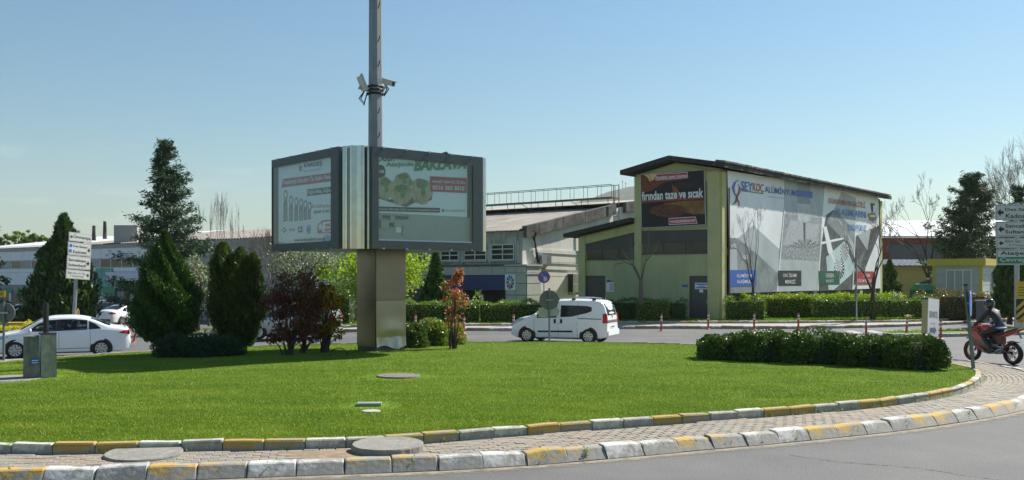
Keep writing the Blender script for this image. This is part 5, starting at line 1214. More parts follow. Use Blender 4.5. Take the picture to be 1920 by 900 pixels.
# left direction sign
def zs(u, v): return (110 + u / 4.5, 420 + v / 4.5)
DSP = Plane(((146 - 960) * 48 / FPX, 48), (math.cos(R(60)), math.sin(R(60)))); b0 = at(137, 606, 48.2); b0.z = float(terr(b0.x, b0.y))
DSN = empty('direction_sign', 'leaning direction sign with four white plates behind the white sedan', 'sign', b0)
MB().tube([b0 - Vector((0, 0, .05)), at(147.5, 432, 48.15)], .09, 10).build('pole', GALV, DSN)
P = DSP
a = plate(P, [zs(85, 65), zs(275, 92), zs(273, 162), zs(83, 140)], DSN); text_on(P, 'Ümraniye', None, SGK, a, .037, quad=[zs(122, 84), zs(267, 108), zs(265, 146), zs(120, 124)]); arrow(P, (*zs(91, 90), *zs(116, 124)), True, SGK, a)
a = plate(P, [zs(78, 148), zs(272, 172), zs(268, 277), zs(75, 258)], DSN); text_on(P, 'Des Sanayi', None, SGK, a, .037, quad=[zs(120, 175), zs(238, 190), zs(237, 213), zs(119, 199)]); text_on(P, 'Kadosan', None, SGK, a, .037, quad=[zs(118, 220), zs(233, 232), zs(232, 255), zs(117, 245)]); arrow(P, (*zs(240, 198), *zs(262, 250)), False, SGK, a)
for (u, v) in ((89, 167), (84, 212)): print_on(P, [zs(u, v), zs(u + 23, v + 2), zs(u + 22, v + 29), zs(u - 1, v + 27)], SGB, a, .037, 'symbol')
a = plate(P, [zs(70, 263), zs(267, 283), zs(263, 390), zs(65, 375)], DSN); text_on(P, 'Sancaktepe', None, SGK, a, .037, quad=[zs(80, 286), zs(228, 302), zs(226, 332), zs(79, 318)]); text_on(P, 'Sultanbeyli', None, SGK, a, .037, quad=[zs(78, 330), zs(226, 343), zs(225, 372), zs(77, 360)]); arrow(P, (*zs(230, 308), *zs(256, 362)), False, SGK, a)
a = plate(P, [zs(62, 380), zs(262, 400), zs(258, 473), zs(58, 457)], DSN); text_on(P, 'Bilim San. Ve Tek.', None, SGK, a, .037, bold=0, quad=[zs(76, 400), zs(224, 412), zs(223, 430), zs(75, 418)]); text_on(P, 'İl Müdürlüğü', None, SGK, a, .037, bold=0, quad=[zs(90, 424), zs(210, 434), zs(209, 455), zs(89, 446)]); arrow(P, (*zs(230, 414), *zs(252, 456)), False, SGK, a)
# yellow diamond-edge marker at its foot
P = Plane(((147 - 960) * 46.5 / FPX, 46.5), (math.cos(R(55)), math.sin(R(55)))); HM = empty('hazard_marker', 'narrow yellow and black hazard marker below the left direction sign', 'sign', (P.o.x, P.o.y, float(terr(P.o.x, P.o.y))))
MB().tube([(P.o.x, P.o.y, float(terr(P.o.x, P.o.y))), (P.o.x, P.o.y, .8)], .04, 6).build('post', GALV, HM); a = print_on(P, [(142.5, 594), (143.5, 584), (146, 577), (148.5, 583), (149, 594)], SGY, HM, 0, 'plate', thick=.02); print_on(P, [(144, 592), (146, 584), (147.8, 592), (146.4, 592), (146, 588), (145.4, 592)], SGK, a, .022, 'chevron')
# right direction sign
P = Plane(((1908 - 960) * 44 / FPX, 44), (1, -0.05)); rb_ = P.pt(0, 0)
RS = empty('direction_sign', 'tall direction sign with four plates, the lowest half green, by a clipped cypress', 'sign', (rb_.x, rb_.y, 0))
MB().tube([(rb_.x, rb_.y + .08, 0), (rb_.x, rb_.y + .08, at(0, 380, 44).z)], .11, 10).build('pole', GALV, RS)
def rpl(y0, y1, lx): return plate(P, [(1866 + lx, y0), (1958, y0 - 1), (1958, y1 - 1), (1866 + lx, y1)], RS)
a = rpl(384, 413, 0); arrow(P, (1869, 391, 1881, 406), True, SGK, a); text_on(P, 'Des Sanayi', (1884, 390, 1942, 397), SGK, a, .037, px=True); text_on(P, 'Kadosan', (1885, 401, 1934, 409), SGK, a, .037)
a = rpl(415.5, 444, .5); arrow(P, (1871, 423, 1882, 437), True, SGK, a); text_on(P, 'Sancaktepe', (1884, 420, 1948, 429), SGK, a, .037); text_on(P, 'Sultanbeyli', (1884, 431, 1946, 440), SGK, a, .037)
a = rpl(446.5, 465.5, 1); arrow(P, (1872, 451, 1881, 461), True, SGK, a); text_on(P, 'Bilim San. Ve Tek.', (1884, 449, 1944, 455), SGK, a, .037, bold=0); text_on(P, 'İl Müdürlüğü', (1891, 457, 1938, 462.5), SGK, a, .037, bold=0)
a = rpl(468, 497, 2); text_on(P, 'Ataşehir', (1875, 471, 1940, 480), SGK, a, .037); print_on(P, [(1870, 482), (1955, 481.5), (1955, 493.5), (1870, 494)], SGG, a, .036); text_on(P, 'Çevreyolu', (1874, 483, 1944, 492.5), SGW, a, .039)
# yellow notice and chevron marker
P = Plane(((1918 - 960) * 43 / FPX, 43), (1, -0.05)); c = P.pt(0, 0); CH_ = empty('chevron_sign', 'yellow notice plate above a black and yellow chevron board on a white post', 'sign', (c.x, c.y, 0))
MB().tube([(c.x, c.y + .12, 0), (c.x, c.y + .12, 2.2)], .13, 8).build('post', M('white_post', (.5, .49, .44), .6, var=.1), CH_)
a = print_on(P, [(1904, 528), (1936, 527), (1936, 559), (1905, 560)], SGY, CH_, 0, 'plate', thick=.03)
for k in range(4): print_on(P, [(1909, 538 + 5 * k), (1931, 538 + 5 * k), (1931, 539.3 + 5 * k), (1909, 539.3 + 5 * k)], SGK, a, .033, 'text_line')
a = print_on(P, [(1905, 560.5), (1936, 560), (1936, 600), (1905, 600)], SGK, CH_, 0, 'plate', thick=.03)
for k in range(3): y = 562 + k * 14; print_on(P, [(1905.3, y + 14), (1920.5, y), (1935.7, y + 14), (1935.7, min(y + 21, 599.5)), (1920.5, y + 8), (1905.3, min(y + 21, 599.5))], SGY, a, .033, 'chevron')
# round signs
def disc_mesh(P, t, z, r, o0, o1, n=28): return MB().wpoly(P, [(t + r * math.cos(2 * math.pi * k / n), z + r * math.sin(2 * math.pi * k / n)) for k in range(n)], o0, o1)
def pole(base, top, r, m, parent): MB().tube([base, top], r, 9).build('pole', m, parent); MB().lathe([(r * 1.12, 0), (r * 1.12, .03), (0, .045)], 9, Vector(top)).build('pole_cap', DARKPL, parent)
PGR = M('green_grey_pole', (0.14, 0.18, 0.175), .5, .3, var=.1)
def back_sign(label, x, ybase, ydisc, r, Y, zb_, plates, rot=0):
    b = at(x, ybase, Y); b.z = zb_; P = Plane((b.x, b.y), (math.cos(rot), math.sin(rot)))
    S = empty('round_sign', label, 'sign', b)
    zc = CAMH - (ydisc - HORY) * Y / FPX; pole(b - Vector((0, 0, .05)), Vector((b.x, b.y, zc + r + .03)), .032, PGR, S)
    disc_mesh(P, 0, zc, r, -.06, -.035).build('disc', SIGNBACK, S); MB().wbox(P, -.12, .12, zc - .02, zc + .02, -.035, .035).build('clamp', GALV, S)
    for q_ in plates: print_on(P, q_, M('plate_back', (0.40, 0.40, 0.36), .5, .2), S, -.062, 'plate', thick=.02)
    return S
back_sign('grey back of a round sign with an arrow board before the white van', 1030, 646, 562.5, .335, 32.6, .28, [[(1010, 577), (1028.5, 577), (1028.5, 595), (1010, 595)], [(1031.5, 576), (1045, 576), (1050, 584), (1045, 593), (1031.5, 593)]], 0.1)
back_sign('grey back of a round sign beside the white sedan bonnet', 7, 676, 586.5, .27, 25.2, .26, [], 0.05)
c = at(1020, 560, 45.6); P = Plane((c.x, c.y), (1, -.1)); zc = at(0, 519.5, 45.6).z
NP = empty('no_parking_sign', 'round red and blue no parking sign before the pale side wall', 'sign', (c.x, c.y, .14))
pole(Vector((c.x, c.y + .05, .1)), Vector((c.x, c.y + .05, zc + .25)), .03, GALV, NP)
d = disc_mesh(P, 0, zc, .29, 0, .02).build('disc', M('sign_red', (.42, .03, .03), .45), NP); disc_mesh(P, 0, zc, .225, .02, .024).build('blue_field', SGB, d)
MB().wpoly(P, [(-.19, zc + .15), (-.15, zc + .19), (.19, zc - .15), (.15, zc - .19)], .024, .027).build('slash', MT['sign_red'], d); MB().wpoly(P, [(.0, zc - .19), (.15, zc - .17), (.14, zc - .02), (.04, zc + .03), (-.02, zc - .05)], .027, .03).build('sticker', SGW, d)
MB().wpoly(P, [(-.16, zc + .165), (-.15, zc + .175), (.05, zc - .02), (.04, zc - .03)], .027, .029).build('stripe', SGW, d)
# pole with two signs seen edge-on, on the verge before the banner
c = at(1606, 606, 47.4); ES = empty('double_round_sign', 'grey pole with two round signs seen almost edge on, before the big banner', 'sign', (c.x, c.y, .16)); pole(Vector((c.x, c.y, .1)), Vector((c.x, c.y, at(0, 484, 47.4).z)), .035, GALV, ES)
P = Plane((c.x, c.y), (.28, .96), (-.96, .28))
for y, r in ((520, .31), (548, .31)): disc_mesh(P, 0, at(0, y, 47.4).z, r, .05, .075).build('disc', SIGNBACK, ES)
P2 = Plane((c.x, c.y), (.2, .98), (-.98, .2)); print_on(P2, [(-.2, at(0, 503, 47.4).z), (.2, at(0, 503, 47.4).z), (.34, at(0, 484, 47.4).z), (-.34, at(0, 484, 47.4).z)], SIGNBACK, ES, .05, 'plate', px=False, thick=.02)
# leaning post with a blue disc edge-on at the lawn tip
c = gndl(1826, 692); top = at(1810.5, 536, 23.4); LP = empty('leaning_sign_post', 'leaning grey post with a round sign seen edge on at the lawn tip', 'sign', (c.x, c.y, .26))
tt_ = at(1810.5, 536, c.y); MB().tube([c - Vector((0, 0, .1)), tt_], .045, 4).build('pole', PGR, LP); MB().tube([tt_, tt_ + Vector((-.004, 0, .05))], .05, 4).build('pole_cap', DARKPL, LP)
zc = at(0, 569, c.y).z; pm_ = c.lerp(tt_, (zc - c.z) / (tt_.z - c.z)); P = Plane((pm_.x, pm_.y), (.5, .866), (.866, -.5))
d = disc_mesh(P, 0, zc, .31, .06, .075).build('disc', SGB, LP); disc_mesh(P, 0, zc, .27, .075, .078).build('ring', SGW, d); disc_mesh(P, 0, zc, .24, .078, .081).build('blue_field', SGB, d); MB().wbox(P, -.05, .05, zc - .02, zc + .02, .0, .06).build('clamp', GALV, LP)
# motel sign box
c = Vector(((1742 - 960) * 27 / FPX, 27.0, .15)); HS = empty('motel_sign', 'leaning white sign box with beige sides and a grey arrow', 'sign', (0, 0, 0)); BEI = M('beige_sign_side', (0.40, 0.34, 0.17), .6, var=.1)
ORG[HS.name] = Vector((0, 0, 0)); P = Plane((0, -.09), (1, 0), (0, -1))
MB().box((0, 0, 1.10), (.80, .16, 1.02)).build('box', BEI, HS); MB().box((0, 0, 1.635), (.805, .165, .05)).build('top_cap', M('navy_cap', (.02, .06, .16), .5), HS)
f = MB().box((0, -.086, 1.12), (.80, .012, 1.06)).build('face', M('white_sign_face', (.66, .67, .68), .5, var=.04), HS)
for x in (-.33, .33): MB().box((x, 0, .3), (.12, .12, .62)).build('leg', BEI, HS)
text_on(P, 'BEB MOTEL', (-.3, 1.12, .32, 1.30), GREYP, f, .006, px=False); print_on(P, [(-.2, .95), (.2, .95), (.2, .98), (-.2, .98)], M('faint_grey_print', (.5, .51, .52), .5), f, .006, px=False)
print_on(P, [(-.25, .70), (.05, .70), (.05, .64), (.25, .765), (.05, .89), (.05, .83), (-.25, .83)], M('grey_blue_arrow', (.12, .15, .20), .5), f, .006, 'arrow', px=False)
HS.location = c; HS.rotation_euler = (0, R(4), R(46))
# yellow plate on the post at the frame's left edge
c = at(-3, 560, 40); YP = empty('yellow_notice', 'small yellow notice plate on a grey post at the car park edge', 'sign', (c.x, c.y, float(terr(c.x, c.y)))); pole(Vector((c.x, c.y, float(terr(c.x, c.y)) - .05)), Vector((c.x, c.y, at(0, 465, 40).z)), .05, GALV, YP)
P = Plane((c.x, c.y - .08), (1, 0)); a = print_on(P, [(-14, 546), (10, 545), (10, 557), (-14, 558)], SGY, YP, 0, 'plate', thick=.02)
for y in (549, 552): print_on(P, [(-10, y), (7, y), (7, y + 1.2), (-10, y + 1.2)], SGK, a, .022, 'text_line')
# red and white flexible posts
BOR = M('red_orange_plastic', (0.48, 0.075, 0.04), .45, var=.1, scale=8); BOW = M('reflective_white', (.65, .65, .65), .4)
def bollard():
    S = empty('flexible_bollard', '', 'bollard'); ORG[S.name] = Vector((0, 0, 0))
    MB().lathe([(.105, 0), (.105, .02), (.05, .05)], 14).build('base', BOR, S, smooth=True); MB().lathe([(.048, .04), (.044, .6), (.044, .71), (.03, .745), (0, .75)], 12).build('post', BOR, S, smooth=True)
    for z in (.46, .60): MB().lathe([(.0475, z), (.0475, z + .07)], 12, caps=False).build('reflective_band', BOW, S)
    return S
bd = bollard(); used = False
BL_ = [(870, 627, 0, 'red bollard at the road edge behind the small photinia'), (779, 622, 0, 'red bollard behind the pale green shrub by the steel pillar'), (963, 621, 0, 'red bollard just ahead of the white van bonnet'), (1151, 623, 0, 'red bollard just behind the white van tail'),
       (1240, 621, 0, 'red bollard on the asphalt before the workshop hedge'), (1328, 617.5, 0, 'red bollard before the dark door of the yellow workshop'), (1414, 618, 0, 'red bollard before the blue corner of the big banner'), (1497, 618, 0, 'red bollard before the black label of the big banner'),
       (1624, 631, 0, 'red bollard behind the long shrub row, below the double round sign'), (1699, 630, 4, 'slightly leaning red bollard beside the motel sign'), (1764, 636, 0, 'red bollard at the small kerbed traffic island'), (1890, 606, 0, 'red bollard behind the motorcyclist by the chevron board'),
       (227, 634, 0, 'upright red bollard behind the boot of the white sedan'), (250, 642, 14, 'strongly leaning red bollard by the dark clipped cypress')]
for x, y, lean, lb in BL_:
    o = bd if not used else copy_tree(bd); used = True
    o.location = gndt(x, y); o.rotation_euler = (0, R(lean), random.uniform(0, 6)) if not lean else (0, R(lean), 0); o['label'] = lb; o['group'] = 'red flexible bollards along the road'
# small kerbed traffic island with weeds
TI = Curve(spline([(15.2, 38.4), (17.5, 38.6), (21, 39.8), (24.5, 41.2), (26, 43), (22, 42.2), (18, 41), (15.6, 40)], True), True)
kerb('kerb', TI, 0, TI.len - .1, .5, [(0, -.1), (.01, .12), (.03, .14), (.14, .145), (.14, -.1)], [KW, [KD, KYI[1]]], 0)
mb = MB(); cc = Vector((19.5, 40.3, .15)); pts = [TI.at(TI.len * k / 40) for k in range(40)]; mb.add([cc] + [Vector((p.x, p.y, .12)) + (cc - Vector((p.x, p.y, .12))) * .03 for p in pts], [(0, 1 + k, 1 + (k + 1) % 40) for k in range(40)]); props(mb.build('traffic_island', VERGEM), kind='structure')
# utility box, green container
c = at(1843, 600, 49); UB = empty('utility_cabinet', 'grey metal utility cabinet between the photinia hedge and cypress', 'cabinet', (c.x, c.y, .18)); UG = M('utility_grey', (.16, .165, .17), .55, var=.08)
MB().box((c.x, c.y, .68), (.62, .5, 1.0), R(-25)).build('body', UG, UB); MB().box((c.x, c.y, 1.21), (.7, .58, .06), R(-25)).build('lid', M('pale_lid', (.3, .3, .3), .5), UB); d_ = Matrix.Rotation(R(-25), 3, 'Z') @ Vector((0, -.255, 0)); MB().box(Vector((c.x, c.y, .68)) + d_, (.54, .015, .88), R(-25)).build('door', UG, UB)
c = at(1737, 570, 60); GB = empty('green_container', 'dark green waste container with a lighter lid beside the cabin', 'container', (c.x, c.y, .15)); GNM = M('green_steel', (.02, .10, .05), .6, var=.1)
MB().box((c.x, c.y, .9), (1.5, 1.2, 1.4), R(20)).build('bin', GNM, GB); mb = MB(); T_ = lambda x, y, z: Vector((c.x, c.y, 0)) + Matrix.Rotation(R(20), 3, 'Z') @ Vector((x, y, z)); mb.prism([T_(-.8, -.65, 1.6), T_(-.8, .65, 1.6), T_(-.8, .1, 2.0), T_(-.8, -.3, 1.95)], Matrix.Rotation(R(20), 3, 'Z') @ Vector((1.6, 0, 0))); mb.build('lid', M('pale_green_lid', (.08, .26, .12), .5), GB)
# ---------------------------------------------------------------- trees, shrubs, hedges
BARK = M('brown_bark', (0.075, 0.058, 0.042), .95, var=.35, scale=8, bump=.7); BARKG = M('grey_bark', (0.13, 0.115, 0.095), .95, var=.3, scale=8, bump=.6); TWIG = M('pale_twig', (0.17, 0.14, 0.11), .9, var=.2, scale=5)
L_CYP = leaf_mat('cypress_leaf', [(0.012, 0.030, 0.008), (0.022, 0.05, 0.010), (0.038, 0.075, 0.013), (0.07, 0.115, 0.022)], .55, .15)
L_CYP2 = leaf_mat('olive_cypress_leaf', [(0.02, 0.035, 0.008), (0.035, 0.06, 0.012), (0.06, 0.085, 0.018), (0.10, 0.12, 0.03)], .55, .2)
L_CED = leaf_mat('cedar_needles', [(0.010, 0.026, 0.012), (0.018, 0.042, 0.018), (0.032, 0.062, 0.024), (0.06, 0.095, 0.04)], .6, .1)
L_PIN = leaf_mat('pine_needles', [(0.010, 0.022, 0.010), (0.018, 0.038, 0.015), (0.03, 0.055, 0.02), (0.07, 0.10, 0.035)], .6, .1)
L_PHO = leaf_mat('dark_photinia_leaf', [(0.02, 0.04, 0.012), (0.05, 0.024, 0.018), (0.11, 0.02, 0.02), (0.17, 0.04, 0.03), (0.03, 0.055, 0.015), (0.07, 0.018, 0.02)], .4, .3)
L_PHY = leaf_mat('orange_photinia_leaf', [(0.05, 0.075, 0.015), (0.16, 0.05, 0.02), (0.34, 0.15, 0.02), (0.40, 0.29, 0.03), (0.09, 0.11, 0.02), (0.06, 0.08, 0.02)], .4, .4)
L_PHC = leaf_mat('pink_photinia_leaf', [(0.05, 0.075, 0.015), (0.10, 0.12, 0.03), (0.30, 0.07, 0.05), (0.36, 0.13, 0.09), (0.08, 0.10, 0.02), (0.22, 0.05, 0.04)], .45, .35)
L_PNK = leaf_mat('pink_flower_heads', [(0.34, 0.13, 0.10), (0.42, 0.18, 0.13), (0.28, 0.09, 0.08)], .6, .3)
L_SHR = leaf_mat('glossy_shrub_leaf', [(0.018, 0.04, 0.008), (0.03, 0.06, 0.010), (0.05, 0.085, 0.014), (0.10, 0.13, 0.025)], .42, .15)
L_SHL = leaf_mat('light_shrub_leaf', [(0.05, 0.085, 0.012), (0.09, 0.13, 0.02), (0.15, 0.19, 0.035), (0.21, 0.23, 0.06)], .3, .25)
L_JUN = leaf_mat('dark_juniper_leaf', [(0.010, 0.026, 0.010), (0.018, 0.042, 0.014), (0.03, 0.06, 0.018)], .5, .1)
L_HED = leaf_mat('hedge_leaf', [(0.035, 0.075, 0.010), (0.06, 0.115, 0.014), (0.10, 0.16, 0.02), (0.15, 0.20, 0.03)], .4, .25)
L_HEB = leaf_mat('bright_hedge_leaf', [(0.12, 0.19, 0.008), (0.19, 0.27, 0.010), (0.28, 0.36, 0.015)], .4, .35, gain=1.15)
L_HED2 = leaf_mat('dark_hedge_leaf', [(0.02, 0.045, 0.008), (0.035, 0.07, 0.010), (0.06, 0.10, 0.015)], .4, .2)
L_HPH = leaf_mat('photinia_hedge_leaf', [(0.025, 0.045, 0.01), (0.05, 0.075, 0.014), (0.09, 0.10, 0.02), (0.20, 0.08, 0.04), (0.04, 0.06, 0.012)], .35, .2)
L_LIM = leaf_mat('lime_leaf', [(0.14, 0.22, 0.02), (0.21, 0.30, 0.03), (0.29, 0.37, 0.05)], .45, .45, gain=1.15)
L_BLO = leaf_mat('blossom_leaf', [(0.08, 0.12, 0.03), (0.15, 0.19, 0.07), (0.38, 0.38, 0.31), (0.14, 0.17, 0.06), (0.09, 0.12, 0.03)], .5, .3, gain=1.15)
L_YEL = leaf_mat('yellow_flowers', [(0.45, 0.40, 0.02), (0.55, 0.46, 0.02), (0.14, 0.2, 0.02)], .5, .3, gain=1.15)
L_WEED = leaf_mat('weed_leaf', [(0.05, 0.09, 0.012), (0.10, 0.15, 0.02), (0.16, 0.18, 0.05)], .5, .3)
CORE = M('shaded_inner_foliage', (0.012, 0.022, 0.007), .95, var=.4, scale=6)  # solid lumps added inside crowns to block light; shade is in the dark colour
COREL = M('dark_hedge_core', (0.035, 0.05, 0.012), .95, var=.4, scale=6)  # dark green for the added solid cores of hedges and pale shrubs

def tree(name, label, cat, base, group=None): return empty(name, label, cat, base, group)

def cone_crown(rng, base, h, rad, z0, prof, n, L, W, lobes=.30, up=1.0, inner=.55):
    """points in a lumpy body of revolution; returns leaf arrays and a core lathe"""
    nf = blob_noise(rng, 9)
    t = rng.uniform(0, 1, n) ** 0.9; th_ = rng.uniform(0, 2 * np.pi, n)
    R0 = np.interp(t, [p[0] for p in prof], [p[1] for p in prof]) * rad
    D = np.stack([np.cos(th_), np.sin(th_), t * 3.2], 1)
    fac = 1 + lobes * 1.6 * nf(D * 1.6) + lobes * .5 * np.sin(th_ * 7 + t * 23)
    q = rng.uniform(inner ** 2, 1, n) ** .5 * np.where(rng.random(n) < .12, rng.uniform(1.0, 1.16, n), 1)
    r = R0 * fac * q
    P = np.stack([base[0] + r * np.cos(th_), base[1] + r * np.sin(th_), base[2] + z0 + t * (h - z0)], 1)
    dirs = np.stack([np.cos(th_) * .55, np.sin(th_) * .55, np.full(n, up)], 1)
    return leaves(P, L, W, rng, dirs, .9)
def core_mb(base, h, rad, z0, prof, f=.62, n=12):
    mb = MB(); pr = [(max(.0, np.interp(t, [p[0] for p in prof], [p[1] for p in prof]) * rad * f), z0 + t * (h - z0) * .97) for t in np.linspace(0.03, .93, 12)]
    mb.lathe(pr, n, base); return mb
def trunk_mb(pts, r0, r1, n=8):
    k = len(pts); return MB().tube(pts, [r0 + (r1 - r0) * i / (k - 1) for i in range(k)], n)

def cypress(label, x, Y, ytop, wpx, seed, m=L_CYP, tips=None, z=None, n=15000, L=.11, W=.035, prof=None, trunk_h=.35, cat='tree', core=True):
    rng = np.random.default_rng(seed); b = at(x, 600, Y); b.z = lz(b.x, b.y) if z is None else z
    h = at(0, ytop, Y).z - b.z; rad = wpx / 2 * Y / FPX
    S = tree('cypress', label, cat, b)
    prof = prof or [(0, .45), (.08, .82), (.2, 1), (.4, .88), (.65, .58), (.85, .27), (1, .03)]
    parts = []; cores = []
    for (dx, hs, rs, lean) in (tips or [(0, 1, 1, 0)]):
        bb = np.array([b.x + dx * rad, b.y, b.z]); hh = h * hs
        V, F = cone_crown(rng, bb, hh, rad * rs, trunk_h, prof, int(n * hs * rs / (len(tips) if tips else 1) * 1.4), L, W)
        if lean: V[:, 0] += lean * (V[:, 2] - b.z)
        parts.append((V, F))
        if core:
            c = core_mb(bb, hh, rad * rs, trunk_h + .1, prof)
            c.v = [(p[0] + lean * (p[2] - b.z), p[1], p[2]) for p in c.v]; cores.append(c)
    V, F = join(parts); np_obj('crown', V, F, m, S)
    for c in cores: c.build('opaque_core', CORE, S, smooth=True)
    for k in range(3 if b.y < 35 else 1):
        a = k * 2.1; trunk_mb([b + Vector((0, 0, -.1)), b + Vector((.05 * math.cos(a), .05 * math.sin(a), .3)), b + Vector((.18 * math.cos(a), .18 * math.sin(a), .8 + trunk_h))], .055 if b.y < 35 else .14, .03).build('trunk', BARK, S)
    return S
cypress('dark green cone shaped cypress on the lawn behind the low junipers', 309, 25.7, 434, 122, 11, n=40000, L=.12, W=.026)
cypress('ragged olive green cypress with three tips on the lawn', 438, 26.6, 454, 74, 12, m=L_CYP2, tips=[(-.25, 1.0, .95, -.05), (.25, .95, .9, .02), (.75, .9, .75, .05), (-.1, .75, 1.15, -.02), (.4, .72, 1.15, .03), (.2, .86, 1.1, .0)], n=44000, prof=[(0, .25), (.15, .6), (.4, 1), (.6, .95), (.8, .68), (.92, .4), (1, .08)], trunk_h=.15, L=.13, W=.026)
cypress('broad dark bushy conifer behind the left direction sign', 117, 57, 402, 128, 13, z=float(terr(-26.7, 57)), n=20000, L=.34, W=.14, prof=[(0, .7), (.1, .95), (.3, 1), (.5, .82), (.72, .5), (.86, .42), (1, .08)], tips=[(0, 1, .62, .012), (-.35, .75, .75, 0), (.3, .86, .7, 0)], trunk_h=.3)
cypress('slim dark conifer before the blue shop fascia', 817, 49.5, 470, 60, 14, z=.2, n=9000, L=.24, W=.09, tips=[(0, 1, .8, 0), (-.3, .7, .8, 0), (.35, .62, .7, 0)], prof=[(0, .8), (.2, 1), (.5, .7), (.75, .4), (1, .04)])
cypress('dark clipped column cypress beside the guard cabin', 1893, 47, 478, 52, 15, z=.18, n=10000, L=.2, W=.08, prof=[(0, .85), (.15, 1), (.7, .95), (.9, .7), (1, .2)])
cypress('small dark conifer at the far corner of the banner wall', 1668, 70, 488, 40, 16, z=.2, n=4000, L=.3, W=.12)

def conifer_tree(label, x, Y, ybase, ytop, wpx, seed, m, droop=.22, levels=34, per=6, clump=26, L=.42, W=.12, zb=None, gapy=.0, sp=.28, pw=.85):
    rng = np.random.default_rng(seed); b = at(x, ybase, Y); b.z = float(terr(b.x, b.y)) + (.15 if b.x > 0 else 0) if zb is None else zb
    h = at(0, ytop, Y).z - b.z; rad = wpx / 2 * Y / FPX
    S = tree('conifer', label, 'tree', b); wood = MB(); P = []; Dd = []
    wood.tube([b + Vector((0, 0, h * t)) for t in (-.02, .3, .6, .98)], [h * .02, h * .015, h * .009, .02], 8)
    for i in range(levels):
        t = .10 + .88 * (i / levels) ** 0.9
        for k in range(per):
            if rng.random() < gapy: continue
            a = rng.uniform(0, 6.28); ln = rad * (1 - t) ** pw * rng.uniform(.35, 1.12) + .15
            p0 = b + Vector((0, 0, h * t)); n = 6; pts = []
            for j in range(n):
                f = j / (n - 1); pts.append(p0 + Vector((math.cos(a) * ln * f, math.sin(a) * ln * f, ln * (.18 * f - droop * f * f) + .12 * ln * f ** 4)))
            wood.tube(pts, [.05 * (1 - .8 * j / 5) * (ln / rad + .25) for j in range(n)], 3, cap=False)
            mclump = int(clump * (ln / rad + .25)); f = rng.uniform(.22, 1.03, mclump)
            base_ = np.array([[np.interp(q, np.linspace(0, 1, n), [p[c] for p in pts]) for c in range(3)] for q in f])
            wv = ln * sp * (1 - .5 * f)[:, None] * rng.normal(0, .5, (mclump, 1))
            side = np.array([-math.sin(a), math.cos(a), 0]) * wv
            base_ = base_ + side + rng.normal(0, .06, (mclump, 3)) * (1 + ln * .25) + np.array([0, 0, -.05]) * np.abs(wv)
            P.append(base_); Dd.append(np.tile([math.cos(a), math.sin(a), -.15], (mclump, 1)))
    P = np.concatenate(P); Dd = np.concatenate(Dd); k = 3
    P = np.repeat(P, k, 0) + rng.normal(0, .09, (len(P) * k, 3)); Dd = np.repeat(Dd, k, 0)
    V, F = leaves(P, L, W, rng, Dd, 1.5); np_obj('crown', V, F, m, S); wood.build('trunk', BARK, S, fixn=False)
    return S
conifer_tree('tall dark cedar with layered drooping branches behind the clipped cypress', 311, 61, 600, 254, 236, 21, L_CED, levels=32, per=6, clump=72, L=.30, W=.065, droop=.12, pw=.85, sp=.34)
conifer_tree('dense dark pine behind the guard cabin', 1820, 73, 590, 318, 232, 22, L_PIN, levels=20, per=7, clump=85, L=.40, W=.07, droop=-.05, sp=.42, pw=.75)
conifer_tree('pine behind the tall right direction sign', 1915, 78, 590, 338, 150, 23, L_PIN, levels=15, per=5, clump=75, L=.40, W=.07, droop=-.15, sp=.4, pw=.7)

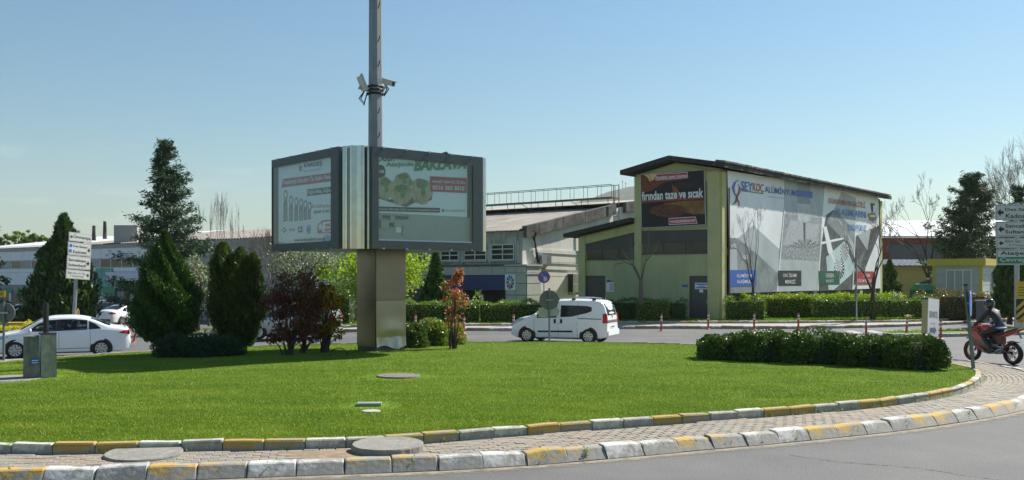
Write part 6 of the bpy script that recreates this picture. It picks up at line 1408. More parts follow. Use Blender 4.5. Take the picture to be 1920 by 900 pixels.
def bare_tree(label, x, Y, zb, ytop, wpx, seed, r0=.11, split=.3, depth=6, m=BARKG, lean=0, upness=.55, kids=3, name='bare_tree', group=None, spread=.75, twig_n=3):
    rnd = random.Random(seed); b = at(x, 600, Y); b.z = zb; h = at(0, ytop, Y).z - zb; S = tree(name, label, 'tree', b, group)
    wood, tw = MB(), MB(); tips = []
    segL = h * (1 - split) / sum(.74 ** k for k in range(depth))
    def grow(p, d, L, r, dep):
        r = max(r, Y * .00021)
        mid = p + d * L * .5 + Vector((rnd.gauss(0, .05), rnd.gauss(0, .05), rnd.gauss(0, .02))) * L; e = p + d * L
        (wood if dep < 3 else tw).tube([p, mid, e], [r, r * .85, r * .68], 6 if dep < 2 else 3, cap=False)
        if dep >= depth: tips.append(e); return
        nk = kids if dep < depth - 1 else twig_n
        for k in range(nk):
            a = rnd.uniform(0, 6.28) + k * 2.1; s_ = spread * rnd.uniform(.55, 1.2) * (.45 if k == 0 else 1)
            o = d.orthogonal().normalized(); o2 = d.cross(o)
            nd = (d + (o * math.cos(a) + o2 * math.sin(a)) * s_ + Vector((0, 0, upness * .35))).normalized()
            start = p + d * L * (1 if k < 2 else rnd.uniform(.5, .95))
            grow(start, nd, L * rnd.uniform(.62, .86), r * .58, dep + 1)
    t0 = b + Vector((lean * .3, 0, h * split)); wood.tube([b - Vector((0, 0, .1)), b + Vector((rnd.gauss(0, .04), 0, h * split * .5)), t0], [r0, r0 * .88, r0 * .8], 8, cap=False)
    for k in range(kids + 1):
        a = k * 6.28 / (kids + 1) + rnd.uniform(-.5, .5); s_ = spread * (.35 if k == 0 else 1)
        grow(t0, Vector((math.cos(a) * s_ + lean * .2, math.sin(a) * s_, 1)).normalized(), segL, r0 * .5, 1)
    sx = wpx / 2 * Y / FPX; cur = max(abs(v[0] - b.x) for v in tw.v) or 1; k_ = sx / cur; top = max(v[2] for v in tw.v) - zb; kz = h / top
    hs = zb + h * split
    for mbx in (wood, tw):
        mbx.v = [(b.x + (v[0] - b.x) * (k_ if v[2] > hs - .02 else 1), b.y + (v[1] - b.y) * (k_ if v[2] > hs - .02 else 1), v[2] if v[2] < hs else hs + (v[2] - hs) * (h - h * split) / max(.1, (top - h * split))) for v in mbx.v]
    wood.build('trunk', m, S, fixn=False); props(tw.build('twigs', TWIG, S, fixn=False), kind='stuff')
    return S
bare_tree('bare pruned tree before the yellow workshop gable', 1201, 47.9, .18, 424, 112, 31, r0=.15, split=.42, depth=4, kids=2, spread=1.0, m=BARKG, twig_n=2)
bare_tree('bare young tree before the middle of the banner', 1412, 49.2, .18, 384, 100, 32, r0=.14, split=.30, depth=5, upness=.8, spread=.6, m=BARK, kids=2, twig_n=4)
bare_tree('bare forked tree before the red label of the banner', 1637, 49.0, .18, 404, 112, 33, r0=.16, split=.26, depth=5, upness=.5, spread=.85, m=BARK, kids=2, twig_n=4)
bare_tree('large bare tree before the red framed factory', 1742, 76, .1, 318, 175, 34, r0=.30, split=.2, depth=7, upness=.4, spread=.8, m=BARK, kids=2, twig_n=5)
bare_tree('pale bare tree rising above the right pines', 1930, 96, .1, 232, 190, 35, r0=.35, split=.25, depth=6, upness=.4, spread=.85, m=BARKG, twig_n=6)
for i, (x, yt, w_) in enumerate(((392, 372, 36), (416, 362, 40), (441, 378, 36))):
    bare_tree(['slender bare upright tree right beside the cedar', 'tallest slender bare tree between the cedar and billboard', 'slender bare tree behind the three tipped cypress'][i], x, 63 + i, float(terr(-19, 64)), yt, w_, 36 + i, r0=.10, split=.22, depth=5, upness=1.6, spread=.4, kids=2, group='slender bare trees beside the cedar')
bare_tree('leafless tangled tree behind the red shrubs', 505, 60, float(terr(-15, 60)), 420, 120, 41, r0=.13, split=.3, depth=6, upness=.4, spread=.8)

def leafy_tree(label, x, Y, zb, cy, rx, ry, seed, m, n, L, W, name='leafy_tree', clumps=40, gap=.55, r0=.1, core=False):
    """rounded open crown made of many leaf clumps on limbs"""
    rng = np.random.default_rng(seed); b = at(x, 600, Y); b.z = zb; c = at(x, cy, Y); s = Y / FPX; RX, RZ = rx * s, ry * s
    S = tree(name, label, 'tree', b); wood = MB(); P = []
    fork = b + Vector((0, 0, (c.z - RZ * .7 - zb) * .9)); wood.tube([b - Vector((0, 0, .1)), fork], [r0, r0 * .8], 7, cap=False)
    for k in range(clumps):
        d = unit(rng.normal(size=(1, 3)))[0]; q = rng.uniform(.35, 1) ** .6
        e = Vector((c.x + d[0] * RX * q, c.y + d[1] * RX * q, c.z + d[2] * RZ * q)); mid = fork.lerp(e, .5) + Vector(rng.normal(0, .1 * RX, 3))
        wood.tube([fork, mid, e], [r0 * .4, r0 * .22, .012], 4, cap=False)
        cr = RX * rng.uniform(.16, .34) * gap / .55; k_ = int(n / clumps); P.append(np.array(e) + rng.normal(0, cr * .55, (k_, 3)) * np.array([1, 1, .7]))
    V, F = leaves(np.concatenate(P), L, W, rng); np_obj('crown', V, F, m, S); wood.build('trunk', BARK, S, fixn=False); return S
leafy_tree('bright lime green tree in new leaf behind the steel pillar', 705, 51, .1, 512, 98, 46, 51, L_LIM, 9000, .16, .11, clumps=60)
leafy_tree('white blossoming tree behind the red shrubs', 575, 52, float(terr(-11, 52)) + .1, 496, 78, 44, 52, L_BLO, 3000, .13, .09, clumps=46)
leafy_tree('grey green blossoming tree between the two cypresses', 372, 48, float(terr(-15.7, 48)) + .15, 525, 36, 58, 53, L_BLO, 2400, .13, .08, clumps=40)

def shrub(label, x, Y, zb, spans, seed, m, n, L, W, stems=4, name='photinia', cat='shrub', sub=None):
    """stemmed shrub: spans = list of (cx, cy, rx, ry, share) leaf clouds in photograph pixels at depth Y"""
    rng = np.random.default_rng(seed); b = at(x, 600, Y); zb = lz(b.x, b.y) if Y < 32 else zb; b.z = zb; S = empty(name, label, cat, b); s = Y / FPX; P = []; wood = MB()
    tot = sum(q[4] for q in spans)
    for (cx, cy, rx, ry, sh) in spans:
        c = at(cx, cy, Y); nk = max(8, int(14 * sh)); k_ = int(n * sh / tot / nk)
        for k in range(nk):
            d = unit(rng.normal(size=(1, 3)))[0] * rng.uniform(.2, 1) ** .5; e = np.array([c.x + d[0] * rx * s, c.y + d[1] * min(rx, 50) * s, c.z + d[2] * ry * s])
            P.append(e + rng.normal(0, 1, (k_, 3)) * np.array([rx, min(rx, 50), ry * .8]) * s * .2)
            if k % 4 == 0: st = b + Vector((rng.normal(0, .06), rng.normal(0, .06), 0)); wood.tube([st + Vector((0, 0, -.08)), st.lerp(Vector(e), .45) + Vector((0, 0, .06)), Vector(e)], [.026, .017, .006], 5, cap=False)
    P = np.concatenate(P); P = P[P[:, 2] > zb + .12]
    V, F = leaves(P, L, W, rng, np.tile([0, -.2, .6], (len(P), 1)), 1.6); np_obj('foliage', V, F, m, S)
    if sub: 
        P2 = P[rng.random(len(P)) < sub[1]]; P2 = P2[P2[:, 2] > np.percentile(P[:, 2], sub[2])]; k = 9
        V, F = leaves(np.repeat(P2, k, 0) + rng.normal(0, .035, (len(P2) * k, 3)), .04, .03, rng); np_obj('flower_heads', V, F, sub[0], S)
    wood.build('stem', BARK, S, fixn=False); return S
for (a) in [('dark red leaved photinia bush on the lawn, the largest of the three', 541, 24.5, .38, [(548, 545, 42, 40, 1.6), (520, 575, 32, 40, 1), (560, 600, 38, 40, 1.2), (528, 630, 30, 22, .5), (570, 560, 25, 35, .6)], 61, L_PHO, 5200, .085, .045),
            ('dark photinia bush between the red one and the orange one', 570, 25.2, .38, [(585, 570, 26, 30, 1), (575, 605, 26, 34, .9), (590, 625, 22, 18, .4)], 62, L_PHO, 2400, .085, .045),
            ('orange and yellow tinged photinia bush beside the steel pillar', 606, 25.6, .39, [(616, 562, 24, 28, 1), (616, 592, 28, 28, 1.1), (606, 545, 12, 14, .4), (634, 575, 16, 28, .5), (626, 622, 20, 18, .5), (600, 610, 18, 24, .5)], 63, L_PHY, 3400, .085, .05)]: shrub(*a)
shrub('slim young photinia with pink flower heads on the lawn', 851, 26.8, .38, [(858, 516, 10, 20, .6), (848, 545, 24, 20, .8), (866, 560, 16, 24, .6), (854, 605, 22, 20, .4), (846, 582, 12, 20, .3), (866, 625, 14, 8, .12)], 64, L_PHC, 1250, .085, .05, sub=(L_PNK, .10, 45))

def mound(label, x0, x1, yfoot, ytop, Y, zb, seed, m, n, L, W, depth=.6, name='shrub', cat='shrub', lobes=.18, group=None, core=CORE, bx=.8):
    """rounded bush: ellipsoid with lumps; foliage near the surface"""
    rng = np.random.default_rng(seed); s = Y / FPX; cx = (x0 + x1) / 2; b = at(cx, yfoot, Y); zb = lz(b.x, b.y) if Y < 32 else zb; b.z = zb; rx = (x1 - x0) / 2 * s; h = at(0, ytop, Y).z - zb; nf = blob_noise(rng, 9)
    S = empty(name, label, cat, b, group)
    D = unit(rng.normal(size=(n, 3))); D[:, 2] = np.abs(D[:, 2]) * 1.05 - .12; D = unit(D)
    fac = (1 + lobes * 1.5 * nf(D * 2.2)) * rng.uniform(.80, 1.03, n); sq = lambda v, p: np.sign(v) * np.abs(v) ** p
    P = np.stack([b.x + sq(D[:, 0], bx) * rx * fac, b.y + sq(D[:, 1], bx) * depth * fac, zb + .04 + np.maximum(D[:, 2], -.03) ** .75 * h * .93 * fac if False else zb + .04 + sq(np.maximum(D[:, 2], 0), bx * .94) * h * .93 * fac + np.where(D[:, 2] < 0, rng.uniform(0, .15, n) * h, 0)], 1)
    V, F = leaves(P, L, W, rng, D + np.array([0, 0, .35]), 1.5); np_obj('foliage', V, F, m, S)
    mb = MB(); mb.lathe([(.84, -.05), (.88, .25), (.80, .5), (.6, .7), (.3, .8), (0, .83)], 16); mb.v = [(b.x + v[0] * rx, b.y + v[1] * depth, zb + v[2] * h) for v in mb.v]; mb.build('opaque_core', core, S, smooth=True)
    return S
# low junipers at the feet of the cypresses
for i, (a, c, yt, dY) in enumerate(((298, 352, 628, 0), (340, 412, 624, -.2), (385, 452, 630, .1))):
    mound(['low dark juniper mound, the one under the cone cypress', 'low dark juniper mound in the middle of its clump', 'low dark juniper mound, the one nearest the red photinia'][i], a - 8, c + 8, 672, yt, 24.5 + dY, .36, 70 + i, L_JUN, 6500, .06, .022, depth=.55, name='juniper', group='low junipers under the cypresses', lobes=.22)
for i, (a, c, yf, yt, Y) in enumerate(((752, 800, 653, 607, 27.5), (778, 846, 650, 598, 28.6), (828, 872, 646, 608, 29.4))):
    mound(['glossy pale green shrub touching the steel pillar', 'glossy pale green shrub, the biggest by the pillar', 'glossy pale green shrub behind the young photinia'][i], a - 2, c + 2, yf, yt, Y, .38, 75 + i, L_SHL if i else L_SHR, 5200, .075, .045, depth=.55, group='pale green shrubs by the pillar', core=COREL)
rowl = ['long row shrub at its end nearest the van', 'second long row shrub, counted from the van end', 'third and tallest long row shrub, with a few yellow leaves', 'fourth long row shrub, counted from the van end', 'long row shrub at its end by the motel sign']
for i, (a, c, yf, yt, Y) in enumerate(((1310, 1402, 682, 628, 23.6), (1378, 1482, 684, 620, 23.3), (1462, 1590, 688, 620, 22.9), (1566, 1672, 690, 628, 22.5), (1650, 1769, 693, 630, 22.2))):
    mound(rowl[i].replace('long row shrub', 'dark glossy shrub of the long row'), a - 4 * (i > 0), c + 6 * (i < 4), yf, yt, Y, .27 + .02 * (i < 3), 80 + i, L_SHR, 10500, .065, .042, depth=.62, name='shrub', group='dark glossy shrubs in a long row on the lawn', lobes=.12, bx=.52)

def hedge(label, pts, h, depth, seed, m, dens, L, W, zb=.2, name='hedge', core=COREL, lump=.06, stems=False, clear=0.0):
    """clipped hedge along a ground line pts [(x,y)], foliage on a lumpy box"""
    rng = np.random.default_rng(seed); A = np.array(pts, float); seg = np.linalg.norm(np.diff(A, axis=0), axis=1); tot = seg.sum(); cs = np.concatenate([[0], np.cumsum(seg)])
    b = Vector((A[:, 0].mean(), A[:, 1].mean(), zb)); S = empty(name, label, 'hedge', b)
    hh = h - clear; n = int(dens * tot * (2 * hh + depth + .5))
    u = rng.uniform(-.03, tot + .03, n); v = rng.uniform(0, 2 * hh + depth, n)
    off = np.where(v < hh, -depth / 2, np.where(v < hh + depth, v - hh - depth / 2, depth / 2)); z = np.where(v < hh, v, np.where(v < hh + depth, hh, 2 * hh + depth - v))
    ends = rng.random(n) < .5 * depth / (tot + depth); off = np.where(ends, rng.uniform(-depth / 2, depth / 2, n), off); z = np.where(ends, rng.uniform(0, hh, n), z); u = np.where(ends, np.where(rng.random(n) < .5, 0, tot), u)
    ph = rng.uniform(0, 6.28, 6); wv = lump * (np.sin(u * 2.1 + ph[0]) + np.sin(u * 5.3 + ph[1]) + np.sin(u * 9.7 + z * 5 + ph[2]) * .7)
    x = np.interp(u, cs, A[:, 0]); y = np.interp(u, cs, A[:, 1]); i = np.clip(np.searchsorted(cs, u) - 1, 0, len(seg) - 1); t = (A[i + 1] - A[i]) / seg[i][:, None]; nn = np.stack([-t[:, 1], t[:, 0]], 1)
    o2 = off * (1 + wv * .6 / max(depth, .2)) ; z2 = clear + z * (1 + wv / h * .9)
    P = np.stack([x + nn[:, 0] * o2, y + nn[:, 1] * o2, zb + z2], 1) + rng.normal(0, .045, (n, 3))
    V, F = leaves(P, L, W, rng, np.stack([nn[:, 0] * np.sign(off), nn[:, 1] * np.sign(off), np.full(n, .6)], 1), 1.6); np_obj('foliage', V, F, m, S)
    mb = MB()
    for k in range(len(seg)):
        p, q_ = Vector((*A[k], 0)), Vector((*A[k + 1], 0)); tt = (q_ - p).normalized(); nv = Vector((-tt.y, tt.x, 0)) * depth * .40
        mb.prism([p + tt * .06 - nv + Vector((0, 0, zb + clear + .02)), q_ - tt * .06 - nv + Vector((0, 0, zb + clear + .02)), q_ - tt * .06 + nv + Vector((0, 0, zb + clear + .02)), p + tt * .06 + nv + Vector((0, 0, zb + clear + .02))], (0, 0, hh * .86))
    mb.build('opaque_core', core, S)
    if clear:
        for k in range(int(tot / .28)):
            u_ = (k + .5) * .28 + rng.normal(0, .04); px_, py_ = np.interp(u_, cs, A[:, 0]), np.interp(u_, cs, A[:, 1]); MB().tube([(px_, py_, zb - .05), (px_ + rng.normal(0, .03), py_, zb + clear + .25)], .015, 4).build('stem', BARKG, S)
    return S
def hp(*ps): return [(((x - 960) * Y / FPX), Y) for x, Y in ps]
hedge('long clipped green hedge before the works building', hp((750, 46.2), (900, 46.2), (1018, 46.6)), 1.0, .9, 91, L_HED, 420, .085, .05, zb=.2)
hedge('dark hedge stub left of the clipped hedge', hp((596, 47), (662, 46.6)), 1.35, .9, 92, L_HED2, 330, .1, .05, zb=.2, lump=.14)
hedge('shaded hedge along the yellow workshop wall behind the van', hp((1140, 48.6), (1250, 48.9)), 1.02, .7, 93, L_HED2, 400, .08, .045, zb=.2)
hedge('lighter round hedge clump before the bare pruned tree', hp((1194, 47.95), (1252, 48.1)), .98, .55, 94, L_HED, 420, .08, .045, zb=.2, lump=.1)
hedge('dark hedge end beside the workshop door', hp((1254, 48.7), (1284, 48.9)), 1.0, .6, 95, L_HED2, 420, .08, .045, zb=.2, lump=.08)
hedge('bright yellow green hedge right under the banner', hp((1372, 50.8), (1520, 51.2), (1690, 53)), 1.22, .8, 96, L_HEB, 420, .09, .055, zb=.2, lump=.05)
hedge('dark bushy hedge clump under the blue banner label', hp((1362, 48.7), (1432, 48.7)), 1.12, .8, 97, L_HED, 400, .085, .045, zb=.2, lump=.14)
hedge('leggy hedge with bare stems before the banner', hp((1528, 48.9), (1660, 49.2), (1752, 50.2)), 1.08, .7, 98, L_HED, 330, .085, .045, zb=.2, lump=.12, clear=.28)
hedge('reddish photinia hedge before the guard cabin', hp((1752, 50.6), (1838, 51.2)), 1.35, .9, 99, L_HPH, 420, .09, .05, zb=.2, lump=.12)
hedge('reddish hedge piece behind the motorcyclist', hp((1852, 51.6), (1884, 52)), 1.25, .8, 100, L_HPH, 380, .09, .05, zb=.2, lump=.12)
hedge('yellow flowering bed behind the white sedan', hp((-40, 39.5), (70, 40.5)), .75, 1.2, 101, L_YEL, 420, .07, .05, zb=-.47, lump=.1, name='flower_bed')
mound('rose bush with reddish tips before the green container', 1712, 1752, 600, 545, 52, .2, 102, L_HPH, 1600, .1, .06, depth=.6, name='rose_bush'); mound('pale flowering bush at the end of the bright hedge', 1668, 1694, 600, 548, 52, .2, 103, L_BLO, 900, .1, .06, depth=.5, name='flowering_bush')
mound('young light green plant before the shop window', 884, 908, 600, 544, 50, .2, 104, L_LIM, 260, .12, .06, depth=.3, name='young_plant')
# skyline trees beyond the office building
for i, (x, yt, w_) in enumerate(((8, 438, 22), (34, 432, 26), (52, 430, 24), (66, 436, 20), (84, 441, 18))):
    leafy_tree('brownish budding tree top beyond the office roof', x, 135, -1, yt + 16, w_ * .55, 17, 110 + i, L_WEED, 700, .4, .22, name='budding_tree', clumps=16, r0=.2)['group'] = 'budding trees beyond the office roof'
conifer_tree('conifer mostly outside the frame at the car park edge', -34, 55, 600, 330, 96, 24, L_CED, levels=24, per=6, clump=24, L=.4, W=.14)
# weeds in the kerb joints and along hedge feet
rng = np.random.default_rng(77); P = []
for k in range(60):
    u = CO.len - 4 + rng.integers(0, 58) * .585; p, t_, nn_ = CO.fr(u); m_ = rng.integers(8, 40) if k % 3 == 0 else 6
    P.append(np.array([p.x + nn_.x * .1, p.y + nn_.y * .1, .10]) + rng.normal(0, 1, (m_, 3)) * np.array([.02, .05, .035]))
for k in range(46):
    u = rng.uniform(CI.len - 4, CI.len + 26); p, t_, nn_ = CI.fr(u); m_ = rng.integers(5, 22)
    P.append(np.array([p.x - nn_.x * .03, p.y - nn_.y * .03, .17]) + rng.normal(0, 1, (m_, 3)) * np.array([.07, .03, .018]))
P = np.concatenate(P); V, F = leaves(P, .05, .014, rng, np.tile([0, 0, 1.0], (len(P), 1)), 1.2); props(np_obj('weeds', V, F, L_WEED), 'small green weeds growing in the kerb joints', 'weeds', kind='stuff')
vx = rng.uniform(-12, 24, 60000); vy = rng.uniform(44.8, 52, 60000); ku = np.interp(vx, FU.p[:, 0], FU.p[:, 1]); k = (vy > ku + .2) & (rng.random(60000) < .8); grass_blades('grass', vx[k], vy[k], lambda X, Y: .2 + terr(X, Y), .12, .03, GRASSM); props(bpy.data.objects['grass'], 'rough grass along the far verge under the hedges', 'grass')
ix = rng.uniform(15.5, 25.5, 7000); iy = rng.uniform(38.6, 42.8, 7000); c0 = (19.5, 40.3); k = (np.abs((iy - 38.3) - (ix - 15) * .42 - 1.0) < .75); grass_blades('grass', ix[k], iy[k], lambda X, Y: .13 + 0 * X, .10, .02, GRASSM)['label'] = 'weedy grass on the small kerbed traffic island'
bpy.data.objects['grass.001']['category'] = 'grass'
# ---------------------------------------------------------------- vehicles
def smooth_interp(pts, xs):
    px = np.array([p[0] for p in pts]); pz = np.array([p[1] for p in pts]); o = np.argsort(px); px, pz = px[o], pz[o]
    d = np.gradient(pz, px); i = np.clip(np.searchsorted(px, xs) - 1, 0, len(px) - 2); h = px[i + 1] - px[i]; t = np.clip((xs - px[i]) / h, 0, 1)
    sl = (pz[i + 1] - pz[i]) / h; lim = lambda m: np.where(m * sl <= 0, 0, np.sign(sl) * np.minimum(np.abs(m), 2.5 * np.abs(sl)))
    m0, m1 = lim(d[i]), lim(d[i + 1])
    return (2 * t**3 - 3 * t**2 + 1) * pz[i] + (t**3 - 2 * t**2 + t) * h * m0 + (-2 * t**3 + 3 * t**2) * pz[i + 1] + (t**3 - t**2) * h * m1
class Body:
    def __init__(s, L, W, top, belt, zbot=.2, tumble=.3, crown=.04, nose=.16):
        s.L, s.W, s.top, s.belt, s.zb, s.tum, s.crown, s.nose = L, W, top, belt, zbot, tumble, crown, nose
    def sec(s, x):
        e = abs(2 * x / s.L); w_ = s.W / 2 * (1 - .05 * e ** 3 - s.nose * e ** 14)
        zt = float(smooth_interp(s.top, np.array([x]))[0]); zb = s.zb + .10 * max(0, e - .86) / .14
        be = float(np.interp(x, [p[0] for p in s.belt], [p[1] for p in s.belt])); be = min(be, zt - .07); be = max(be, zb + .1)
        pts = [(w_ * .90, zb), (w_ * .965, zb + .05 * min(1, (be - zb))), (w_ * .99, zb + .35 * (be - zb)), (w_, zb + .62 * (be - zb)), (w_ * .992, zb + .86 * (be - zb)), (w_ * .975, be)]
        up = zt - be; wt = max(w_ * .55, w_ * .972 - s.tum * up)
        ez = zt - min(.06, up * .45)
        for f in (.3, .6, .88): pts.append((w_ * .975 + (wt - w_ * .975) * f, be + (ez - be) * f))
        pts += [(wt - .015, ez + .4 * (zt - ez)), (wt * .93, ez + .75 * (zt - ez)), (wt * .8, zt), (wt * .4, zt + s.crown * .8), (0, zt + s.crown)]
        return pts
    def side(s, x, z):
        p = s.sec(x)[:10]; return float(np.interp(z, [q[1] for q in p], [q[0] for q in p]))
    def topz(s, x, y):
        p = s.sec(x)[8:]; p = p[::-1]; return float(np.interp(abs(y), [q[0] for q in p], [q[1] for q in p]))
    def mesh(s, root, mat_, holes=None, n=110):
        xs = -s.L / 2 * np.cos(np.linspace(0, math.pi, n)) * .35 + np.linspace(-s.L / 2, s.L / 2, n) * .65
        xs[0], xs[-1] = -s.L / 2 + .001, s.L / 2 - .001
        S = []
        for x in xs:
            p = s.sec(x)
            if holes is not None:   # finer rows on the glasshouse
                q = p[:5]; a, b = p[5], p[8]; q += [(a[0] + (b[0] - a[0]) * f, a[1] + (b[1] - a[1]) * f) for f in np.linspace(0, 1, 10)]; p = q + p[9:]
            S.append(p)
        K = len(S[0]); mb = MB(); V = []
        for i, x in enumerate(xs):
            V += [(x, y, z) for y, z in S[i]] + [(x, -y, z) for y, z in S[i][:-1][::-1]]
        R_ = 2 * K - 1; F = []
        for i in range(n - 1):
            for j in range(R_ - 1):
                f = (i * R_ + j, (i + 1) * R_ + j, (i + 1) * R_ + j + 1, i * R_ + j + 1)
                if holes is not None:
                    c = [sum(V[k][a] for k in f) / 4 for a in range(3)]
                    if any(min(h[0][0][0], h[0][-1][0]) + .03 < c[0] < max(h[0][0][0], h[0][-1][0]) - .03 and np.interp(c[0], [q[0] for q in h[0]], [q[1] for q in h[0]]) + .03 < c[2] < np.interp(c[0], [q[0] for q in h[1]], [q[1] for q in h[1]]) - .03 for h in holes) and abs(c[1]) > .3: continue
                F.append(f)
            F.append((i * R_, i * R_ + R_ - 1, (i + 1) * R_ + R_ - 1, (i + 1) * R_))
        F += [tuple(range(R_)), tuple((n - 1) * R_ + k for k in range(R_))]
        mb.v = V; mb.f = F; mb.m = [0] * len(F)
        return mb.build('body', mat_, root, smooth=True)
    def patch(s, name, lo, hi, mat_, root, off=.007, sides=(1, -1), n=14, m=5):
        """strip on the body side between two polylines lo(x), hi(x)"""
        out = []
        for sg in sides:
            xs = np.linspace(lo[0][0], lo[-1][0], n); G = []
            for x in xs:
                a = np.interp(x, *zip(*sorted(lo))); b = np.interp(x, *zip(*sorted(hi)))
                G.append([Vector((x, sg * (s.side(x, z) + off), z)) for z in np.linspace(a, b, m)])
            mb = MB(); mb.grid(G); out.append(mb.build(name, mat_, root, smooth=True))
        return out
    def toppatch(s, name, x0, x1, f0, f1, mat_, root, off=.008, n=10, m=11):
        G = []
        for k in range(n):
            t = k / (n - 1); x = x0 + (x1 - x0) * t; p = s.sec(x); wt = p[9][0] * (f0 + (f1 - f0) * t)
            sl = (s.topz(min(x + .02, s.L / 2 - .01), 0) - s.topz(x - .02, 0)) / .04; nx, nz = -sl / math.hypot(1, sl), 1 / math.hypot(1, sl)
            G.append([Vector((x + nx * off, y, s.topz(x, y) + nz * off)) for y in np.linspace(-wt, wt, m)])
        mb = MB(); mb.grid(G); return mb.build(name, mat_, root, smooth=True)
    def endplate(s, name, x, y0, y1, z0, z1, mat_, root, th=.012):
        sg = 1 if x > 0 else -1
        # follow the end surface: find x on the outline for the height
        def xe(z):
            xs = np.linspace(0, s.L / 2 - .002, 200) * sg; zz = smooth_interp(s.top, xs); k = np.where(zz >= z)[0]; return xs[k[-1]] if len(k) else xs[-1]
        mb = MB(); G = [[Vector((xe(z) + sg * th, y, z)) for y in np.linspace(y0, y1, 5)] for z in np.linspace(z0, z1, 4)]; mb.grid(G); return mb.build(name, mat_, root, smooth=True)
def wheel(root, x, y, r, wdt, sg, rim=RIM, spokes=5, blade=.09):
    mb = MB(); mb.lathe([(r * .64, -wdt / 2), (r * .93, -wdt / 2), (r, -wdt * .3), (r, wdt * .3), (r * .93, wdt / 2), (r * .64, wdt / 2)], 28, (x, y, r), 'y', caps=False); t = mb.build('wheel', TYRE, root, smooth=True)
    f = y + sg * wdt * .42
    mb = MB(); mb.lathe([(r * .66, sg * wdt * .5 - (f - y)), (r * .60, sg * wdt * .5 - (f - y) - sg * .006), (r * .585, -sg * wdt * .5)], 28, (x, f, r), 'y', caps=False)
    for k in range(spokes):
        a = 2 * math.pi * k / spokes + .3; d = Vector((math.cos(a), 0, math.sin(a))); q = Vector((-math.sin(a), 0, math.cos(a))); c = Vector((x, f, r))
        for s2 in (-1, 1):
            mb.prism([c + q * s2 * .01, c + q * s2 * (blade * .9), c + d * r * .61 + q * s2 * blade * .85, c + d * r * .61 + q * s2 * blade * .2], (0, sg * .015, 0))
    mb.lathe([(r * .17, 0), (r * .17, sg * .02), (r * .08, sg * .03), (0, sg * .03)], 14, (x, f, r), 'y'); mb.build('rim', rim, t, smooth=False)
    MB().lathe([(r * .58, 0), (0, -sg * .01)], 22, (x, f - sg * .05, r), 'y', caps=False).build('brake_disc', M('dark_hub', (.05, .05, .05), .6, .3), t)
def running_gear(B, root, xf, xr, r=.315, wdt=.2, rim=RIM, spokes=5, arch=.375, blade=.09):
    for x in (xf, xr):
        for sg in (1, -1):
            y = B.side(x, .5); n = 18
            pts = [Vector((x + arch * math.cos(a), sg * (y - .25), r + arch * math.sin(a))) for a in np.linspace(-.35, math.pi + .35, n)]
            mb = MB(); mb.prism(pts, (0, sg * (.25 + .004), 0)); mb.build('wheel_arch', DARKPL, root)
            wheel(root, x, sg * (y - wdt / 2 + .016), r, wdt, sg, rim, spokes, blade)
    MB().box((0, 0, .24), (xf - xr - .5, B.W * .8, .14)).build('underbody', DARKPL, root)
def seam(B, x, z0, z1, root, lean=0): B.patch('door_seam', [(x - .006, z0), (x + .006, z0)], [(x - .006, z1), (x + .006, z1)], M('seam_grey', (.12, .12, .12), .6), root, off=.003, n=2, m=6)
LAMPR = M('red_lamp', (.45, .015, .015), .15, var=.1, spec=.6); LAMPC = M('clear_lamp', (.42, .46, .50), .08, .2, var=.2, scale=8)
def car_thing(name, label, group=None): o = empty(name, label, 'car', (0, 0, 0), group); ORG[o.name] = Vector((0, 0, 0)); return o
GLC = glass_mat('clear_car_glass', (.55, .6, .62), .9, .9)

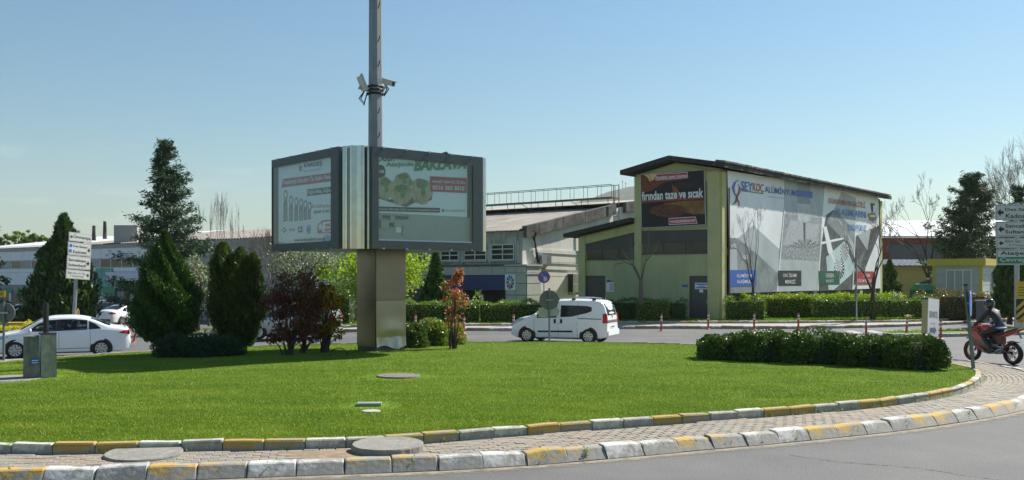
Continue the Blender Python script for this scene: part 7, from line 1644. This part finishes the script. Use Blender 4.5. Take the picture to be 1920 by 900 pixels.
SED_TOP = [(-2.31, .40), (-2.305, .62), (-2.27, .86), (-2.19, 1.0), (-2.0, 1.05), (-1.72, 1.09), (-1.45, 1.18), (-1.1, 1.335), (-.7, 1.435), (-.2, 1.47), (.25, 1.455), (.6, 1.37), (1.0, 1.165), (1.3, 1.0), (1.5, .945), (1.9, .86), (2.12, .75), (2.24, .62), (2.31, .40)]
def sedan(root, paint, holes=True, back=False):
    B = Body(4.62, 1.81, SED_TOP, [(-2.3, .97), (-1.2, .985), (0, .93), (1.2, .90), (2.3, .75)])
    wins = [([(.08, .965), (1.0, .955)], [(.08, 1.36), (.42, 1.34), (.70, 1.22), (1.0, .985)]), ([(-.88, 1.0), (-.02, .97)], [(-.88, 1.33), (-.4, 1.375), (-.02, 1.37)]), ([(-1.32, 1.02), (-.93, 1.005)], [(-1.32, 1.05), (-1.15, 1.19), (-.93, 1.30)])]
    B.mesh(root, paint, wins[:2] if holes else None)
    for k, (lo, hi) in enumerate(wins):
        fr_lo = [(x, z - .012) for x, z in lo]; B.patch('window', lo, hi, GLC if (holes and k < 2) else CARGLASS, root, off=.010, n=16)
        if holes and k < 2:
            ins = .035
            for (l2, h2) in ((lo, [(x, z + ins) for x, z in lo]), ([(x, z - ins) for x, z in hi], hi), ([(lo[0][0], lo[0][1]), (lo[0][0] + ins, lo[0][1])], [(lo[0][0], np.interp(lo[0][0], *zip(*sorted(hi)))), (lo[0][0] + ins, np.interp(lo[0][0] + ins, *zip(*sorted(hi))))]), ([(lo[-1][0] - ins, lo[-1][1]), (lo[-1][0], lo[-1][1])], [(lo[-1][0] - ins, np.interp(lo[-1][0] - ins, *zip(*sorted(hi)))), (lo[-1][0], np.interp(lo[-1][0], *zip(*sorted(hi))))])): B.patch('window_trim', l2, h2, DARKPL, root, off=.012, n=12, m=3)
    B.patch('pillar_trim', [(-.02, .97), (.08, .965)], [(-.02, 1.37), (.08, 1.36)], DARKPL, root, off=.011, n=3)
    B.toppatch('windscreen', 1.26, .52, .93, .9, CARGLASS, root); B.toppatch('rear_window', -1.62, -.98, .86, .86, CARGLASS, root)
    for x in (1.08, .03, -.98): seam(B, x, .32, .94, root)
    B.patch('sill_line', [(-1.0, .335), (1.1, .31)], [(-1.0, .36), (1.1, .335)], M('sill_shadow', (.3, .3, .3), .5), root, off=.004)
    for x in (.2, -.78):
        for sg in (1, -1): MB().box((x, sg * (B.side(x, .84) + .018), .84), (.20, .035, .035)).build('door_handle', paint, root)
    for sg in (1, -1):
        y = B.side(.92, .98); mb = MB(); mb.lathe([(0, -.11), (.06, -.10), (.085, 0), (.07, .08), (0, .11)], 10, (0, 0, 0), 'y'); mb.v = [(v[0] * .6 + .93, v[1] + sg * (y + .1), v[2] * .9 + 1.0) for v in mb.v]; mb.build('mirror', paint, root, smooth=True)
    B.patch('tail_lamp', [(-2.27, .80), (-1.93, .86)], [(-2.27, .97), (-2.1, .955), (-1.93, .89)], LAMPR, root, off=.009); B.patch('head_lamp', [(1.62, .78), (2.2, .58)], [(1.62, .815), (1.95, .80), (2.2, .69)], LAMPC, root, off=.009)
    for sg in (1, -1): B.endplate('tail_lamp', -2.3, sg * .48, sg * .80, .82, .95, LAMPR, root)
    B.endplate('number_plate', -2.3, -.26, .26, .70, .81, WHITE, root, .02); B.endplate('bumper_insert', -2.3, -.7, .7, .32, .46, DARKPL, root, .01); B.endplate('grille', 2.3, -.55, .55, .42, .52, DARKPL, root, .01); B.endplate('badge', -2.3, -.05, .05, .88, .95, GALV, root, .02)
    B.patch('fog_recess', [(2.08, .40), (2.25, .40)], [(2.08, .50), (2.25, .52)], DARKPL, root, off=.008)
    running_gear(B, root, 1.40, -1.34, .318, .21); return B
def person_mesh(name, joints, edges, mat_, parent, sub=2, rootv=0):
    """one continuous figure grown from a skeleton: joints {name: (pos, radius)}"""
    names = list(joints); idx = {k: i for i, k in enumerate(names)}
    me = bpy.data.meshes.new(name); me.from_pydata([joints[k][0] for k in names], [(idx[a], idx[b]) for a, b in edges], []); ob = bpy.data.objects.new(name, me); COL.objects.link(ob)
    md = ob.modifiers.new('skin', 'SKIN'); md.use_smooth_shade = True; md.branch_smoothing = .6
    for k in names:
        sv = me.skin_vertices[0].data[idx[k]]; r = joints[k][1]; sv.radius = (r, r) if not isinstance(r, tuple) else r; sv.use_root = idx[k] == rootv
    ss = ob.modifiers.new('sub', 'SUBSURF'); ss.levels = ss.render_levels = sub
    dg = bpy.context.evaluated_depsgraph_get(); m2 = bpy.data.meshes.new_from_object(ob.evaluated_get(dg)); bpy.data.objects.remove(ob); m2.name = name
    m2.materials.clear(); m2.materials.append(mat_); return link(name, m2, parent, Vector((0, 0, 0)))
S1 = car_thing('sedan', 'white sedan with its driver, passing the island behind the concrete stump'); B = sedan(S1, CARPAINT)
SEATM = M('dark_seat_cloth', (.03, .03, .033), .9, var=.2)
for y in (.38, -.38):
    for x in (-.05, -1.05): MB().box((x, y, .55), (.5, .48, .2)).build('seat', SEATM, S1); MB().box((x - .28, y, .85), (.14, .46, .6), M=Matrix.Rotation(R(-14), 3, 'Y')).build('seat_back', SEATM, S1); MB().box((x - .36, y, 1.19), (.09, .24, .16)).build('headrest', SEATM, S1)
MB().box((.98, 0, .85), (.3, 1.4, .2)).build('dashboard', DARKPL, S1)
mb = MB(); mb.tube([(.52 + .03 * math.sin(a), .38 + .18 * math.cos(a), .92 + .17 * math.sin(a)) for a in np.linspace(0, 6.28, 17)], .016, 5, cap=False); mb.build('steering_wheel', DARKPL, S1)
pr = at(190, 667, 34.2); th_ = R(21); hx, hy = -math.cos(th_), -math.sin(th_); S1.rotation_euler = (0, 0, math.atan2(hy, hx)); zs_ = float(terr(pr.x - .9, pr.y + .2))
# left side of the car is +y local; rear-left wheel sits at local (-1.28, .9)
S1.location = Vector((pr.x, pr.y, zs_)) - (Matrix.Rotation(math.atan2(hy, hx), 3, 'Z') @ Vector((-1.34, .88, 0)))
SKIN = M('skin', (.42, .24, .17), .6, var=.06); HAIR = M('dark_hair', (.02, .015, .012), .8)
DRV = empty('person', 'driver in a dark top at the wheel of the white sedan', 'person', (0, 0, 0)); ORG[DRV.name] = Vector((0, 0, 0)); DARKCL = M('dark_clothing', (.035, .03, .03), .9, var=.15)
J = {'pelvis': ((-.08, .38, .68), .15), 'waist': ((-.12, .38, .84), .14), 'chest': ((-.14, .38, 1.0), (.17, .13)), 'neck': ((-.12, .38, 1.14), .055), 'head0': ((-.09, .38, 1.21), .085), 'head1': ((-.08, .38, 1.31), .085), 'sl': ((-.11, .57, 1.05), .065), 'el': ((.10, .62, .86), .048), 'hl': ((.46, .52, .98), .038), 'sr': ((-.11, .19, 1.05), .065), 'er': ((.12, .14, .86), .048), 'hr': ((.46, .24, .98), .038), 'hpl': ((-.02, .48, .66), .09), 'kl': ((.42, .50, .70), .07), 'fl': ((.75, .48, .38), .05), 'hpr': ((-.02, .28, .66), .09), 'kr': ((.42, .27, .70), .07), 'fr': ((.75, .28, .38), .05)}
E = [('pelvis', 'waist'), ('waist', 'chest'), ('chest', 'neck'), ('neck', 'head0'), ('head0', 'head1'), ('chest', 'sl'), ('sl', 'el'), ('el', 'hl'), ('chest', 'sr'), ('sr', 'er'), ('er', 'hr'), ('pelvis', 'hpl'), ('hpl', 'kl'), ('kl', 'fl'), ('pelvis', 'hpr'), ('hpr', 'kr'), ('kr', 'fr')]
bo_ = person_mesh('body', J, E, SKIN, DRV)
mb = MB(); mb.lathe([(.125, -.22), (.17, -.05), (.175, .08), (.11, .15), (.07, .17)], 14, (-.13, .38, .98)); mb.v = [(-.13 + (v[0] + .13) * .9, .38 + (v[1] - .38) * 1.18, v[2]) for v in mb.v]; mb.build('shirt', DARKCL, bo_, smooth=True)
mb = MB(); mb.lathe([(.095, -.02), (.098, .05), (.075, .10), (0, .125)], 12, (-.10, .38, 1.28)); mb.build('hair', HAIR, bo_, smooth=True)
DRV.location = S1.location; DRV.rotation_euler = S1.rotation_euler

# white van
VAN_TOP = [(-1.98, .36), (-1.975, .75), (-1.955, 1.0), (-1.90, 1.25), (-1.80, 1.52), (-1.70, 1.63), (-1.45, 1.67), (-.6, 1.69), (.05, 1.67), (.34, 1.60), (.75, 1.33), (1.08, 1.09), (1.25, 1.03), (1.5, .985), (1.74, .89), (1.88, .74), (1.95, .56), (1.98, .36)]
VN = car_thing('van', 'small white passenger van with tinted windows and roof rails on the road'); VN['category'] = 'van'
B = Body(3.96, 1.71, VAN_TOP, [(-1.98, .95), (-.5, .98), (.6, .98), (1.98, .8)], tumble=.17, crown=.03, nose=.12); B.mesh(VN, CARPAINT)
B.patch('window', [(.03, 1.0), (.86, .97)], [(.03, 1.46), (.38, 1.44), (.60, 1.32), (.86, 1.07)], CARGLASS, VN, off=.01)
B.patch('window', [(-1.36, 1.26), (-1.2, 1.19), (-.55, 1.04), (-.12, 1.02)], [(-1.36, 1.40), (-1.2, 1.455), (-.5, 1.47), (-.12, 1.47)], CARGLASS, VN, off=.01, n=18)
B.toppatch('windscreen', 1.12, .46, .93, .9, CARGLASS, VN)
B.endplate('rear_window', -1.98, -.58, .58, 1.10, 1.55, CARGLASS, VN, .012); B.endplate('rear_trim', -1.98, -.62, .62, .83, .92, M('grey_trim', (.10, .10, .105), .5), VN, .012); B.endplate('number_plate', -1.98, -.26, .26, .60, .72, WHITE, VN, .018); B.endplate('bumper', -1.98, -.74, .74, .34, .56, CARPAINT, VN, .05); B.endplate('badge', -1.98, -.07, .07, 1.02, 1.14, GALV, VN, .02)
B.endplate('plate_marks', -1.98, -.2, .2, .63, .69, GREYP, VN, .021)
B.patch('tail_lamp', [(-1.945, .80), (-1.80, .80)], [(-1.945, 1.18), (-1.80, 1.16)], LAMPR, VN, off=.012, n=5)
for sg in (1, -1): B.endplate('tail_lamp', -1.98, sg * .66, sg * .78, .80, 1.16, LAMPR, VN, .014)
B.patch('head_lamp', [(1.42, .90), (1.86, .68)], [(1.42, .975), (1.65, .93), (1.86, .78)], LAMPC, VN, off=.009); B.patch('side_moulding', [(-.62, .44), (.80, .42)], [(-.62, .51), (.80, .485)], DARKPL, VN, off=.014); B.patch('slide_rail', [(-1.75, .945), (-.82, .96)], [(-1.75, .975), (-.82, .99)], DARKPL, VN, off=.006)
for x in (.96, -.04, -.80): seam(B, x, .30, 1.55 if x < .5 else 1.0, VN)
for x in (.10, -.16):
    for sg in (1, -1): MB().box((x, sg * (B.side(x, .86) + .012), .86), (.08, .03, .16)).build('door_handle', DARKPL, VN)
for sg in (1, -1):
    y = .62; MB().tube([(.12, sg * y, 1.735), (-.3, sg * y, 1.765), (-1.0, sg * y, 1.765), (-1.5, sg * y, 1.72)], .022, 6).build('roof_rail', M('silver_rail', (.45, .46, .47), .35, .5), VN)
    for x in (.05, -.6, -1.42): MB().box((x, sg * y, 1.705), (.14, .05, .07)).build('rail_foot', DARKPL, VN)
    y2 = B.side(.84, 1.05); mb = MB(); mb.lathe([(0, -.09), (.08, -.07), (.10, 0), (.08, .08), (0, .1)], 10, (0, 0, 0), 'y'); mb.v = [(v[0] * .55 + .86, v[1] + sg * (y2 + .1), v[2] * 1.1 + 1.06) for v in mb.v]; mb.build('mirror', CARPAINT, VN, smooth=True)
running_gear(B, VN, 1.26, -1.25, .30, .19, arch=.36, blade=.075)
fi = R(22); pr = gnd(1103, 645.5, 0); a_ = math.atan2(math.sin(fi), -math.cos(fi)); VN.rotation_euler = (0, 0, a_); VN.location = Vector((pr.x, pr.y, 0)) - (Matrix.Rotation(a_, 3, 'Z') @ Vector((-1.25, .84, 0)) * .94); VN.scale = (.94, .94, .94)

# hatchbacks and suv
HAT_TOP = [(-1.95, .38), (-1.94, .75), (-1.90, 1.0), (-1.72, 1.3), (-1.5, 1.42), (-.8, 1.49), (-.1, 1.48), (.35, 1.38), (.85, 1.12), (1.1, .99), (1.4, .94), (1.72, .84), (1.88, .68), (1.95, .38)]
def hatch(root, paint, tall=1.0, L=3.9, W=1.72):
    k = L / 3.9; T = [(x * k, z * (tall if z > .6 else 1)) for x, z in HAT_TOP]; B = Body(L, W, T, [(-L / 2, .95 * tall), (0, .93 * tall), (L / 2, .8 * tall)], tumble=.26)
    B.mesh(root, paint); t = tall
    B.patch('window', [(.05 * k, .96 * t), (.92 * k, .95 * t)], [(.05 * k, 1.37 * t), (.35 * k, 1.33 * t), (.92 * k, .99 * t)], CARGLASS, root, off=.01); B.patch('window', [(-1.45 * k, 1.02 * t), (-.03, .97 * t)], [(-1.45 * k, 1.2 * t), (-1.1 * k, 1.36 * t), (-.03, 1.38 * t)], CARGLASS, root, off=.01, n=16)
    B.toppatch('windscreen', 1.05 * k, .40 * k, .93, .9, CARGLASS, root); B.endplate('rear_window', -L / 2, -.55, .55, 1.02 * t, 1.32 * t, CARGLASS, root); B.endplate('number_plate', -L / 2, -.26, .26, .66, .78, WHITE, root, .02)
    B.patch('tail_lamp', [(-L / 2 + .03, .78 * t), (-L / 2 + .2, .82 * t)], [(-L / 2 + .03, 1.0 * t), (-L / 2 + .2, .98 * t)], LAMPR, root, off=.012, n=5)
    for sg in (1, -1): B.endplate('tail_lamp', -L / 2, sg * .55, sg * .76, .82 * t, .98 * t, LAMPR, root)
    B.patch('head_lamp', [(L / 2 - .5, .80 * t), (L / 2 - .08, .64 * t)], [(L / 2 - .5, .85 * t), (L / 2 - .08, .74 * t)], LAMPC, root, off=.009)
    for x in (1.0 * k, .0, -.95 * k): seam(B, x, .32, .93 * t, root)
    running_gear(B, root, 1.22 * k, -1.22 * k, .30 * (1 + (tall - 1) * .8), .2, arch=.36 * (1 + (tall - 1) * .8)); return B
def put(o, x, y, Y, heading):
    p = at(x, y, Y); o.location = (p.x, p.y, float(terr(p.x, p.y))); o.rotation_euler = (0, 0, math.atan2(heading[1], heading[0]))
SILV = M('silver_car_paint', (.40, .41, .42), .3, .35, var=.03, coat=.6); CHARC = M('charcoal_car_paint', (.05, .053, .058), .3, .3, var=.05, coat=.6); BLKP = M('black_car_paint', (.012, .012, .014), .2, var=.05, coat=.8)
H1 = car_thing('hatchback', 'silver hatchback passing behind the red photinia bushes'); hatch(H1, SILV); put(H1, 550, 630, 40.2, (-1, .05))
H2 = car_thing('suv', 'charcoal grey estate with roof rails parked behind the direction sign'); H2['label'] = 'charcoal grey sport utility car parked beside the white saloon'; B = hatch(H2, CHARC, 1.16, 4.5, 1.82)
for sg in (1, -1): MB().tube([(.2, sg * .62, 1.74), (-.3, sg * .62, 1.79), (-1.4, sg * .62, 1.74)], .025, 6).build('roof_rail', GALV, H2)
put(H2, 203, 600, 73.5, (.62, .78))
H3 = car_thing('saloon_car', 'white saloon car parked tail out beside the charcoal car'); sedan(H3, CARPAINT, False); put(H3, 238, 600, 72.0, (.38, .92))
H4 = car_thing('hatchback', 'black hatchback parked in the far left car park'); hatch(H4, BLKP, 1.0, 4.1); put(H4, 62, 600, 60.0, (-.92, -.38))
H5 = car_thing('hatchback', 'silver roofed car parked behind the black hatchback'); hatch(H5, SILV, 1.05, 4.2); put(H5, 46, 590, 66.0, (-.95, -.2))
c = at(30, 606, 47); yz = float(terr(c.x, c.y)); YBX = empty('yellow_container', 'low yellow steel container behind the flower bed', 'container', (c.x, c.y, yz)); YBM = M('yellow_steel', (.50, .32, .03), .6, var=.12); MB().box((c.x, c.y, yz + .36), (1.25, .7, .48), R(6)).build('bin', YBM, YBX); MB().box((c.x, c.y, yz + .625), (1.32, .78, .05), R(6)).build('rim', YBM, YBX)
for dx in (-.5, .5): MB().box((c.x + dx, c.y, yz + .06), (.12, .5, .14), R(6)).build('foot', DARKPL, YBX)

# ---------------------------------------------------------------- motorcycle and rider
MK = empty('motorcycle', 'red and black sports motorcycle ridden past the island tip', 'motorcycle', (0, 0, 0)); ORG[MK.name] = Vector((0, 0, 0))
MRED = M('motorcycle_red', (.42, .03, .015), .25, var=.05, coat=.7); MBLK = M('motorcycle_black', (.012, .012, .013), .3, var=.1, coat=.4); MMET = M('engine_metal', (.16, .16, .165), .4, .7, var=.2); CHROM = M('exhaust_metal', (.45, .45, .46), .25, .9, var=.1)
def loft(secs, n=16, p=2.4):
    """secs: (x, yc, zc, halfwidth, halfheight)"""
    mb = MB(); V = []
    for (x, yc, zc, a, b) in secs:
        for k in range(n):
            t = 2 * math.pi * k / n; c_, s_ = math.cos(t), math.sin(t); V.append((x, yc + a * math.copysign(abs(c_) ** (2 / p), c_), zc + b * math.copysign(abs(s_) ** (2 / p), s_)))
    m = len(secs); mb.add(V, [(i * n + k, i * n + (k + 1) % n, (i + 1) * n + (k + 1) % n, (i + 1) * n + k) for i in range(m - 1) for k in range(n)] + [tuple(range(n)), tuple((m - 1) * n + k for k in range(n))]); return mb
def mwheel(x, r, wdt):
    mb = MB(); mb.lathe([(r * .72, -wdt * .4), (r * .88, -wdt / 2), (r * .97, -wdt * .3), (r, 0), (r * .97, wdt * .3), (r * .88, wdt / 2), (r * .72, wdt * .4)], 30, (x, 0, r), 'y', caps=False); t = mb.build('wheel', TYRE, MK, smooth=True)
    mb = MB(); mb.lathe([(r * .74, -wdt * .35), (r * .68, 0), (r * .74, wdt * .35)], 26, (x, 0, r), 'y', caps=False)
    for k in range(5):
        a = 2 * math.pi * k / 5 + .4
        for da in (-.16, .16): mb.tube([(x + .03 * math.cos(a), 0, r + .03 * math.sin(a)), (x + r * .70 * math.cos(a + da), 0, r + r * .70 * math.sin(a + da))], .011, 5)
    mb.lathe([(.045, -.05), (.045, .05)], 12, (x, 0, r), 'y'); mb.build('rim', M('black_rim', (.02, .02, .02), .35, .4), t)
    mb = MB(); mb.lathe([(r * .70, -.006), (r * .745, -.0), (r * .70, .006)], 26, (x, wdt * .42, r), 'y', caps=False); mb.build('rim_stripe', MRED, t)
    MB().lathe([(.06, .0), (.125, .0), (.125, .005), (.06, .005)], 20, (x, .06, r), 'y', caps=False).build('brake_disc', CHROM, t)
mwheel(.69, .305, .11); mwheel(-.69, .31, .15)
for y in (.09, -.09): MB().tube([(.69, y, .305), (.58, y, .62), (.46, y, .98)], [.027, .03, .025], 8).build('fork', MMET, MK)
loft([(.90, 0, .64, .02, .02), (.84, 0, .66, .055, .02), (.69, 0, .66, .06, .025), (.52, 0, .58, .05, .03)]).build('front_mudguard', MBLK, MK, smooth=True)
nose = loft([(.86, 0, .86, .03, .03), (.80, 0, .87, .10, .07), (.70, 0, .90, .17, .11), (.56, 0, .93, .21, .14), (.42, 0, .93, .20, .12), (.36, 0, .93, .17, .1)]).build('nose_fairing', MRED, MK, smooth=True)
for y in (.08, -.08): mb = loft([(.865, y, .86, .012, .012), (.83, y, .87, .05, .03), (.79, y, .885, .05, .025)], 10); mb.build('head_lamp', LAMPC, MK)
mb = MB(); mb.grid([[Vector((.66 - .24 * f, .15 * g * (1 - .25 * f), 1.0 + .18 * f - .04 * abs(g) ** 2)) for g in np.linspace(-1, 1, 7)] for f in np.linspace(0, 1, 6)]); mb.build('windscreen', glass_mat('smoked_screen', (.3, .32, .34), .9, .8), MK, smooth=True)
for sg in (1, -1):
    mb = MB(); mb.prism([Vector(p) for p in ((.62, sg * .19, .92), (.30, sg * .215, .90), (.02, sg * .205, .62), (-.18, sg * .17, .40), (.10, sg * .16, .30), (.42, sg * .18, .42), (.56, sg * .2, .66))], (0, sg * .02, 0)); mb.build('side_fairing', MBLK, MK)
    mb = MB(); mb.prism([Vector(p) for p in ((.60, sg * .215, .90), (.34, sg * .238, .88), (.12, sg * .228, .66), (.30, sg * .225, .60), (.50, sg * .222, .72))], (0, sg * .008, 0)); mb.build('side_stripe', MRED, MK)
    mb = MB(); mb.prism([Vector(p) for p in ((.40, sg * .205, .44), (.34, sg * .205, .50), (.02, sg * .232, .34), (.06, sg * .205, .31))], (0, sg * .006, 0)); mb.build('side_stripe', MRED, MK)
loft([(.34, 0, .93, .13, .08), (.22, 0, .96, .17, .12), (.05, 0, .95, .17, .13), (-.12, 0, .89, .13, .1), (-.2, 0, .85, .1, .06)]).build('fuel_tank', MRED, MK, smooth=True)
loft([(-.14, 0, .85, .09, .05), (-.3, 0, .83, .13, .05), (-.48, 0, .85, .12, .05), (-.55, 0, .90, .1, .05), (-.8, 0, .97, .09, .04)]).build('seat', MBLK, MK, smooth=True)
loft([(-.35, 0, .76, .10, .05), (-.55, 0, .83, .115, .06), (-.8, 0, .92, .085, .05), (-1.0, 0, .99, .03, .025)]).build('tail_fairing', MRED, MK, smooth=True); loft([(-.99, 0, .975, .035, .02), (-1.03, 0, .985, .02, .015)], 8).build('tail_lamp', LAMPR, MK)
MB().box((.12, 0, .50), (.42, .26, .34)).build('engine', MMET, MK); MB().box((-.12, 0, .36), (.3, .24, .2)).build('gearbox', MMET, MK); MB().box((-.18, 0, .66), (.42, .16, .24)).build('frame', MBLK, MK); MB().box((.33, 0, .56), (.06, .28, .3)).build('radiator', DARKPL, MK)
for y in (.10, -.10): MB().tube([(-.15, y, .42), (-.69, y, .31)], [.035, .025], 6).build('swing_arm', MMET, MK)
MB().tube([(.2, -.12, .32), (-.1, -.15, .28), (-.3, -.17, .33), (-.62, -.19, .46)], [.025, .03, .06, .055], 9).build('exhaust', CHROM, MK)
MB().tube([(.24, .12, .30), (-.02, .15, .27), (-.3, .18, .33), (-.5, .19, .42)], [.02, .025, .05, .05], 9).build('exhaust', CHROM, MK)
MB().tube([(-.35, 0, .62), (-.45, 0, .42)], .035, 7).build('rear_shock', MRED, MK)
MB().box((-.92, 0, .80), (.02, .05, .24), M=Matrix.Rotation(R(35), 3, 'Y')).build('plate_bracket', MBLK, MK); npl = MB().box((-1.02, 0, .66), (.012, .21, .16), M=Matrix.Rotation(R(25), 3, 'Y')).build('number_plate', WHITE, MK); MB().box((-1.031, -.085, .662), (.006, .03, .14), M=Matrix.Rotation(R(25), 3, 'Y')).build('blue_band', BLUE, npl)
loft([(-.52, 0, .60, .05, .02), (-.66, 0, .645, .07, .018), (-.86, 0, .62, .06, .015)], 10).build('rear_mudguard', MBLK, MK, smooth=True)
for sg in (1, -1):
    MB().tube([(.44, sg * .14, 1.0), (.40, sg * .32, .99)], .016, 7).build('handlebar', MBLK, MK); MB().tube([(.415, sg * .26, .99), (.395, sg * .36, .985)], .02, 8).build('grip', DARKPL, MK)
    MB().tube([(.60, sg * .17, 1.02), (.62, sg * .30, 1.10)], .009, 5).build('mirror_stalk', MBLK, MK); mb = MB(); mb.lathe([(0, -.03), (.05, -.015), (.06, .02), (0, .03)], 10, (0, 0, 0), 'x'); mb.v = [(v[0] + .62, sg * .34 + v[1] * 1.3, 1.12 + v[2] * .75) for v in mb.v]; mb.build('mirror', MBLK, MK, smooth=True)
    MB().tube([(-.16, sg * .12, .36), (-.18, sg * .24, .36)], .014, 6).build('foot_peg', MMET, MK)
# rider: one continuous body, helmet, boots and hands as its parts
RD = empty('person', 'motorcyclist in black jacket, black helmet and dark trousers, leaning forward', 'person', (0, 0, 0)); ORG[RD.name] = Vector((0, 0, 0)); JACK = M('black_leather_jacket', (.016, .015, .015), .5, var=.25, scale=9, bump=.25)
J = {'pelvis': ((-.30, 0, .99), (.17, .14)), 'waist': ((-.22, 0, 1.13), (.155, .12)), 'ribs': ((-.13, 0, 1.28), (.175, .14)), 'chest': ((-.05, 0, 1.41), (.17, .13)), 'neck': ((.03, 0, 1.53), .07), 'head': ((.07, 0, 1.62), .09)}
E = [('pelvis', 'waist'), ('waist', 'ribs'), ('ribs', 'chest'), ('chest', 'neck'), ('neck', 'head')]
for sfx, sg in (('l', 1), ('r', -1)):
    J.update({'sh' + sfx: ((-.03, sg * .19, 1.43), .082), 'el' + sfx: ((.13, sg * .30, 1.19), .060), 'wr' + sfx: ((.36, sg * .31, 1.035), .042), 'hp' + sfx: ((-.25, sg * .12, .95), .115), 'kn' + sfx: ((.16, sg * .225, .79), .078), 'sn' + sfx: ((.02, sg * .21, .60), .066), 'an' + sfx: ((-.17, sg * .2, .43), .048), 'to' + sfx: ((-.03, sg * .205, .37), .042)})
    E += [('chest', 'sh' + sfx), ('sh' + sfx, 'el' + sfx), ('el' + sfx, 'wr' + sfx), ('pelvis', 'hp' + sfx), ('hp' + sfx, 'kn' + sfx), ('kn' + sfx, 'sn' + sfx), ('sn' + sfx, 'an' + sfx), ('an' + sfx, 'to' + sfx)]
rbod = person_mesh('body', J, E, JACK, RD)
HELM = M('black_helmet', (.012, .014, .016), .15, var=.1, coat=.9)
mb = MB(); nn_ = 18; V = []
for i, ph in enumerate(np.linspace(-1.15, 1.5708, 12)):
    for k in range(nn_):
        t = 2 * math.pi * k / nn_; x, y, z = math.cos(ph) * math.cos(t), math.cos(ph) * math.sin(t), math.sin(ph)
        V.append((.105 + x * .155 * (1.06 if x > 0 else 1), y * .125, 1.655 + z * (.145 if z > 0 else .155) - .02 * x))
mb.add(V, [(i * nn_ + k, i * nn_ + (k + 1) % nn_, (i + 1) * nn_ + (k + 1) % nn_, (i + 1) * nn_ + k) for i in range(11) for k in range(nn_)] + [tuple(range(nn_))]); he = mb.build('helmet', HELM, rbod, smooth=True)
mb = MB(); mb.grid([[Vector((.105 + math.cos(ph) * math.cos(t) * .172, math.cos(ph) * math.sin(t) * .132, 1.652 + math.sin(ph) * .15)) for t in np.linspace(-1.15, 1.15, 11)] for ph in np.linspace(-.28, .42, 5)]); mb.build('visor', M('smoked_visor', (.10, .11, .12), .06, .2, var=.1), he, smooth=True)
loft([(-.34, 0, .985, .19, .02), (-.30, 0, 1.0, .195, .035), (-.24, 0, 1.0, .185, .03)], 14).build('shirt_hem', M('pale_blue_shirt', (.35, .40, .62), .8), rbod, smooth=True)
for sg in (1, -1):
    loft([(-.26, sg * .2, .36, .035, .045), (-.2, sg * .2, .375, .05, .07), (-.08, sg * .203, .35, .048, .045), (.05, sg * .208, .335, .04, .03)], 10).build('shoe', M('dark_shoe', (.05, .04, .035), .6), rbod, smooth=True)
    hnd = loft([(.345, sg * .31, 1.035, .03, .028), (.385, sg * .31, 1.015, .045, .022), (.425, sg * .312, 1.005, .042, .017)], 10).build('hand', SKIN, rbod, smooth=True)
    for k in range(4):
        y = sg * (.276 + k * .024); l = (.062, .07, .066, .052)[k]; MB().tube([(.415, y, 1.005), (.43 + l * .15, y, .998), (.432 + l * .1, y, .965), (.405, y, .962)], [.010, .0105, .0095, .008], 6).build('finger', SKIN, hnd)
    MB().tube([(.36, sg * .275, 1.02), (.385, sg * .262, .995), (.405, sg * .268, .972)], [.012, .011, .009], 6).build('thumb', SKIN, hnd)
hd = R(111); q_ = Vector((13.51, 27.0, 0))
for o in (MK, RD): o.location = q_; o.rotation_euler = (R(0), 0, hd)

# ---------------------------------------------------------------- haze over the far hill
mb = MB(); mb.box((0, 1350, 148.5), (5000, 3700, 303))
hz = mb.build('haze', None, None); hz.data.materials.clear()
hm = bpy.data.materials.new('haze_air'); hm.use_nodes = True; t = hm.node_tree; t.nodes.remove(t.nodes['Principled BSDF'])
pv = t.nodes.new('ShaderNodeVolumePrincipled'); pv.inputs['Density'].default_value = 0.0001; pv.inputs['Color'].default_value = (.9, .93, .95, 1); pv.inputs['Anisotropy'].default_value = 0.2
t.links.new(pv.outputs[0], t.nodes['Material Output'].inputs['Volume']); hz.data.materials.append(hm)
props(hz, 'thin bluish haze in the air over the far hill', 'haze', kind='stuff')
make_lawn_grass()
